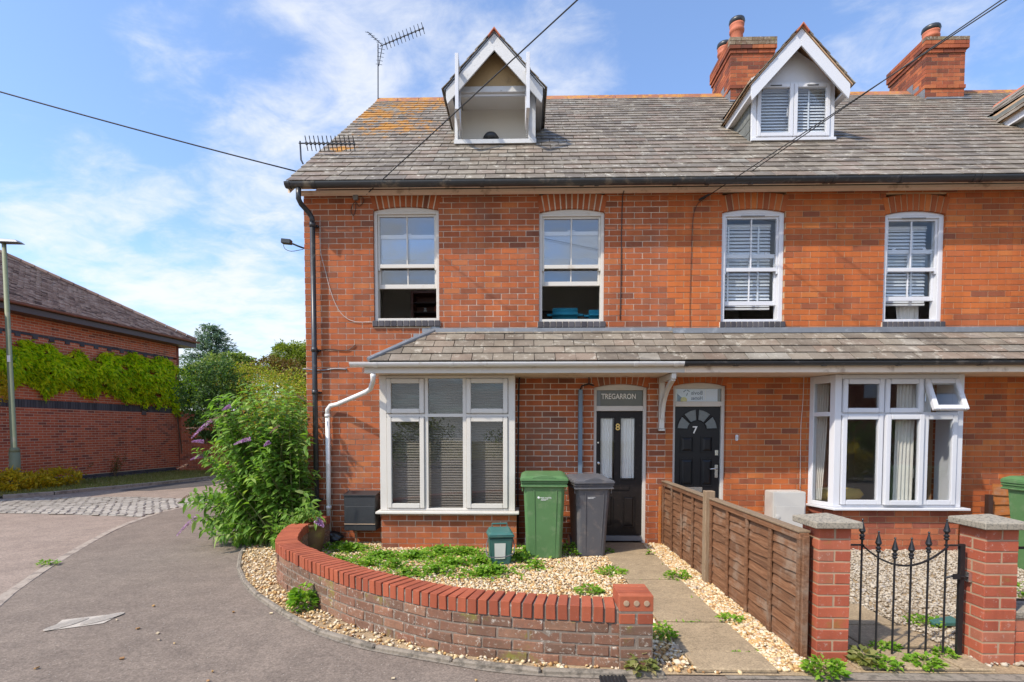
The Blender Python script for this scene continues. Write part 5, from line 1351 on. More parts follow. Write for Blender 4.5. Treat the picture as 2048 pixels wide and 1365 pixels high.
# fence
fx = X_P1 - .015
FH = .875
fe = thing('wooden_fence', 'weathered brown lap panel fence between the two front paths', 'fence', (fx, 5.4, 0))
def panel(y0, y1, z1_far, z1_near):
    L_ = y1 - y0; n = 9
    p = MB(); p.box(fx - .018, fx + .018, y0, y1, .03, .075); pb_ = p.build('bottom_rail', FWOOD, fe)
    for i in range(n):
        z0 = .07 + i * (FH - .12) / n; h = (FH - .12) / n + .022; ns = 16; ys = [y0 + .03 + (L_ - .06) * k / ns for k in range(ns + 1)]
        ph = random.uniform(0, 6); am = random.uniform(.004, .012)
        lo = [z0 + am * math.sin(y * random.uniform(2.5, 3.2) + ph) + random.uniform(-.002, .002) for y in ys]
        A = [(fx - .024, y, z) for y, z in zip(ys, lo)]; B = [(fx - .008, y, z0 + h) for y in ys]; C_ = [(fx - .013, y, z) for y, z in zip(ys, lo)]; D = [(fx + .002, y, z0 + h) for y in ys]
        m_ = MB(); k = len(ys); m_.v = A + B + D + C_
        for j in range(k - 1):
            for q in range(4): a_ = q * k + j; b__ = ((q + 1) % 4) * k + j; m_.f.append((a_, b__, b__ + 1, a_ + 1))
        m_.f += [(0, 3 * k, 2 * k, k), (k - 1, 2 * k - 1, 3 * k - 1, 4 * k - 1)]
        m_.build('slat', FWOOD, fe)
    for q in (.0, .25, .5, .75, 1):
        yy = y0 + .001 + (L_ - .046) * q; MB().box(fx - .042, fx - .0245, yy, yy + .044, .03, FH - .05).build('batten', FWOOD, fe, bevel=.002)
        MB().box(fx + .0035, fx + .018, yy, yy + .044, .078, FH - .05).build('batten', FWOOD, fe)
    MB().box(fx - .046, fx + .022, y0, y1, FH - .049, FH - .0).build('top_rail', FWOOD, fe, bevel=.003)
    MB().box(fx - .055, fx + .03, y0, y1, FH + .001, FH + .016).build('capping', FPOST, fe, bevel=.003)
panel(3.60, 5.34, 0, 0); panel(5.46, 7.16, 0, 0)
MB().box(fx - .075, fx + .02, 5.355, 5.45, 0, .955).build('fence_post', FPOST, fe, bevel=.004)
MB().box(fx - .08, fx - .045, 7.165, 7.2, 0, .80).build('fence_post', FPANEL, fe, bevel=.004)
MB().box(fx - .03, fx + .012, 3.575, 3.598, 0, FH - .02).build('fence_post', FWOOD, fe, bevel=.003)
# orange panel at the right, brown post
of = thing('wooden_fence', 'orange brown lap fence panel behind the green bin at the right edge', 'fence', (6.4, 6.9, 0))
for i in range(6):
    z0 = .1 + i * .125; b = MB(); ns = 8; xs = [X(1985, 1000, 6.95) + i_ * .09 for i_ in range(ns + 1)]
    lo = [z0 + .01 * math.sin(x * 7 + i * 2) for x in xs]; k = len(xs)
    b.v = [(x, 6.93, z) for x, z in zip(xs, lo)] + [(x, 6.95, z0 + .15) for x in xs] + [(x, 6.965, z0 + .15) for x in xs] + [(x, 6.945, z) for x, z in zip(xs, lo)]
    for j in range(k - 1):
        for q in range(4): a_ = q * k + j; b__ = ((q + 1) % 4) * k + j; b.f.append((a_, a_ + 1, b__ + 1, b__))
    b.f += [(0, k, 2 * k, 3 * k), (k - 1, 4 * k - 1, 3 * k - 1, 2 * k - 1)]
    b.build('slat', FPANEL, of)
MB().box(X(1975, 1000, 6.9), X(1984, 1000, 6.9), 6.88, 6.94, 0, Z(1980, 990, 6.9)).build('fence_post', WOODD, of)

# ================================================================== BINS
def wheelie(label, x, yf, z0, wt, wb, dt, db, H, m, rot=0, text=None, group='wheelie bins by the front doors'):
    t = thing('wheelie_bin', label, 'wheelie bin', (x, yf + dt / 2, 0), group)
    T = Matrix.Translation((x, yf + dt / 2, 0)) @ Matrix.Rotation(rot, 4, 'Z')
    zt = H - .12; b = MB()
    rings = [(z, wb + (wt - wb) * q, db + (dt - db) * q) for z, q in ((.02, 0), (.5, .47), (zt - .06, .94), (zt, 1))]
    def rr(w_, d_, z, c=.035): return [T @ Vector(p) for p in ((-w_ / 2 + c, -d_ / 2, z), (w_ / 2 - c, -d_ / 2, z), (w_ / 2, -d_ / 2 + c, z), (w_ / 2, d_ / 2 - c, z), (w_ / 2 - c, d_ / 2, z), (-w_ / 2 + c, d_ / 2, z), (-w_ / 2, d_ / 2 - c, z), (-w_ / 2, -d_ / 2 + c, z))]
    vs = []
    for z, w_, d_ in rings: vs += rr(w_, d_, z)
    fs = [tuple(range(8))[::-1], tuple(range(24, 32))]
    for r in range(3):
        for k in range(8): fs.append((r * 8 + k, r * 8 + (k + 1) % 8, r * 8 + 8 + (k + 1) % 8, r * 8 + 8 + k))
    b.add(vs, fs); body = b.build('body', m, t, bevel=.006, seg=2)
    # vertical ribs on the front
    for q in (-.24, .30):
        r = MB(); xa, xb = q * wb, q * wt
        r.add([T @ Vector(p) for p in ((xa - .004, -db / 2 - .004, .04), (xa + .004, -db / 2 - .004, .04), (xb + .004, -dt / 2 - .003, zt - .08), (xb - .004, -dt / 2 - .003, zt - .08), (xa - .006, -db / 2 + .004, .04), (xa + .006, -db / 2 + .004, .04), (xb + .006, -dt / 2 + .005, zt - .08), (xb - .006, -dt / 2 + .005, zt - .08))],
              [(0, 1, 2, 3), (0, 3, 7, 4), (1, 5, 6, 2), (3, 2, 6, 7), (0, 4, 5, 1)]); r.build('rib', m, t)
    rim = MB(); w2, d2 = wt + .06, dt + .05
    for k in range(3): e = .010 * (k % 2); rim.box(-w2 / 2 + e, w2 / 2 - e, -d2 / 2 + e, d2 / 2 - e, zt - .045 + k * .022, zt - .024 + k * .022, T)
    rim.build('rim', m, t, bevel=.005)
    lid = MB(); zl = zt + .024
    lid.add([T @ Vector(p) for p in ((-w2 / 2 - .008, -d2 / 2 - .018, zl), (w2 / 2 + .008, -d2 / 2 - .018, zl), (w2 / 2 + .008, d2 / 2, zl), (-w2 / 2 - .008, d2 / 2, zl), (-w2 / 2 - .008, -d2 / 2 - .018, zl + .032), (w2 / 2 + .008, -d2 / 2 - .018, zl + .032), (w2 / 2 + .008, d2 / 2, zl + .05), (-w2 / 2 - .008, d2 / 2, zl + .05),
                                    (-w2 / 2 + .05, -d2 / 2 + .06, zl + .058), (w2 / 2 - .05, -d2 / 2 + .06, zl + .058), (w2 / 2 - .05, d2 / 2 - .06, zl + .085), (-w2 / 2 + .05, d2 / 2 - .06, zl + .085))],
            [(3, 2, 1, 0), (0, 1, 5, 4), (1, 2, 6, 5), (2, 3, 7, 6), (3, 0, 4, 7), (4, 5, 9, 8), (5, 6, 10, 9), (6, 7, 11, 10), (7, 4, 8, 11), (8, 9, 10, 11)])
    lid.build('lid', m, t, bevel=.008, seg=2)
    cr = MB(); n = 8; hw_ = w2 * .25
    top = [(-hw_ + 2 * hw_ * k / n, .012 + .026 * math.sin(math.pi * k / n)) for k in range(n + 1)]
    cr.prism([(hw_, 0), (-hw_, 0)] + top, 0, d2 * .5, T @ Matrix.Translation((0, -d2 / 2 - .01, zl + .034)))
    cr.build('lid_crown', m, t, bevel=.003)
    hd = MB(); hd.tube([T @ Vector((-wt * .3, d2 / 2 + .035, zt + .045)), T @ Vector((wt * .3, d2 / 2 + .035, zt + .045))], .014, 8)
    for s in (-.28, .28): hd.tube([T @ Vector((wt * s, d2 / 2 + .035, zt + .045)), T @ Vector((wt * s, d2 / 2 - .05, zt))], .012, 6)
    hd.build('handle', m, t)
    for s in (-1, 1): MB().lathe([(.03, -.02), (.098, -.022), (.1, 0), (.098, .022), (.03, .02)], (0, 0, 0), 18, T @ Matrix.Translation((s * (wb / 2 + .0), db / 2 + .05, .1)) @ Matrix.Rotation(R(90), 4, 'Y')).build('wheel', BLACKPL, t, smooth=False)
    MB().tube([T @ Vector((-wb / 2, db / 2 + .05, .1)), T @ Vector((wb / 2, db / 2 + .05, .1))], .01, 6).build('axle', IRON, t)
    lr = MB()
    for s in (-1, 1): lr.box(s * (wt / 2 + .012) - .006, s * (wt / 2 + .012) + .006, -dt / 2 + .03, -dt / 2 + .06, zt - .10, zt - .046, T)
    lr.build('catch', m, t)
    if text:
        ang = math.atan2((dt - db) / 2, zt); yfr = -(db + (dt - db) * .72) / 2 - .002
        TT = T @ Matrix.Translation((0, yfr, 0)) @ Matrix.Rotation(ang, 4, 'X')
        a = MB()
        if text[0]: text_part(text[0], .020, T @ Matrix.Translation((.015, yfr - .004, text[2])), WHITEP, t, 'lettering', .0006, width=.14)
        if text[1]: a.lathe([(.013, 0), (.013, .002)], (0, 0, 0), 16, T @ Matrix.Translation((-.068, yfr - .003, text[2] + .002)) @ Matrix.Rotation(R(90), 4, 'X'))
        for k, (x0_, x1_) in enumerate(text[3]):
            q = x0_; 
            while q < x1_: w_ = random.uniform(.006, .016); a.box(q, min(q + w_, x1_), yfr - .005, yfr - .003, text[2] - .021 - k * .012, text[2] - .016 - k * .012, T); q += w_ + .004
        a.build('print', WHITEP, t)
    return t
wheelie('green wheelie bin between the left bay window and the grey bin', X(1089, 1040, 6.3), 6.27, 0, .50, .43, .58, .46, 1.06, GREENB, R(-1), ('mixed recycling', True, .765, [(-.035, .045), (-.04, .025)]))
wheelie('dark grey wheelie bin standing in front of the black half glazed door', X(1181, 1040, 6.42), 6.38, 0, .43, .345, .55, .42, 1.02, GREYB, R(7), ('waste only no building', False, .775, [(-.07, .02), (-.07, .0)]))
wheelie('green wheelie bin cut off by the right edge of the picture', X(2052, 1040, 5.6) + .50, 5.55, 0, .50, .42, .58, .46, 1.07, GREENB, R(4))

def caddy():
    x = X(1000, 1100, 6.1); T = Matrix.Translation((x, 6.12, .0)) @ Matrix.Rotation(R(9), 4, 'Z')
    t = thing('food_caddy', 'small teal green food waste caddy with a faded label standing in the weeds', 'food caddy', (x, 6.12, 0))
    b = MB(); H = .34; a = (.115, .10); c = (.14, .135)
    b.add([T @ Vector(p) for p in ((-a[0], -a[1], 0), (a[0], -a[1], 0), (a[0], a[1], 0), (-a[0], a[1], 0), (-c[0], -c[1], H), (c[0], -c[1], H), (c[0], c[1], H), (-c[0], c[1], H))], [(3, 2, 1, 0), (4, 5, 6, 7), (0, 1, 5, 4), (1, 2, 6, 5), (2, 3, 7, 6), (3, 0, 4, 7)])
    b.build('body', CADDYM, t, bevel=.018, seg=2)
    l = MB(); l.box(-.152, .152, -.152, .145, H + .002, H + .03, T); l.build('lid_rim', CADDYM, t, bevel=.008, seg=2)
    l = MB(); l.add([T @ Vector(p) for p in ((-.145, -.148, H + .031), (.145, -.148, H + .031), (.145, .14, H + .031), (-.145, .14, H + .031), (-.11, -.11, H + .058), (.11, -.11, H + .058), (.12, .11, H + .085), (-.12, .11, H + .085))], [(0, 1, 5, 4), (1, 2, 6, 5), (2, 3, 7, 6), (3, 0, 4, 7), (4, 5, 6, 7)]); l.build('lid', CADDYM, t, bevel=.006)
    h = MB(); h.tube([T @ Vector((-.08, .13, H + .05)), T @ Vector((-.08, .14, H + .115)), T @ Vector((.10, .14, H + .115)), T @ Vector((.10, .13, H + .05))], .012, 8); h.build('lid_handle', CADDYM, t)
    g = MB(); g.tube(bez(T @ Vector((-.142, -.04, H - .02)), T @ Vector((-.23, -.20, .12)), T @ Vector((-.10, -.20, .13)), 8) + bez(T @ Vector((-.10, -.20, .13)), T @ Vector((.05, -.19, .115)), T @ Vector((.13, -.18, .16)), 6)[1:] + bez(T @ Vector((.13, -.18, .16)), T @ Vector((.17, -.14, .2)), T @ Vector((.142, -.04, H - .02)), 6)[1:], .006, 7); g.build('carry_handle', GREYB, t, smooth=True)
    MB().add([T @ Vector(p) for p in ((-.075, -.1175, .09), (.045, -.1175, .09), (.05, -.1335, .275), (-.08, -.1335, .275))], [(0, 1, 2, 3)]).build('sticker', LABELM, t)
caddy()

# ================================================================== WALL FITTINGS
def fit(name, label, cat, loc, group=None): return thing(name, label, cat, loc, group)
# meter boxes
t = fit('meter_box', 'black meter box on the wall left of the bay window, by the white downpipe', 'meter box', (X(720, 1020, 7.05), 7.1, .5))
x0, x1 = X(688, 1020, 7.0), X(751, 1020, 7.0); za, zb_ = Z(720, 1062, 7.0), Z(720, 992, 7.0)
MB().box(x0, x1, 7.0, YF - .004, za, zb_).build('body', METERB, t, bevel=.006)
MB().add([(x0 - .01, 6.985, zb_ + .001), (x1 + .01, 6.985, zb_ + .001), (x1 + .01, YF - .004, zb_ + .03), (x0 - .01, YF - .004, zb_ + .03), (x0 - .01, 6.985, zb_ + .012), (x1 + .01, 6.985, zb_ + .012), (x1 + .01, YF - .004, zb_ + .045), (x0 - .01, YF - .004, zb_ + .045)], [(3, 2, 1, 0), (4, 5, 6, 7), (0, 1, 5, 4), (1, 2, 6, 5), (3, 0, 4, 7)]).build('lid', METERB, t)
MB().box(x0 + .008, x1 - .008, 6.992, 6.999, za + .10, za + .33).build('door', METERB, t, bevel=.002)
MB().box(x0 + .004, x1 - .004, 6.990, 6.999, za + .088, za + .096).build('trim', MORTL, t)
MB().tube([((x0 + x1) / 2 - .08, 7.08, 0), ((x0 + x1) / 2 - .08, 7.08, za)], .018, 8).build('pipe', FPOST, t)
t = fit('meter_box', 'white meter box on the orange brick wall left of the right hand bay', 'meter box', (X(1572, 1020, 7.05), 7.1, .4))
x0, x1 = X(1546, 1020, 6.98), X(1612, 1020, 6.98); za, zb_ = .12, Z(1572, 984, 6.98)
MB().box(x0, x1, 6.98, YF - .004, za, zb_).build('body', METERW, t, bevel=.012, seg=2)
MB().box(x0 + .025, x1 - .02, 6.968, 6.979, za + .02, zb_ - .19).build('door', METERW, t, bevel=.006, seg=2)
MB().lathe([(.03, 0), (.03, .006), (.012, .008)], (0, 0, 0), 16, Matrix.Translation((x0 + .06, 6.967, zb_ - .33)) @ Matrix.Rotation(R(90), 4, 'X')).build('lock', METERW, t)
t = fit('doorbell', 'small white doorbell on the brick right of the glossy black panelled door', 'doorbell', (X(1473, 876, YF), YF, Z(1473, 876, YF)))
MB().box(X(1470, 876, YF), X(1475.5, 876, YF), YF - .025, YF - .003, Z(1473, 882, YF), Z(1473, 870, YF)).build('case', UPVC, t, bevel=.006, seg=2)
MB().box(X(1471.5, 876, YF), X(1474.3, 876, YF), YF - .028, YF - .0255, Z(1473, 878, YF), Z(1473, 874, YF)).build('button', METERW, t)
# porch bracket
t = fit('porch_bracket', 'white painted timber bracket holding the porch roof between the two doors', 'bracket', (X(1322, 800, YF), YF, 1.8))
bx = X(1322, 800, YF); zt_ = zg - .125; zlo = Z(1322, 858, YF)
MB().box(bx - .035, bx + .035, YF - .06, YF - .003, zlo, zt_ - .003).build('post', PAINT, t, bevel=.004)
MB().box(bx - .03, bx + .03, YG + .03, YF - .061, zt_ - .075, zt_ - .003).build('arm', PAINT, t, bevel=.004)
pts = bez((0, YF - .065, zlo + .14), (0, YF - .09, zt_ - .22), (0, YG + .06, zt_ - .07), 8)
br = MB()
for a, c in zip(pts, pts[1:]):
    u = (c - a).normalized(); n = Vector((0, -u.z, u.y)) * .028; br.add([Vector((s_ * .024 + bx, 0, 0)) + q for s_ in (-1, 1) for q in (a - n, a + n, c + n, c - n)], [(0, 1, 2, 3), (7, 6, 5, 4), (0, 4, 5, 1), (1, 5, 6, 2), (2, 6, 7, 3), (3, 7, 4, 0)])
br.build('brace', PAINT, t)
MB().box(bx - .04, bx + .04, YF - .072, YF - .003, zlo - .03, zlo - .002).build('foot', PAINT, t, bevel=.004)
# downpipes
t = fit('downpipe', 'tall black drainpipe down the left corner of the house', 'drainpipe', (X(625, 800, 7.15), 7.15, 0))
yq = YF - .09; pts = [P(597, 376, YE - .06), P(597, 398, YE - .05), P(602, 408, YE), P(617, 425, yq - .03), P(624, 436, yq), P(625, 450, yq)]
xpv = pts[-1].x
MB().tube(pts, .034, 12).build('pipe_bend', PIPEG2 if 'PIPEG2' in globals() else BLACKPL, t, smooth=True)
MB().tube([(xpv, yq, pts[-1].z + .04), (xpv, yq, .05)], .034, 14).build('pipe', BLACKPL, t, smooth=True)
for pyy in (450, 700, 785, 1000):
    zz_ = Z(630, pyy, yq); MB().lathe([(.041, -.03), (.041, .03)], (xpv, yq, zz_), 14).build('pipe_socket', BLACKPL, t, smooth=True)
    MB().box(xpv - .06, xpv + .06, yq + .036, YF - .003, zz_ - .012, zz_ + .012).build('pipe_clip', BLACKPL, t)
t = fit('downpipe', 'white bent plastic downpipe left of the bay window', 'drainpipe', (X(655, 900, 7.15), 7.15, 0))
a = P(746, 750, YG - .045); pts = [a, P(746, 762, YG + .03), P(741, 778, YG + .15), P(733, 784, YG + .22), P(675, 809, YF - .1), P(661, 812, YF - .08), P(655, 820, YF - .075), P(655, 832, YF - .075)]
MB().tube(pts, [.034] + [.031] * 7, 12).build('pipe_bend', PIPEW, t, smooth=True)
xq = pts[-1].x; MB().tube([(xq, YF - .075, pts[-1].z + .02), (xq, YF - .075, .12)], .031, 14).build('pipe', PIPEW, t, smooth=True)
for pyy in (832, 1015): MB().lathe([(.037, -.022), (.037, .022)], (xq, YF - .075, Z(655, pyy, YF - .07)), 14).build('pipe_socket', PIPEW, t, smooth=True)
t = fit('waste_pipe', 'blue grey square pipe up the wall left of the half glazed door', 'pipe', (X(1160, 860, YF), YF, 1.5))
x0 = X(1156, 860, YF); x1 = X(1164, 860, YF)
MB().box(x0, x1, YF - .06, YF - .003, .1, Z(1160, 780, YF)).build('trunking', PIPEG, t, bevel=.004)
MB().tube([P(1160, 780, YF - .03), P(1164, 772, YF - .03), P(1178, 768, YF - .03), P(1188, 772, YF - .02)], .011, 8).build('elbow', IRON, t)
MB().tube([P(1178, 768, YF - .03), P(1178, 750, YF - .03)], .008, 6).build('pipe', IRON, t)
def cable(name, label, cat, pts, r, m, group=None, n=6, smooth_=True):
    o = MB().tube(catmull(pts, 5), r, n).build(name, m, None, smooth=True); return tag(o, label, cat, group)
yc = YF - .012
cable('cable', 'thick black cable down the wall on the right of the left bay window', 'cable', [P(1041, 745, yc), P(1038, 770, yc), P(1037, 850, yc), P(1036, 950, yc), P(1036, 1070, yc)], .010, CABLEB)
cable('cable', 'thin white wire curving down the upper wall to the left window sill', 'cable', [P(640, 440, yc), P(641, 500, yc), P(650, 540, yc), P(662, 585, yc), P(676, 618, yc), P(692, 636, yc), P(712, 644, yc), P(745, 644, yc)], .0035, CABLEW)
cable('cable', 'dark cable straight down the upper wall right of the second window', 'cable', [P(1248, 382, yc - .08), P(1245, 398, yc), P(1243, 470, yc), P(1242, 560, yc), P(1240, 640, yc)], .006, CABLEB)
cable('cable', 'thin brown wire down the upper wall left of the third window', 'cable', [P(1412, 396, yc), P(1394, 410, yc), P(1386, 440, yc), P(1383, 500, yc), P(1380, 600, yc), P(1380, 660, yc)], .0035, CABLEB)
cable('cable', 'thin pink wire down the wall above the white meter box', 'cable', [P(1608, 748, yc), P(1606, 800, yc), P(1602, 850, yc), P(1601, 900, yc), P(1600, 984, yc)], .0035, CABLEW)
cable('cable', 'horizontal grey cable at the corner left of the bay gutter', 'cable', [P(606, 738, yc - .02), P(640, 741, yc), P(670, 738, yc), P(694, 739, yc)], .009, LEAD)
cable('cable', 'dark curved cable by the corner drainpipe below the first floor window', 'cable', [P(632, 712, yc), P(640, 702, yc), P(660, 699, yc), P(690, 702, yc), P(704, 696, yc), P(711, 690, yc)], .006, IRON)
t = fit('junction_box', 'small grey box with looped wires under the eaves above the left window', 'junction box', P(712, 396, YF))
MB().box(X(708, 396, YF), X(717, 396, YF), YF - .045, YF - .003, Z(712, 402, YF), Z(712, 392, YF)).build('case', LEAD, t, bevel=.003)
MB().tube(catmull([P(712, 402, yc), P(704, 412, yc), P(702, 424, yc), P(707, 431, yc), P(711, 420, yc), P(712, 405, yc), P(718, 413, yc), P(727, 405, yc), P(726, 396, yc), P(718, 390, yc), P(716, 380, yc - .06), P(722, 378, yc - .06), P(732, 388, yc - .03)], 4), .004, 5).build('wire', CABLEB, t)
t = fit('security_light', 'small black lamp on an arm sticking out from the left corner of the house', 'outdoor light', P(607, 497, YF))
MB().tube([P(608, 497, YF + .05), P(597, 493, YF), P(585, 488, YF - .02)], .012, 7).build('arm', BLACKPL, t)
Tq = Matrix.Translation(P(574, 484, YF - .03)) @ Matrix.Rotation(.1, 4, 'Y'); MB().box(-.07, .06, -.04, .04, -.03, .03, Tq).build('lamp_head', BLACKPL, t, bevel=.006)
MB().tube(catmull([P(567, 490, YF - .03), P(570, 498, YF - .03), P(583, 503, YF), P(607, 499, YF + .02)], 4), .004, 5).build('wire', CABLEB, t)
# aerials
def yagi(label, base, mast_pts, p0, p1, n, refl):
    t = thing('tv_aerial', label, 'aerial', base, 'television aerials on the roof')
    MB().tube(mast_pts, .013, 8).build('mast', LEADD, t)
    p0, p1 = Vector(p0), Vector(p1); MB().tube([p0, p1], .010, 6).build('boom', IRON, t)
    u = (p1 - p0).normalized(); v = u.cross(Vector((0, 0, 1))).normalized(); v = (v * .5 + u.cross(v) * -.85).normalized()
    for i in range(n):
        c = p0.lerp(p1, .14 + .86 * i / (n - 1)); h = .10
        MB().tube([c - v * h, c + v * h], .007, 5).build('element', IRON, t)
        MB().box(-.016, .016, -.016, .016, -.016, .016, Matrix.Translation(c)).build('element_clip', IRON, t)
    if refl:
        w_ = u.cross(v)
        for s in (-1, 1):
            dirn = (v * s - u * .75).normalized()
            for k in range(5):
                c = p0 + u * .06 + dirn * (.07 + .07 * k) ; MB().tube([c - w_ * .16, c + w_ * .16], .005, 5).build('reflector_rod', IRON, t)
            MB().tube([p0 + u * .06, p0 + u * .06 + dirn * .38], .008, 5).build('reflector_arm', IRON, t)
    return t
LEADD = simple('metal_mast', (.07, .075, .085), .45, .1, 5, metal=.6)
ya = YR - .05; b0 = P(756, 190, ya); b1 = P(756, 92, ya)
yagi('television aerial on a tall mast at the left end of the ridge', b0, [b0 - Vector((0, 0, .1)), b1 + Vector((0, 0, .04))], P(760, 93, ya), P(846, 57, ya - .3), 11, True)
ya = 8.0; q0 = P(606, 328, ya); q1 = P(600, 283, ya)
yagi('television aerial on a short bent bracket low on the left verge', q0, [q0, P(602, 320, ya), P(601, 300, ya), q1], P(598, 287, ya), P(708, 288, ya - .25), 12, False)
# overhead wires
def span(label, f, q, sag, far_y=-12):
    f, q = Vector(f), Vector(q); t = (far_y - f.y) / (q.y - f.y); e = f + (q - f) * t
    pts = [f.lerp(e, i / 24) - Vector((0, 0, 4 * sag * (i / 24) * (1 - i / 24))) for i in range(25)]
    return tag(MB().tube(pts, .0065, 6)  .build('overhead_wire', CABLEB, None, smooth=True), label, 'wire', 'overhead wires')
span('overhead wire crossing in front of the open dormer down to the junction box', P(733, 389, YF - .05), P(1256, -93, 4.2), 0)
span('overhead wire crossing the white dormer down to the wall by the third window', P(1410, 396, YF - .05), P(2140, -83, 4.6), 0)
span('short upper overhead wire passing the right hand chimney pot', P(1500, 345, 7.15), P(2120, -80, 4.9), 0)
f_ = P(592, 343, YE - .02); q_ = P(-300, 85, 6.2); tag(MB().tube([f_.lerp(f_ + (q_ - f_) * 1.6, i / 20) - Vector((0, 0, 0.25 * 4 * (i / 20) * (1 - i / 20) * .3)) for i in range(21)], .0085, 6).build('overhead_wire', CABLEB, None, smooth=True), 'overhead wire from the left eaves corner off to the left edge of the sky', 'wire', 'overhead wires')
tag(MB().tube([P(1398, 400, YF - .03), P(1409, 395, YF - .09), P(1418, 389, YF - .2)], [.012, .018, .010], 8).build('cable_clamp', CABLEB), 'black cable clamp where the wire meets the wall between the houses', 'cable clamp')

# ================================================================== THINGS INSIDE THE WINDOWS
def blind(label, x0, x1, z0, z1, y, m, pitch=.05, deg=30, sw=.048, tapes=(), group=None, cat='venetian blind'):
    t = thing('venetian_blind', label, cat, ((x0 + x1) / 2, y, z0), group)
    n = int((z1 - z0) / pitch); me = box_mesh('slat_' + m.name, round(x1 - x0, 3), sw, .003, m, 0)
    for i in range(n): piece('slat', me, Matrix.Translation(((x0 + x1) / 2, y, z1 - .03 - i * pitch)) @ Matrix.Rotation(R(deg), 4, 'X'), t)
    MB().box(x0, x1, y - .02, y + .02, z1 - .02, z1 + .02).build('head_rail', m, t)
    for tx in tapes: MB().box(tx - .012, tx + .012, y - sw / 2 - .004, y - sw / 2 - .002, z0, z1).build('tape', m, t)
    MB().box(x0, x1, y - .015, y + .015, z1 - .03 - n * pitch - .01, z1 - .03 - n * pitch + .015).build('bottom_rail', m, t)
    return t
x0, x1 = W3[0] + .06, W3[1] - .10
blind('white venetian blind behind the third upstairs window', x0, x1, Z(1506, 608, YF), W3[3] - .16, YF + .215, BLINDW, .048, 60, .044, (x0 + .10, x1 - .17), 'white venetian blinds upstairs')
x0, x1 = W4[0] + .08, W4[1] - .10
blind('white venetian blind behind the fourth upstairs window, right of the curtain edge', x0, x1, Z(1829, 602, YF), W4[3] - .16, YF + .215, BLINDW, .046, 60, .042, (x1 - .2,), 'white venetian blinds upstairs')
blind('white venetian blind behind the closed dormer window', D2[0] + .1, D2[1] - .1, ZD0 + .06, ZD1 - .06, YD + .075, BLINDW, .046, 60, .042, (D2[1] - .36,))
for i, (pa, pb) in enumerate(((766, 849), (853, 930), (933, 1020))):
    blind(('left', 'middle', 'right')[i] + ' panel of brown slatted blinds behind the left bay window', X(pa, 900, YB + .2), X(pb, 900, YB + .2), BAY8[2] + .02, zg - .17, YB + .13, BLINDG, .034, 60, .034, group='brown blinds of the left bay window')
def curtain(name, label, x0, x1, z0, z1, y, m, folds=8, amp=.015, taper=0, parent=None, skew=0):
    b = MB(); n = folds * 6; A, B = [], []
    for i in range(n + 1):
        t = i / n; x = x0 + (x1 - x0) * t; yy = y + amp * math.sin(t * folds * 2 * math.pi) + amp * .4 * math.sin(t * folds * 5.1)
        A.append((x + taper * (1 - t), yy, z1)); B.append((x + skew, yy * 1.0 + .004 * math.sin(t * 40), z0))
    b.strip(A, B); o = b.build(name, m, parent, smooth=True)
    if label: tag(o, label, 'curtain')
    return o
g_a, g_b_, g_c, g_d = gl8
curtain('curtain', 'patterned lace curtain behind the left glass of the door numbered 8', g_a, g_b_ - .02, gz0 + .01, gz1 - .01, YF + .138, LACE, 5, .008)
curtain('curtain', 'patterned lace curtain behind the right glass of the door numbered 8', g_c + .005, g_d, gz0 + .01, gz1 - .01, YF + .138, LACE, 5, .008)
yb_ = YB + .16
def swag(name, label, p_top, p_bot, m, y):             # curtain as quad strip with folds, top and bottom spans
    (a0, a1, zt_), (b0, b1, zb_) = p_top, p_bot; b = MB(); n = 30; rows = 8; V = []
    for r in range(rows + 1):
        s_ = r / rows
        for i in range(n + 1):
            t = i / n; xa = a0 + (a1 - a0) * t; xb = b0 + (b1 - b0) * t; q = s_ ** 1.6
            V.append((xa + (xb - xa) * q, y + .02 * math.sin(t * 5 * 2 * math.pi) + .008 * math.sin(t * 33 + s_ * 3), zt_ + (zb_ - zt_) * s_))
    b.v = V
    for r in range(rows):
        for i in range(n): a_ = r * (n + 1) + i; b.f.append((a_, a_ + 1, a_ + n + 2, a_ + n + 1))
    o = b.build(name, m, None, smooth=True); return tag(o, label, 'curtain')
swag('curtain', 'tied back pale curtain in the slanted left side of the right hand bay', (B7L + .07, BAY7[0] + .12, zg - .2), (B7L + .07, B7L + .17, BAY7[2] + .05), CURT, YF - .02)
swag('curtain', 'grey curtain behind the middle panes of the right hand bay', (BAY7[0] + .86, BAY7[0] + 1.10, zg - .2), (BAY7[0] + .84, BAY7[0] + 1.08, BAY7[2]), CURT, YB + .11)
swag('curtain', 'grey curtain at the left of the top opening pane of the right hand bay', (BAY7[0] + 1.18, BAY7[0] + 1.30, zg - .2), (BAY7[0] + 1.16, BAY7[0] + 1.2, BAY7[2] + .2), CURTW, YB + .10)
swag('curtain', 'beige curtain behind the gap of the fourth upstairs window', (W4[0] + .42, W4[0] + .74, W4[2] + .42), (W4[0] + .46, W4[0] + .74, W4[2]), CURTW, YF + .36)
o = MB(); o.lathe([(.02, -.10), (.22, -.06), (.26, .02), (.22, .09), (.10, .11), (.02, .12)], (0, 0, 0), 20, Matrix.Translation((BAY7[0] + .38, YB + .55, BAY7[2] + .09)) @ Matrix.Diagonal((1.35, .7, 1.0, 1)))
tag(o.build('cushion', CLOTH, None, smooth=True), 'mustard yellow cushion inside the right hand bay window', 'cushion')
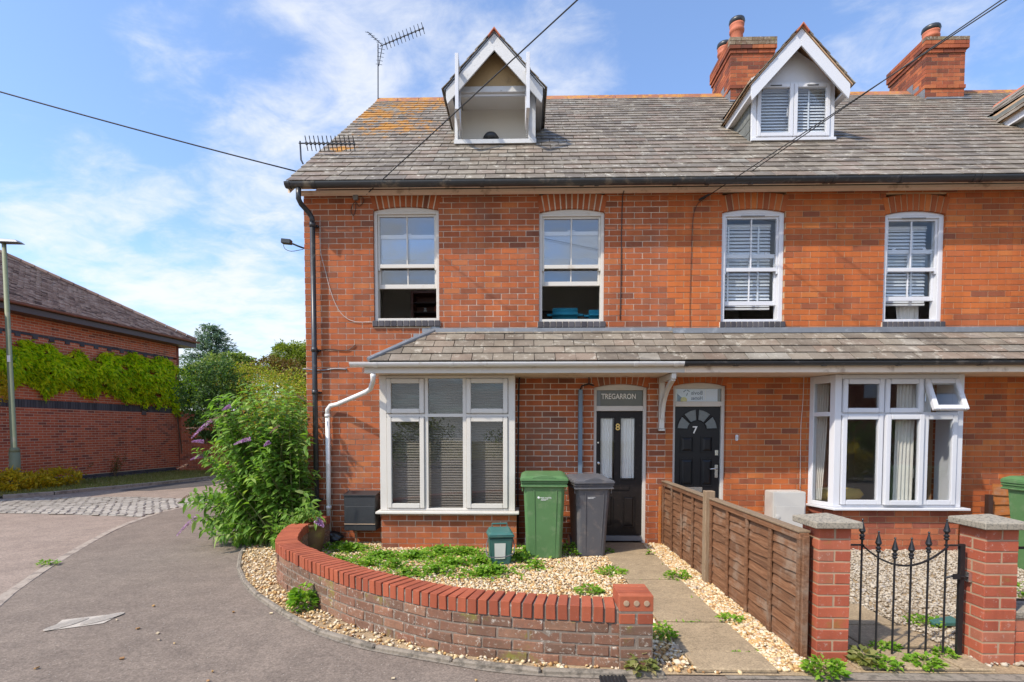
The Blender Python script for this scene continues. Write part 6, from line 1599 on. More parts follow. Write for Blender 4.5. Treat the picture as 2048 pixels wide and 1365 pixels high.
# sofa in the second upstairs window
t = thing('sofa', 'bright teal sofa seen through the gap of the second upstairs window', 'sofa', (W2[0] + .5, YF + .75, 2.55))
zs_ = Z(1144, 640, YF)
def cushion(x0, x1, y0, y1, z0, z1, rot=0):
    return MB().box(x0, x1, y0, y1, z0, z1).build('cushion', SOFA, t, smooth=True, bevel=min(z1 - z0, y1 - y0) * .42, seg=4)
cushion(W2[0] + .13, W2[0] + .66, YF + .40, YF + .60, zs_ + .07, zs_ + .27); cushion(W2[0] + .67, W2[0] + 1.25, YF + .40, YF + .60, zs_ + .07, zs_ + .24)
MB().box(W2[0] + .08, W2[0] + 1.3, YF + .36, YF + .9, 2.55, zs_ + .09).build('base', SOFA, t, bevel=.02, seg=2)
t = thing('picture_frame', 'dark framed picture on the wall behind the teal sofa', 'picture', (W2[0] + .4, 10.7, 3.6))
MB().box(W2[0] + .0, W2[0] + .65, 10.12, 10.16, 3.4, 3.85).build('frame', WOODD, t); MB().box(W2[0] + .05, W2[0] + .6, 10.11, 10.119, 3.45, 3.8).build('print', INT_F, t)
t = thing('bookcase', 'dark wooden dresser seen through the gap of the first upstairs window', 'bookcase', (W1[0] + .6, 9.3, 2.55))
xb0, xb1 = W1[0] + .22, W1[0] + 1.0; yk = 8.6; zk = Z(812, 634, yk)
b = MB(); frame_box(b, xb0, xb1, zk - .5, zk + .42, .04, yk, yk + .3); b.box(xb0 + .04, xb1 - .04, yk + .28, yk + .3, zk - .46, zk + .38); b.build('carcass', WOODR, t) if 'WOODR' in globals() else b.build('carcass', simple('wood_red_brown', (.16, .055, .035), .45, .3, 9), t)
for zz_ in (zk - .1, zk + .07, zk + .22): MB().box(xb0 + .041, xb1 - .041, yk + .01, yk + .279, zz_, zz_ + .015).build('shelf', WOODD, t)
for k, (lab, mm, hh) in enumerate((('small pale ornament on the dresser shelf behind the first upstairs window', CURTW, .07), ('brown jar on the dresser shelf behind the first upstairs window', TERRA, .10), ('tall grey ornament on the dresser shelf behind the first upstairs window', LEAD, .12))):
    o = MB().lathe([(.02, 0), (.03, hh * .3), (.015, hh * .7), (.022, hh)], (xb0 + .22 + k * .17, yk + .08, zk + .0855), 10).build('ornament', mm, None, smooth=True); tag(o, lab, 'ornament')
lp_ = P(982, 277, YD + .3)
t = thing('table_lamp', 'dark round lamp low inside the open dormer window', 'lamp', (lp_.x, lp_.y, lp_.z - .3))
MB().lathe([(.02, .07), (.09, .06), (.13, .0), (.09, -.05), (.03, -.07)], tuple(lp_), 14).build('shade', BLACKPL, t, smooth=True)
MB().tube([lp_ - Vector((0, 0, .34)), lp_ - Vector((0, 0, .05))], .01, 6).build('stem', CHROME, t)

# ================================================================== LEFT BUILDING
A_ = G(0, 981); B_ = G(359, 944.5)
u_ = (B_ - A_); u_.z = 0; u_.normalize()
A0 = A_ - u_ * 4.5; Lw_ = (B_ - A0).length; nrm = Vector((u_.y, -u_.x, 0))
lb = thing('brick_building', 'long modern red brick building with blue brick bands and a brown tiled hipped roof', 'building', tuple(B_))
Mw = wall_frame(A0, u_)
zE = PL(385, 683, B_ + nrm * .45, nrm).z
Mi = Mw.inverted()
def on_wall(px, py, off=0): q = PL(px, py, A_ + nrm * off, nrm); return Mi @ q
zb1 = (on_wall(0, 794).z + on_wall(349, 818).z) / 2; zd1 = (on_wall(150, 676).z + on_wall(300, 712).z) / 2
bandA = (0, Lw_, zb1 - .21, zb1 + .015); bandB = (0, Lw_, zd1 - .08, zd1 + .0); plinth = (0, Lw_, 0, .20)
brick_wall(lb, Mw, Lw_, zE - .12, [bandA, bandB, plinth], BLEFT, MORTL, budget=200, near=lambda c: -(c - A_).dot(u_) if (c - A_).dot(u_) < -.2 else (c - A_).dot(u_), proud=.003, ch=.075, jo=.014)
bb = MB(); u0 = 0; i = 0
sold = []
while u0 < Lw_:
    sold.append(u0); u0 += .075
for k, u0 in enumerate(sold):
    if u0 > 4.3 and k % 1 == 0 and u0 < Lw_ - .05 and len(sold) - k < 400:
        piece('band_brick', box_mesh('band_brick', .065, .1, .215, BBLUE, .0, .0005, k % 4), Mw @ Matrix.Translation((u0 + .0375, .05, zb1 - .10)), lb)
    else: bb.box(u0 + .005, u0 + .07, 0, .1, zb1 - .205, zb1 + .01, Mw)
u0 = 0; k = 0
while u0 < Lw_ - .2:
    bb.box(u0 + .005, u0 + .22, -.002, .1, zd1 - .073, zd1 - .003, Mw)
    if k % 2 == 0: bb.box(u0 + .04, u0 + .17, -.03, .05, zd1 - .15, zd1 - .078, Mw)
    for r in range(3): bb.box(u0 + .005 + .11 * (r % 2), min(u0 + .22 + .11 * (r % 2), Lw_), -.012 if r < 2 else 0, .1, r * .066 + .002, r * .066 + .060, Mw)
    u0 += .225; k += 1
bb.build('blue_brickwork', BBLUE, lb, kind='stuff')
# end wall and low boundary wall running right
Me = wall_frame(B_ + nrm * .0, Vector((-nrm.x, -nrm.y, 0)) * -1) if False else None
endv = -nrm
eb = MB(); M2 = wall_frame(B_ + u_ * .11 + endv * 8, nrm)   # faces away from the camera side
eb.box(0, 8, -.1, .0, 0, zE - .1, M2); eb.build('end_wall', BLEFT, lb)
bw_ = thing('boundary_wall', 'dark red brick wall running right from the building behind the bushes', 'wall', tuple(B_ + Vector((1.5, .1, 0))))
Mb = wall_frame(B_ + Vector((.01, .02, 0)), Vector((1, .05, 0))); brick_wall(bw_, Mb, 6.5, 2.3, [], BLEFT, MORTL, budget=0, proud=.004, ch=.075, name='wall_body')
# roof
ov = .45; pit = .60
e0 = A0 + nrm * ov; e1 = B_ + nrm * ov + u_ * ov
lr = MB(); hs = 5.0
dirn = (endv - u_).normalized() if False else None
z0 = zE + .03
def rp(base, s): return Vector((base.x, base.y, z0)) + endv * s + Vector((0, 0, pit * s))
A1_ = e0; pts = [Vector((A1_.x, A1_.y, z0)), Vector((e1.x, e1.y, z0)), rp(e1, hs) - u_ * hs, rp(A1_, hs)]
down = Vector((0, 0, -.1)); lr.add(pts + [p + down for p in pts], [(0, 1, 2, 3), (7, 6, 5, 4), (0, 4, 5, 1), (1, 5, 6, 2), (3, 2, 6, 7), (0, 3, 7, 4)])
TILE = simple('roof_tile_brown', (.21, .155, .125), .85, .25, 9, bmp=.4, bscale=30, dirt=(.24, .20, .16), dscale=2.5, dlo=.45, dhi=.7)
tm, tnt, tb = newmat('roof_tile_mixed'); tp = pos(tnt); tc_ = ramp(tnt, rnd(tnt), [(0, (.09, .05, .04)), (.12, (.20, .12, .09)), (.5, (.31, .195, .145)), (1, (.40, .28, .22))]); tc_ = mixc(tnt, .6, tc_, mixc(tnt, noise(tnt, tp, 1.8, 5, .6), (.75, .75, .75), (1.3, 1.28, 1.25)), 'MULTIPLY'); tnt.links.new(tc_, tb.inputs['Base Color']); tb.inputs['Roughness'].default_value = .85
lroof = lr.build('roof', TILE, lb)
ux_, vy_ = u_, (endv + Vector((0, 0, pit))).normalized(); wz_ = ux_.cross(vy_)
Mr = Matrix.Translation(pts[0]) @ Matrix((ux_, vy_, wz_)).transposed().to_4x4(); k = math.sqrt(1 + pit * pit)
Lr = (pts[1] - pts[0]).length; gq = .115; rows = int(hs * k / gq); tb_ = MB()
cnt = 0
tl = []
for r in range(rows):
    v0 = r * gq; lim = Lr - (v0 + gq / 2) / k; x_ = 3.2 + (.0825 if r % 2 else 0)
    while x_ < lim: tl.append((x_, v0, min(.16, lim - x_))); x_ += .165
V = []; Fc = []
for (x_, v0, wq) in tl:
    lift = random.choice([0, 0, 0, 0, .006, .014]); q = [(x_ + .003, v0, .026 + lift), (x_ + wq, v0, .026 + lift), (x_ + wq, v0 + gq + .02, .008), (x_ + .003, v0 + gq + .02, .008), (x_ + .003, v0 + .0, .010), (x_ + wq, v0 + .0, .010)]
    b0 = len(V); V += [Mr @ Vector(p) for p in q]; Fc += [(b0, b0 + 1, b0 + 2, b0 + 3), (b0 + 4, b0 + 5, b0 + 1, b0)]
np_obj('roof_tiles', np.array([v[:] for v in V]), np.array(Fc), tm, lroof, 'stuff')
hp0, hp1 = pts[1], pts[2]; nh = 22
for i in range(nh):
    a = hp0.lerp(hp1, i / nh) + Vector((0, 0, .03)); c = hp0.lerp(hp1, (i + .97) / nh) + Vector((0, 0, .035)); MB().tube([a, c], [.085, .075], 8).build('hip_tile', tm, lroof)
hb = [pts[1], rp(e1, hs) - u_ * hs, Vector((e1.x, e1.y, z0)) + endv * 10]; MB().add(hb, [(0, 2, 1)]).build('hip_end', TILE, lroof)
# eaves
fb = MB(); Mf = wall_frame(e0, u_); fb.box(0, Lr, .0, .03, zE - .22, zE - .02, Mf); fb.box(0, Lr, .031, ov, zE - .22, zE - .20, Mf); fb.build('fascia', FASBR, lb)
e2 = MB(); Mf2 = wall_frame(Vector((e1.x, e1.y, 0)) , endv); e2.box(.031, 6, -.03, .0, zE - .22, zE - .02, Mf2 ); e2.build('end_fascia', FASBR, lb)
gm = MB(); prof = [(math.cos(math.pi * k_ / 8) * .06, -math.sin(math.pi * k_ / 8) * .06) for k_ in range(9)] + [(math.cos(math.pi * k_ / 8) * .054, -math.sin(math.pi * k_ / 8) * .054) for k_ in range(8, -1, -1)]
n_ = len(prof); V = [Mf @ Vector((x_, -.065 + a, zE - .0 + b__)) for x_ in (0, Lr + .05) for a, b__ in prof]; gm.add(V, [tuple(range(n_)), tuple(range(2 * n_ - 1, n_ - 1, -1))] + [(i, (i + 1) % n_, (i + 1) % n_ + n_, i + n_) for i in range(n_)]); gm.build('gutter', GUTBR, lb)
q = on_wall(287, 826); t = fit('wall_vent', 'small square dark vent under the blue band of the brick building', 'vent', Mw @ q); MB().box(q.x - .09, q.x + .09, -.03, -.001, q.z - .08, q.z + .07, Mw).build('cover', FASBR, t, bevel=.01)

# lamp post
t = thing('street_lamp', 'slim pale green street lamp post with flat lantern in front of the brick building', 'street lamp', tuple(G(30, 985)))
b0 = G(32, 985); D_l = b0.y; zt_ = Z(8, 486, D_l); zc_ = Z(30, 905, D_l)
MB().tube([(b0.x, b0.y, 0), (b0.x, b0.y, zc_)], .11, 14).build('base', LAMPG, t, smooth=True)
xt = X(8, 490, D_l)
MB().tube([(b0.x, b0.y, zc_ - .01), (b0.x, b0.y, zc_ + .10), (b0.x - .01, b0.y, zc_ + .12), (xt, b0.y, zt_)], [.11, .10, .065, .045], 14).build('column', LAMPG, t, smooth=True)
MB().box(b0.x - .02, b0.x + .05, b0.y - .08, b0.y - .066, Z(20, 725, D_l), Z(20, 712, D_l)).build('plate', WHITEP, t)
MB().add([(xt - .15, b0.y - .12, zt_), (xt + .46, b0.y - .10, zt_ - .02), (xt + .46, b0.y + .10, zt_ - .02), (xt - .15, b0.y + .12, zt_), (xt - .12, b0.y - .09, zt_ + .09), (xt + .36, b0.y - .08, zt_ + .05), (xt + .36, b0.y + .08, zt_ + .05), (xt - .12, b0.y + .09, zt_ + .09)], [(3, 2, 1, 0), (4, 5, 6, 7), (0, 1, 5, 4), (1, 2, 6, 5), (2, 3, 7, 6), (3, 0, 4, 7)]).build('lantern', LEAD, t, bevel=.01)

# ================================================================== COVERS ON THE FOOTWAY
t = thing('manhole_cover', 'pair of pale triangular metal inspection covers set in the footway', 'manhole cover', tuple(G(170, 1243)))
c4 = [G(92, 1262), G(128, 1239), G(245, 1227), G(152, 1258)]
fr_ = MB()
pa, pb_, pc, pd = G(95, 1262), G(125, 1240), G(248, 1226), G(206, 1247)
fr_.add([(p.x, p.y, .000) for p in (pa, pd, pc, pb_)], [(0, 1, 2, 3)]); fr_.build('frame', MANH, t)
MANHD = simple('manhole_dark', (.20, .18, .155), .8, .2, 30)
def rib_plate(c, ax, ay, n, name='cover'):
    b = MB(); seg_ = 18; pts_ = [(c.x + ax[0] * math.cos(k_ * 2 * math.pi / seg_) + ay[0] * math.sin(k_ * 2 * math.pi / seg_), c.y + ax[1] * math.cos(k_ * 2 * math.pi / seg_) + ay[1] * math.sin(k_ * 2 * math.pi / seg_)) for k_ in range(seg_)]
    b.add([(x, y, .004) for x, y in pts_], [tuple(range(seg_))]); o = b.build(name, MANH, t)
    for j in range(n):
        s = -0.85 + 1.7 * j / (n - 1); h = math.sqrt(1 - s * s) * .9; w_ = .22 / n
        q = [(s - w_, -h), (s + w_, -h), (s + w_, h), (s - w_, h)]
        MB().add([(c.x + ax[0] * a + ay[0] * b_, c.y + ax[1] * a + ay[1] * b_, .009) for a, b_ in q], [(0, 1, 2, 3)]).build('tread_bar', MANHD, t)
ca, cb = G(133, 1249), G(205, 1238)
rib_plate(ca, ((G(163, 1244) - ca).x, (G(163, 1244) - ca).y), (.02, .14), 6); rib_plate(cb, ((G(235, 1233.5) - cb).x, (G(235, 1233.5) - cb).y), (.03, .14), 7)
t = thing('drain_grate', 'small black slotted drain grate at the bottom edge of the pavement', 'drain', tuple(G(1228, 1360)))
a, c = G(1203, 1371), G(1250, 1353); MB().box(a.x, c.x, a.y, c.y, -.01, .001).build('tray', BLACKPL, t)
for j in range(7): xx = a.x + (c.x - a.x) * (j + .25) / 7; MB().box(xx, xx + .010, a.y, c.y, .0015, .008).build('bar', IRON, t)
t = thing('shovel', 'dark green plastic strip lying on the ground behind the gate', 'garden tool', tuple(G(1885, 1258)))
p, q = G(1868, 1259), G(1916, 1253); MB().add([(p.x, p.y, .02), (q.x, q.y - .05, .02), (q.x, q.y + .08, .03), (p.x, p.y + .05, .03), (p.x, p.y, .05), (q.x, q.y - .05, .05), (q.x, q.y + .08, .06), (p.x, p.y + .05, .06)], [(3, 2, 1, 0), (4, 5, 6, 7), (0, 1, 5, 4), (1, 2, 6, 5), (2, 3, 7, 6), (3, 0, 4, 7)]).build('blade', CADDYM, t, bevel=.004)
t['label'] = 'dark green plastic strip lying on the ground behind the iron gate'; t.name = 'plastic_strip'; t['category'] = 'plastic strip'

# bag and pot
def blob(name, c, r, m, label, cat, n=2, wob=.2):
    bm = bmesh.new(); bmesh.ops.create_icosphere(bm, subdivisions=n + 1, radius=1); rr = random.Random(3)
    for v in bm.verts: 
        k_ = 1 + wob * math.sin(v.co.x * 5 + v.co.y * 3) * math.sin(v.co.z * 6 + v.co.x * 4); v.co = Vector((v.co.x * r[0], v.co.y * r[1], max(v.co.z, -.6) * r[2])) * k_ + Vector(c)
    me = bpy.data.meshes.new(name); bm.to_mesh(me); bm.free(); me.materials.append(m); smooth_mesh(me); o = bpy.data.objects.new(name, me); put(o); return tag(o, label, cat)
bgp = G(662, 1088); blob('plastic_bag', (bgp.x, bgp.y - .02, .09), (.16, .10, .09), BAGM, 'crumpled black plastic bag at the foot of the white downpipe', 'plastic bag', 2, .3)
pc_ = G(612, 1112); pc_.y += .1
t = thing('plant_pot', 'large mottled brown terracotta pot inside the curved wall with purple flowering sprigs', 'plant pot', (pc_.x, pc_.y, 0))
MB().lathe([(.12, 0), (.155, .05), (.185, .18), (.195, .30), (.20, .36), (.21, .365), (.21, .40), (.185, .40), (.17, .34)], (pc_.x, pc_.y, 0), 22).build('pot', POTM, t, smooth=True)
MB().lathe([(.17, .35), (.01, .37)], (pc_.x, pc_.y, 0), 16).build('soil', SOIL, t)
POT = t

# ================================================================== PLANTS
def spike(c, d, L_, r, m, parent, name='flower_spike', n=90):
    c, d = np.array(c), unit(np.array(d)[None])[0]
    t = rng.uniform(0, 1, n); rad = r * (1 - t ** 1.5 * .8); a = rng.uniform(0, 6.28, n); o1 = unit(np.cross(d, [.1, .2, 1])[None])[0]; o2 = np.cross(d, o1)
    out_ = np.cos(a)[:, None] * o1 + np.sin(a)[:, None] * o2; pts_ = c + t[:, None] * d * L_ + out_ * rad[:, None] * .3 + np.array([0, 0, -1]) * (t ** 2)[:, None] * L_ * .18
    return leaves(name, pts_, out_ + d * .3, rng.normal(size=(n, 3)), rad * .9 + .004, .012, m, parent, None, 0)
def grow(t, bases, tips_fn, nst_, m, leaf_len, leaf_w, per, stuffname='foliage', solo=0, stem_r=.006, droop=.25, spikes=None, start=.25):
    pts_, ax, nr, ln = [], [], [], []; st = MB(); ends = []
    for i in range(nst_):
        b = bases(i); tip = tips_fn(i, b); mid = (b + tip) / 2 + Vector((random.uniform(-.1, .1), random.uniform(-.1, .1), (tip - b).length * .18))
        c = bez(b, mid, tip, 10); st.tube(c, [stem_r * (1.2 - .09 * k_) for k_ in range(11)], 4, cap=False); ends.append((c[-1], (c[-1] - c[-2]).normalized()))
        for k_ in range(per):
            s = start + (1 - start) * k_ / per; j = min(int(s * 10), 9); f = s * 10 - j; p = c[j].lerp(c[j + 1], f); u = (c[j + 1] - c[j]).normalized()
            a = k_ * 1.6 + random.uniform(-.5, .5); o1 = u.orthogonal().normalized(); o2 = u.cross(o1); d = (o1 * math.cos(a) + o2 * math.sin(a)) * .95 + u * .45 + Vector((0, 0, -.15)) + Vector((random.gauss(0, .2), random.gauss(0, .2), random.gauss(0, .15)))
            pts_.append(p[:]); ax.append(d[:]); nr.append((random.gauss(0, .35), random.gauss(0, .35) - .2, 1)); ln.append(leaf_len * random.uniform(.6, 1.2) * (1.05 - .35 * s))
    st.build('stems', STEM, t, kind='stuff')
    pts_, ax, nr, ln = map(np.array, (pts_, ax, nr, ln)); wd = ln * leaf_w
    if solo:
        dist = np.linalg.norm(pts_ - np.array(CAM[:]), axis=1); order = np.argsort(dist - ln * 2); s_, r_ = order[:solo], order[solo:]
        for i in s_: leaves('leaf', pts_[i:i + 1], ax[i:i + 1], nr[i:i + 1], ln[i:i + 1], wd[i:i + 1], m, t, None, .2, droop, 3)
        pts_, ax, nr, ln, wd = pts_[r_], ax[r_], nr[r_], ln[r_], wd[r_]
    leaves(stuffname, pts_, ax, nr, ln, wd, m, t, 'stuff', .2, droop, 3)
    return ends
# buddleia
bb0 = G(585, 1080); bc = Vector((X(540, 900, 7.0), 7.15, 0))
bud = thing('buddleia_bush', 'big sprawling buddleia bush with long purple flower spikes at the house corner', 'bush', (bc.x, bc.y, 0))
def bases(i): return Vector((bc.x + random.uniform(-.1, .45), bc.y + random.uniform(-.2, .4), 0))
outline = [(405, 900), (385, 980), (378, 1005), (388, 1048), (425, 1068), (470, 1075), (520, 1078), (560, 1070), (600, 1060), (610, 1000), (618, 930), (614, 860), (600, 800), (575, 770), (540, 765), (500, 765), (470, 785), (450, 820), (430, 855)]
def tips(i, b):
    if i < 46:
        px, py = outline[i % len(outline)]; Yq = 6.9 + random.uniform(-.35, .5); q = P(px + random.uniform(-14, 18), py + random.uniform(-10, 14), Yq)
    else:
        px, py = random.uniform(410, 610), random.uniform(775, 1060); Yq = 6.55 + random.uniform(0, .8) + abs(px - 520) / 400; q = P(px, py, Yq)
    q.z = max(q.z, .08); return q
grow(bud, bases, tips, 230, LBUD, .165, .42, 38, solo=260, stem_r=.007, start=.3)
fl_px = [((425, 840), (383, 868), 6.7, 1), ((418, 858), (372, 850), 6.8, 0), ((408, 884), (384, 880), 6.7, 1), ((410, 912), (381, 915), 6.7, 1), ((462, 812), (445, 818), 6.6, 1), ((455, 830), (412, 838), 6.7, 0), ((502, 878), (468, 884), 6.3, 1), ((540, 884), (528, 890), 6.3, 1), ((392, 1035), (353, 1064), 6.9, 1), ((375, 930), (355, 935), 6.9, 0), ((380, 990), (355, 1002), 6.9, 0), ((560, 850), (540, 862), 6.4, 0), ((590, 790), (615, 800), 6.8, 0)]
for (a, c, Yq, full) in fl_px:
    p, q = P(a[0], a[1], Yq), P(c[0], c[1], Yq - .05); q.z = max(q.z, .03); d = q - p; spike(p[:], d[:], d.length, .022 if full else .012, FLOWER if full else FLOWERD, bud, n=260 if full else 130)
# sprigs over the pot
def b2(i): return Vector((pc_.x + random.uniform(-.08, .08), pc_.y, .36))
def t2(i, b): q = P(random.uniform(548, 640), random.uniform(1015, 1075), pc_.y - random.uniform(-.05, .3)); q.z = max(q.z, .35); return q
grow(POT, b2, t2, 20, LBUD, .12, .34, 16, solo=40, stem_r=.004)
p, q = P(632, 1040, pc_.y - .2), P(652, 1053, pc_.y - .25); spike(p[:], (q - p)[:], .13, .04, FLOWER, POT, n=300)
# leafy shoots at the corner (behind)
cs = thing('corner_shrub', 'small leafy shoots growing between the buddleia and the house corner', 'shrub', (X(612, 1000, 7.2), 7.1, 0))
grow(cs, lambda i: Vector((X(612, 1000, 7.1) + random.uniform(-.1, .1), 7.1, 0)), lambda i, b: P(random.uniform(590, 632), random.uniform(960, 1060), 7.05), 26, LTREE, .05, .4, 26)

def crown(t, ells, n, m, L_, W_, name='crown', trunk=None, dens=.55, up=.4):
    P0 = []
    for (c, r) in ells:
        k_ = int(n * (r[0] * r[1] * r[2]) ** .66 / sum((e[1][0] * e[1][1] * e[1][2]) ** .66 for e in ells)); nc = max(6, k_ // 45)
        d = unit(rng.normal(size=(nc, 3))); rad = rng.uniform(.45, 1.0, (nc, 1)) ** .6; cc_ = np.array(c) + d * rad * np.array(r)
        q = np.repeat(cc_, 45, 0) + rng.normal(0, 1, (nc * 45, 3)) * np.array(r) * .15; P0.append(q)
    P0 = np.concatenate(P0); n = len(P0); ax = unit(rng.normal(size=(n, 3)) + np.array([0, 0, -.25])); nr = rng.normal(size=(n, 3)) * .7 + np.array([0, -.2, up])
    o = leaves(name, P0, ax, nr, L_ * rng.uniform(.6, 1.3, n), W_ * rng.uniform(.7, 1.2, n), m, t, 'stuff')
    if trunk: MB().tube(*trunk).build('trunk', BARK, t)
    return o
# creeper on the building
wis = thing('wisteria_creeper', 'bright yellow green climbing wisteria across the side of the brick building', 'climbing plant', tuple(Mw @ on_wall(200, 760)))
top = [(-60, 700), (0, 697), (45, 684), (62, 678), (88, 688), (110, 698), (140, 708), (154, 702), (182, 719), (202, 709), (242, 706), (308, 712), (345, 722), (375, 738), (398, 752)]
bot = [(-60, 758), (0, 756), (37, 768), (75, 772), (95, 784), (110, 780), (150, 776), (175, 785), (210, 786), (235, 790), (262, 800), (290, 812), (315, 808), (340, 800), (352, 832), (372, 820), (398, 780)]
N_ = 19000; pxs = rng.uniform(-60, 396, N_); ty = np.interp(pxs, *zip(*top)) + 5 * np.sin(pxs / 9) ; by = np.interp(pxs, *zip(*bot)) + 7 * np.sin(pxs / 13 + 1) + 9 * np.maximum(0, np.sin(pxs / 5.3 + np.sin(pxs / 17) * 3)) ** 3 + rng.normal(0, 3, N_)
tt = rng.beta(1.15, 1.1, N_); pys = ty + (by - ty) * tt; keepm = (np.sin(pxs / 21 + pys / 17) * np.sin(pxs / 13 - pys / 11 + 2) < .82)
pts_ = np.array([PL(a, b, A_ + nrm * (.03 + .38 * math.sin(math.pi * min(max(c, .05), .95)) * random.uniform(.2, 1) * (.7 + .3 * math.sin(a / 15))), nrm)[:] for a, b, c in zip(pxs[keepm], pys[keepm], tt[keepm])])
n = len(pts_); nv = np.array(nrm[:]); ax = rng.normal(size=(n, 3)) * .5 + nv * .5 + np.array([0, 0, -.75]); leaves('foliage', pts_, ax, rng.normal(size=(n, 3)) * .4 + nv * .5 + np.array([0, 0, .8]), rng.uniform(.09, .18, n), rng.uniform(.04, .07, n), LWIS, wis, 'stuff')
w0 = MB()
for a, c in (((350, 800), (372, 960)), ((262, 795), (300, 740)), ((190, 760), (240, 750)), ((60, 760), (140, 765)), ((372, 960), (390, 780)), ((240, 750), (350, 800))):
    w0.tube(bez(PL(*a, A_ + nrm * .06, nrm), PL((a[0] + c[0]) / 2, (a[1] + c[1]) / 2 + 8, A_ + nrm * .12, nrm), PL(*c, A_ + nrm * .06, nrm)), .02, 6)
w0.build('stems', BARK, wis)
lf = thing('creeper_sprig', 'small yellow leafed sprig hanging at the left edge beside the lamp post', 'climbing plant', tuple(PL(5, 790, A_ + nrm * .1, nrm)))
q = PL(4, 785, A_ + nrm * .3, nrm); crown(lf, [((q.x, q.y, q.z), (.12, .2, .45))], 420, LYEL, .07, .04, 'foliage')
# dark evergreen at the building's corner
def ell(px, py, Y, rx, ry, rz): c = P(px, py, Y); return ((c.x, c.y, c.z), (rx, ry, rz))
t = thing('dark_shrub', 'dark green bushy climber at the far corner of the brick building', 'shrub', tuple(G(405, 950)))
crown(t, [ell(400, 790, 17.6, .7, .6, 1.0), ell(440, 780, 17.8, .8, .6, 1.0), ell(415, 850, 17.6, .6, .5, .5), ell(475, 810, 17.9, .7, .6, .9)], 9000, LDARK, .10, .06)
t = thing('hedge', 'tall mixed yellow green and reddish hedge behind the buddleia', 'hedge', tuple(G(520, 950)))
crown(t, [ell(445, 757, 19, .9, .8, .35), ell(490, 765, 18.6, 1.0, .9, .7), ell(530, 790, 18, 1.0, .9, .9), ell(575, 800, 17, 1.0, 1, .9), ell(610, 830, 16, .9, 1, 1.1), ell(560, 860, 16, 1.1, 1, 1.0), ell(600, 900, 15, .9, .8, .8), ell(640, 800, 17, 1, 1, 1)], 26000, LHEDGE, .085, .05)
t = thing('hedge', 'lower dark green part of the hedge behind the buddleia stems', 'hedge', tuple(G(590, 960)))
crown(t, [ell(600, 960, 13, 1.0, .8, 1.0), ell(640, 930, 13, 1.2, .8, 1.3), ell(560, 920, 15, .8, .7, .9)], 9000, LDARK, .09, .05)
# trees beyond
t = thing('spruce_tree', 'blue green spruce rising behind the brick building', 'tree', tuple(P(420, 850, 34)))
cx_, cy_, cz_ = P(422, 657, 34)
lv = []; pp, aa, nn_ = [], [], []
for k_ in range(26):
    s = k_ / 25; zc = cz_ - s * 4.8; rad = .45 + 2.6 * s ** .7
    for j in range(12 + k_):
        a = random.uniform(0, 6.28); L_ = rad * random.uniform(.7, 1.1)
        for m_ in range(26):
            f = random.uniform(.15, 1) ; pp.append((cx_ + math.cos(a) * L_ * f + random.gauss(0, .09), cy_ + math.sin(a) * L_ * f + random.gauss(0, .09), zc - f * L_ * .22 + random.gauss(0, .06) + .25 * f * f)); aa.append((math.cos(a) + random.gauss(0, .4), math.sin(a) + random.gauss(0, .4), random.gauss(.1, .4))); nn_.append((random.gauss(0, .4), random.gauss(0, .4), 1))
leaves('crown', np.array(pp), np.array(aa), np.array(nn_), .22, .09, LSPR, t, 'stuff'); MB().tube([(cx_, cy_, 0), (cx_, cy_, cz_ - .3)], [.2, .03], 8).build('trunk', BARK, t)
t = thing('leafy_tree', 'olive green leafy tree in front of the spruce, left of the gap', 'tree', tuple(P(440, 850, 26)))
crown(t, [ell(430, 733, 26, .8, 1, .4), ell(462, 722, 26, .9, 1, .45), ell(405, 745, 26, .8, .9, .4), ell(485, 735, 26, .5, .7, .3), ell(450, 750, 26, 1.4, 1, .5)], 9000, LTREE, .15, .09, trunk=([P(450, 900, 26), P(448, 760, 26), P(445, 715, 26)], [.16, .1, .03], 7))
MB().tube([P(478, 745, 26), P(492, 706, 26)], .015, 4).build('twig', BARK, t)
t = thing('copper_shrub', 'reddish bronze shrub between the hedge and the pale willow', 'shrub', tuple(P(545, 850, 22)))
crown(t, [ell(545, 735, 22, .8, .7, .45), ell(575, 745, 22, .9, .7, .5), ell(595, 760, 21, .8, .7, .5)], 5000, LRED, .11, .07)
t = thing('willow_tree', 'pale yellow green weeping tree just left of the house corner', 'tree', tuple(P(590, 850, 27)))
crown(t, [ell(575, 712, 27, .7, .8, .65), ell(600, 705, 27, .9, .8, .5), ell(590, 735, 27, 1.2, .9, .7), ell(630, 715, 27, 1.2, .9, .7), ell(567, 695, 27, .25, .3, .25)], 9000, LWIL, .17, .06, trunk=([P(600, 900, 27), P(598, 760, 27), P(596, 705, 27)], [.2, .12, .04], 7))
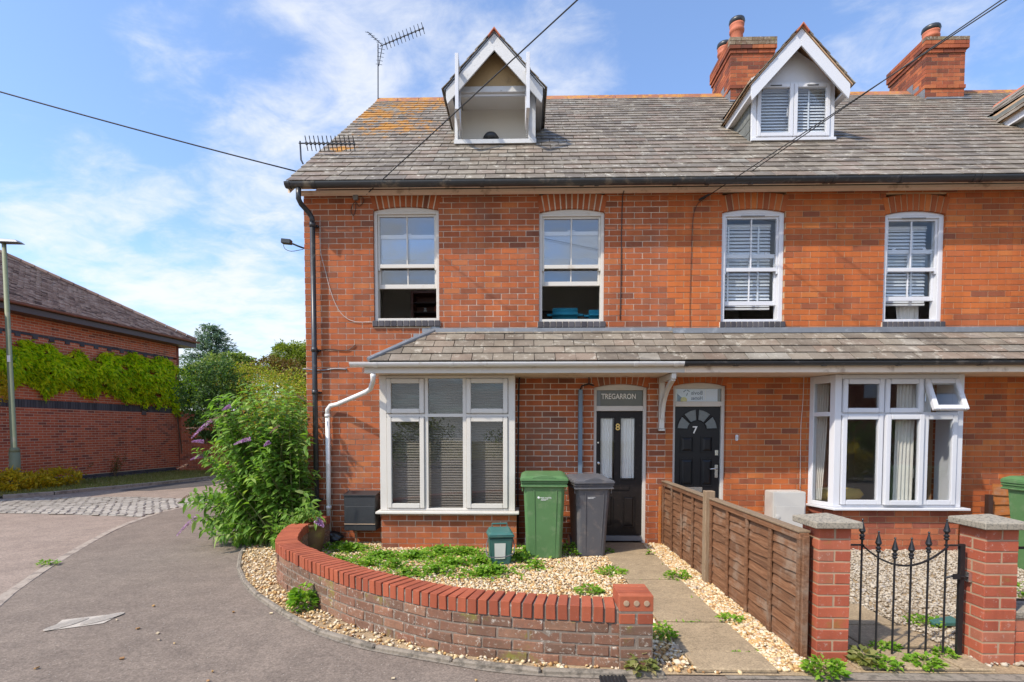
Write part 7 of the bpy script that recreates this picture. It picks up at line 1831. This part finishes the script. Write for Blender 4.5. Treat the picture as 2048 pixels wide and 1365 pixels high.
# verge plants
t = thing('yellow_shrub', 'low yellow leafed shrub along the verge round the lamp post base', 'shrub', tuple(G(60, 985)))
def ellg(px, pyb, h, rx, ry): c = G(px, pyb); return ((c.x, c.y, h), (rx, ry, h))
crown(t, [ellg(-10, 988, .26, .5, .4), ellg(25, 987, .28, .45, .4), ellg(50, 984, .24, .4, .4), ellg(75, 982, .22, .35, .35), ellg(100, 978, .26, .4, .35), ellg(128, 975, .28, .4, .35)], 5200, LYEL, .085, .045)
for i, (px, py, h, lab) in enumerate(((175, 962, .75, 'left'), (228, 958, .85, 'right'))):
    t = thing('dry_weed', ('shorter' if i == 0 else 'taller') + ' dead brown weed stalk against the foot of the brick building', 'weed', tuple(G(px, py)), 'dead weeds by the brick building'); b0 = G(px, py)
    s_ = MB(); pp = []
    for k_ in range(16):
        tip = b0 + Vector((random.uniform(-.35, .35), random.uniform(-.2, .2), h * random.uniform(.5, 1))); c = bez(b0, (b0 + tip) / 2 + Vector((0, 0, .1)), tip, 5); s_.tube(c, .006, 3, cap=False); pp += [(c[j] + Vector((random.gauss(0, .03), 0, random.gauss(0, .03))))[:] for j in (2, 3, 4, 5) for _ in range(7)]
    s_.build('stalks', FPOST, t, kind='stuff'); pp = np.array(pp); leaves('seed_heads', pp, rng.normal(size=pp.shape), rng.normal(size=pp.shape), .05, .025, LRED, t, 'stuff')
# verge grass
vp = np.array([(p[0], p[1]) for p in ([(far[0].x - 3, far[0].y - .4)] + [(p.x, p.y + .12) for p in far] + [(B_.x + 3, B_.y - .2), (B_.x, B_.y - .05), (A_.x - .5, A_.y)])])
q = rng.uniform(vp.min(0), vp.max(0), (60000, 2)); q = q[inpoly(q, vp)][:16000]; n = len(q)
leaves('grass', np.c_[q, np.full(n, .03)], rng.normal(size=(n, 3)) * .45 + np.array([0, 0, 1]), rng.normal(size=(n, 3)), rng.uniform(.05, .12, n), .012, LGRASS, None, 'stuff')

# weeds in the garden
def rosette(name, label, px, py, w_, h, n, m=LWEED, size=.045, z=.01, cat='weed'):
    c = G(px, py); t = thing(name, label, cat, (c.x, c.y, 0)); a = rng.uniform(0, 6.28, n); r = np.sqrt(rng.uniform(0, 1, n)) * w_
    pts_ = np.c_[c.x + np.cos(a) * r, c.y + np.sin(a) * r * .8, z + rng.uniform(.1, 1, n) ** .8 * h * (1 - .6 * (r / w_) ** 2)]
    ax = np.c_[np.cos(a) + rng.normal(0, .5, n), np.sin(a) + rng.normal(0, .5, n), rng.normal(.1, .4, n)]; leaves('foliage', pts_, ax, np.c_[rng.normal(0, .3, n), rng.normal(-.2, .3, n), np.ones(n)], size * rng.uniform(.6, 1.2, n), size * .62, m, t, 'stuff')
    st = MB()
    for i in range(0, min(n, 40), 3): st.tube([(c.x, c.y, 0), tuple(pts_[i])], .002, 3, cap=False)
    st.build('stems', STEM, t, kind='stuff'); return t
rosette('weed', 'tall leafy green weed at the foot of the curved wall, left front', 606, 1222, .10, .24, 170, LDARKW if 'LDARKW' in globals() else LWEED, .07)
rosette('weed', 'green weed in the gravel just left of the wall end pier', 1178, 1190, .13, .08, 130)
rosette('weed', 'green weed at the left edge of the path half way to the door', 1222, 1150, .17, .07, 150)
rosette('weed', 'green weed in the gravel between the path and the fence', 1355, 1160, .13, .10, 120)
rosette('weed', 'green weed tuft by the grey bin beside the doorstep', 1212, 1108, .10, .06, 60)
rosette('weed', 'bushy green weed between the green and the grey wheelie bins', 1138, 1112, .17, .16, 200)
rosette('weed', 'green weed at the outside corner of the wall end pier', 1325, 1280, .10, .12, 110)
rosette('weed', 'spiky weed at the front foot of the wall end pier', 1280, 1345, .09, .12, 90, LGRASS, .06)
rosette('weed', 'green weed at the front foot of the fence side gate pillar', 1648, 1350, .12, .10, 170)
rosette('weed', 'lobed pale green weed on the ground in front of the iron gate', 1765, 1335, .10, .05, 100)
rosette('weed', 'grassy tuft just left of the lobed weed before the iron gate', 1725, 1330, .08, .09, 80, LGRASS, .07)
rosette('weed', 'bushy green weed before the right part of the iron gate', 1848, 1334, .10, .06, 120)
rosette('weed', 'green weed under the latch end of the iron gate', 1890, 1316, .07, .05, 70)
rosette('weed', 'green weed growing in the slab joint behind the iron gate bars', 1770, 1300, .09, .04, 70)
rosette('weed', 'low weed on the gravel edge behind the iron gate', 1850, 1250, .15, .05, 90)
rosette('weed', 'sprawling weed in the gravel strip left of the curved wall', 528, 1085, .13, .06, 90)
rosette('weed', 'small green weed on the kerb between footway and road', 97, 1130, .10, .04, 50)
rosette('weed', 'green leafy weed right of the latch side pillar behind the railing', 2045, 1195, .15, .15, 120)
rosette('weed', 'thin weed against the fence half way along the gravel strip', 1460, 1245, .10, .05, 60)
# ground cover: creeping green weeds under the bay
gc = []
for (px, py, r, n) in ((q0_, q1_, q2_, int(q3_ * .62)) for q0_, q1_, q2_, q3_ in ((700, 1105, .33, 900), (760, 1120, .30, 700), (830, 1120, .34, 900), (880, 1110, .3, 700), (930, 1112, .3, 700), (960, 1130, .28, 700), (990, 1150, .25, 500), (870, 1150, .28, 500), (810, 1155, .2, 300), (740, 1135, .3, 400), (1040, 1125, .22, 450), (1050, 1110, .2, 300), (680, 1128, .3, 350), (900, 1133, .3, 600), (790, 1140, .2, 250), (960, 1155, .3, 400), (690, 1090, .2, 350), (1070, 1140, .15, 180), (1300, 1115, .05, 30))):
    c = G(px, py); a = rng.uniform(0, 6.28, n); r_ = np.abs(rng.normal(0, .55, n)) * r; gc.append(np.c_[c.x + np.cos(a) * r_ * 1.2, np.minimum(c.y + np.sin(a) * r_ * .8, 6.84), .015 + rng.uniform(0, .09, n) * np.exp(-(r_ / r) ** 2)])
gc = np.concatenate(gc); n = len(gc)
leaves('ground_cover', gc, np.c_[rng.normal(size=(n, 2)), rng.normal(.1, .35, n)], np.c_[rng.normal(0, .35, n), rng.normal(-.25, .35, n), np.ones(n)], rng.uniform(.03, .062, n), rng.uniform(.022, .042, n), LWEED, None, 'stuff')
# leaf litter and stray stones
st = []
q = np.c_[rng.uniform(-3.5, 2.5, 160), rng.uniform(1.6, 4.6, 160)]; ep = np.array([(p.x, p.y) for p in edge] + [(2.5, 7), (-3, 7)]); q = q[~inpoly(q, ep)]
bb_ = MB()
for x_, y_ in q[:70]:
    s_ = random.uniform(.006, .014); T = Matrix.Translation((x_, y_, .004)) @ Matrix.Rotation(random.uniform(0, 6), 4, 'Z') @ Matrix.Rotation(random.uniform(-.4, .4), 4, 'X'); bb_.box(-s_, s_, -s_ * .7, s_ * .7, -.003, .005, T)
bb_.build('grit', GRAV, None, kind='stuff')
# small shoots of weeds in the joints of the path and along the walls
jp = []
for yj in pj[2:-1]:
    for _ in range(26): xj = random.uniform(lerpx(*pxl, yj), lerpx(*pxr, yj)); jp.append((xj + random.gauss(0, .02), yj + random.gauss(0, .012), .02)) if (math.sin(xj * 9 + yj * 5) > .2) else None
for _ in range(240):
    i_ = random.random(); p, u = walong(acc[-1] * i_) if False else (None, None)
jp = np.array(jp); n = len(jp)
leaves('joint_weeds', jp, np.c_[rng.normal(size=(n, 2)), rng.normal(.5, .3, n)], rng.normal(size=(n, 3)) * .4 + np.array([0, 0, 1]), rng.uniform(.015, .04, n), .012, LWEED, None, 'stuff')
# ================================================================== ACROSS THE STREET (behind the camera, seen only as reflections in the panes)
t = thing('brick_house_opposite', 'red brick house across the street, seen only reflected in the window panes', 'house', (18, -9, 0))
b = MB(); b.box(13.2, 25, -15, -8.5, 0, 4.8); b.build('wall', BLEFT, t)
b = MB(); b.add([(12.9, -8.1, 4.7), (25.3, -8.1, 4.7), (25.3, -11.7, 7.4), (12.9, -11.7, 7.4), (25.3, -15.4, 4.7), (12.9, -15.4, 4.7)], [(0, 1, 2, 3), (3, 2, 4, 5), (1, 4, 2), (0, 3, 5)]); b.build('roof', TILE, t)
for x_ in (14.2, 20.5): MB().box(x_, x_ + 1.1, -8.55, -8.48, 2.9, 4.1).build('window', UPVC, t)
for i, (x_, y_, rx, s, m_) in enumerate(((-4.5, -9, 1.5, 1.5, LTREE), (9.9, -2.9, .8, .75, LYEL), (0.6, -10.5, 2.0, 1.3, LTREE), (11.8, -4.8, 1.8, 1.25, LDARK), (8.2, -6.0, 2.0, 1.5, LTREE))):
    t = thing('hedge', ('round green hedge left of the others', 'small yellow green shrub', 'wide middle green hedge', 'dark green hedge before the opposite house', 'tall green hedge right of the middle one')[i] + ' across the street, seen only reflected', 'hedge', (x_, y_, 0)); crown(t, [((x_, y_, s * .75), (rx, s * .7, s * .8))], 2200, m_, .15, .1)
print('objects', len(bpy.data.objects), 'tris', sum(len(o.data.polygons) for o in bpy.data.objects if o.type == 'MESH'))
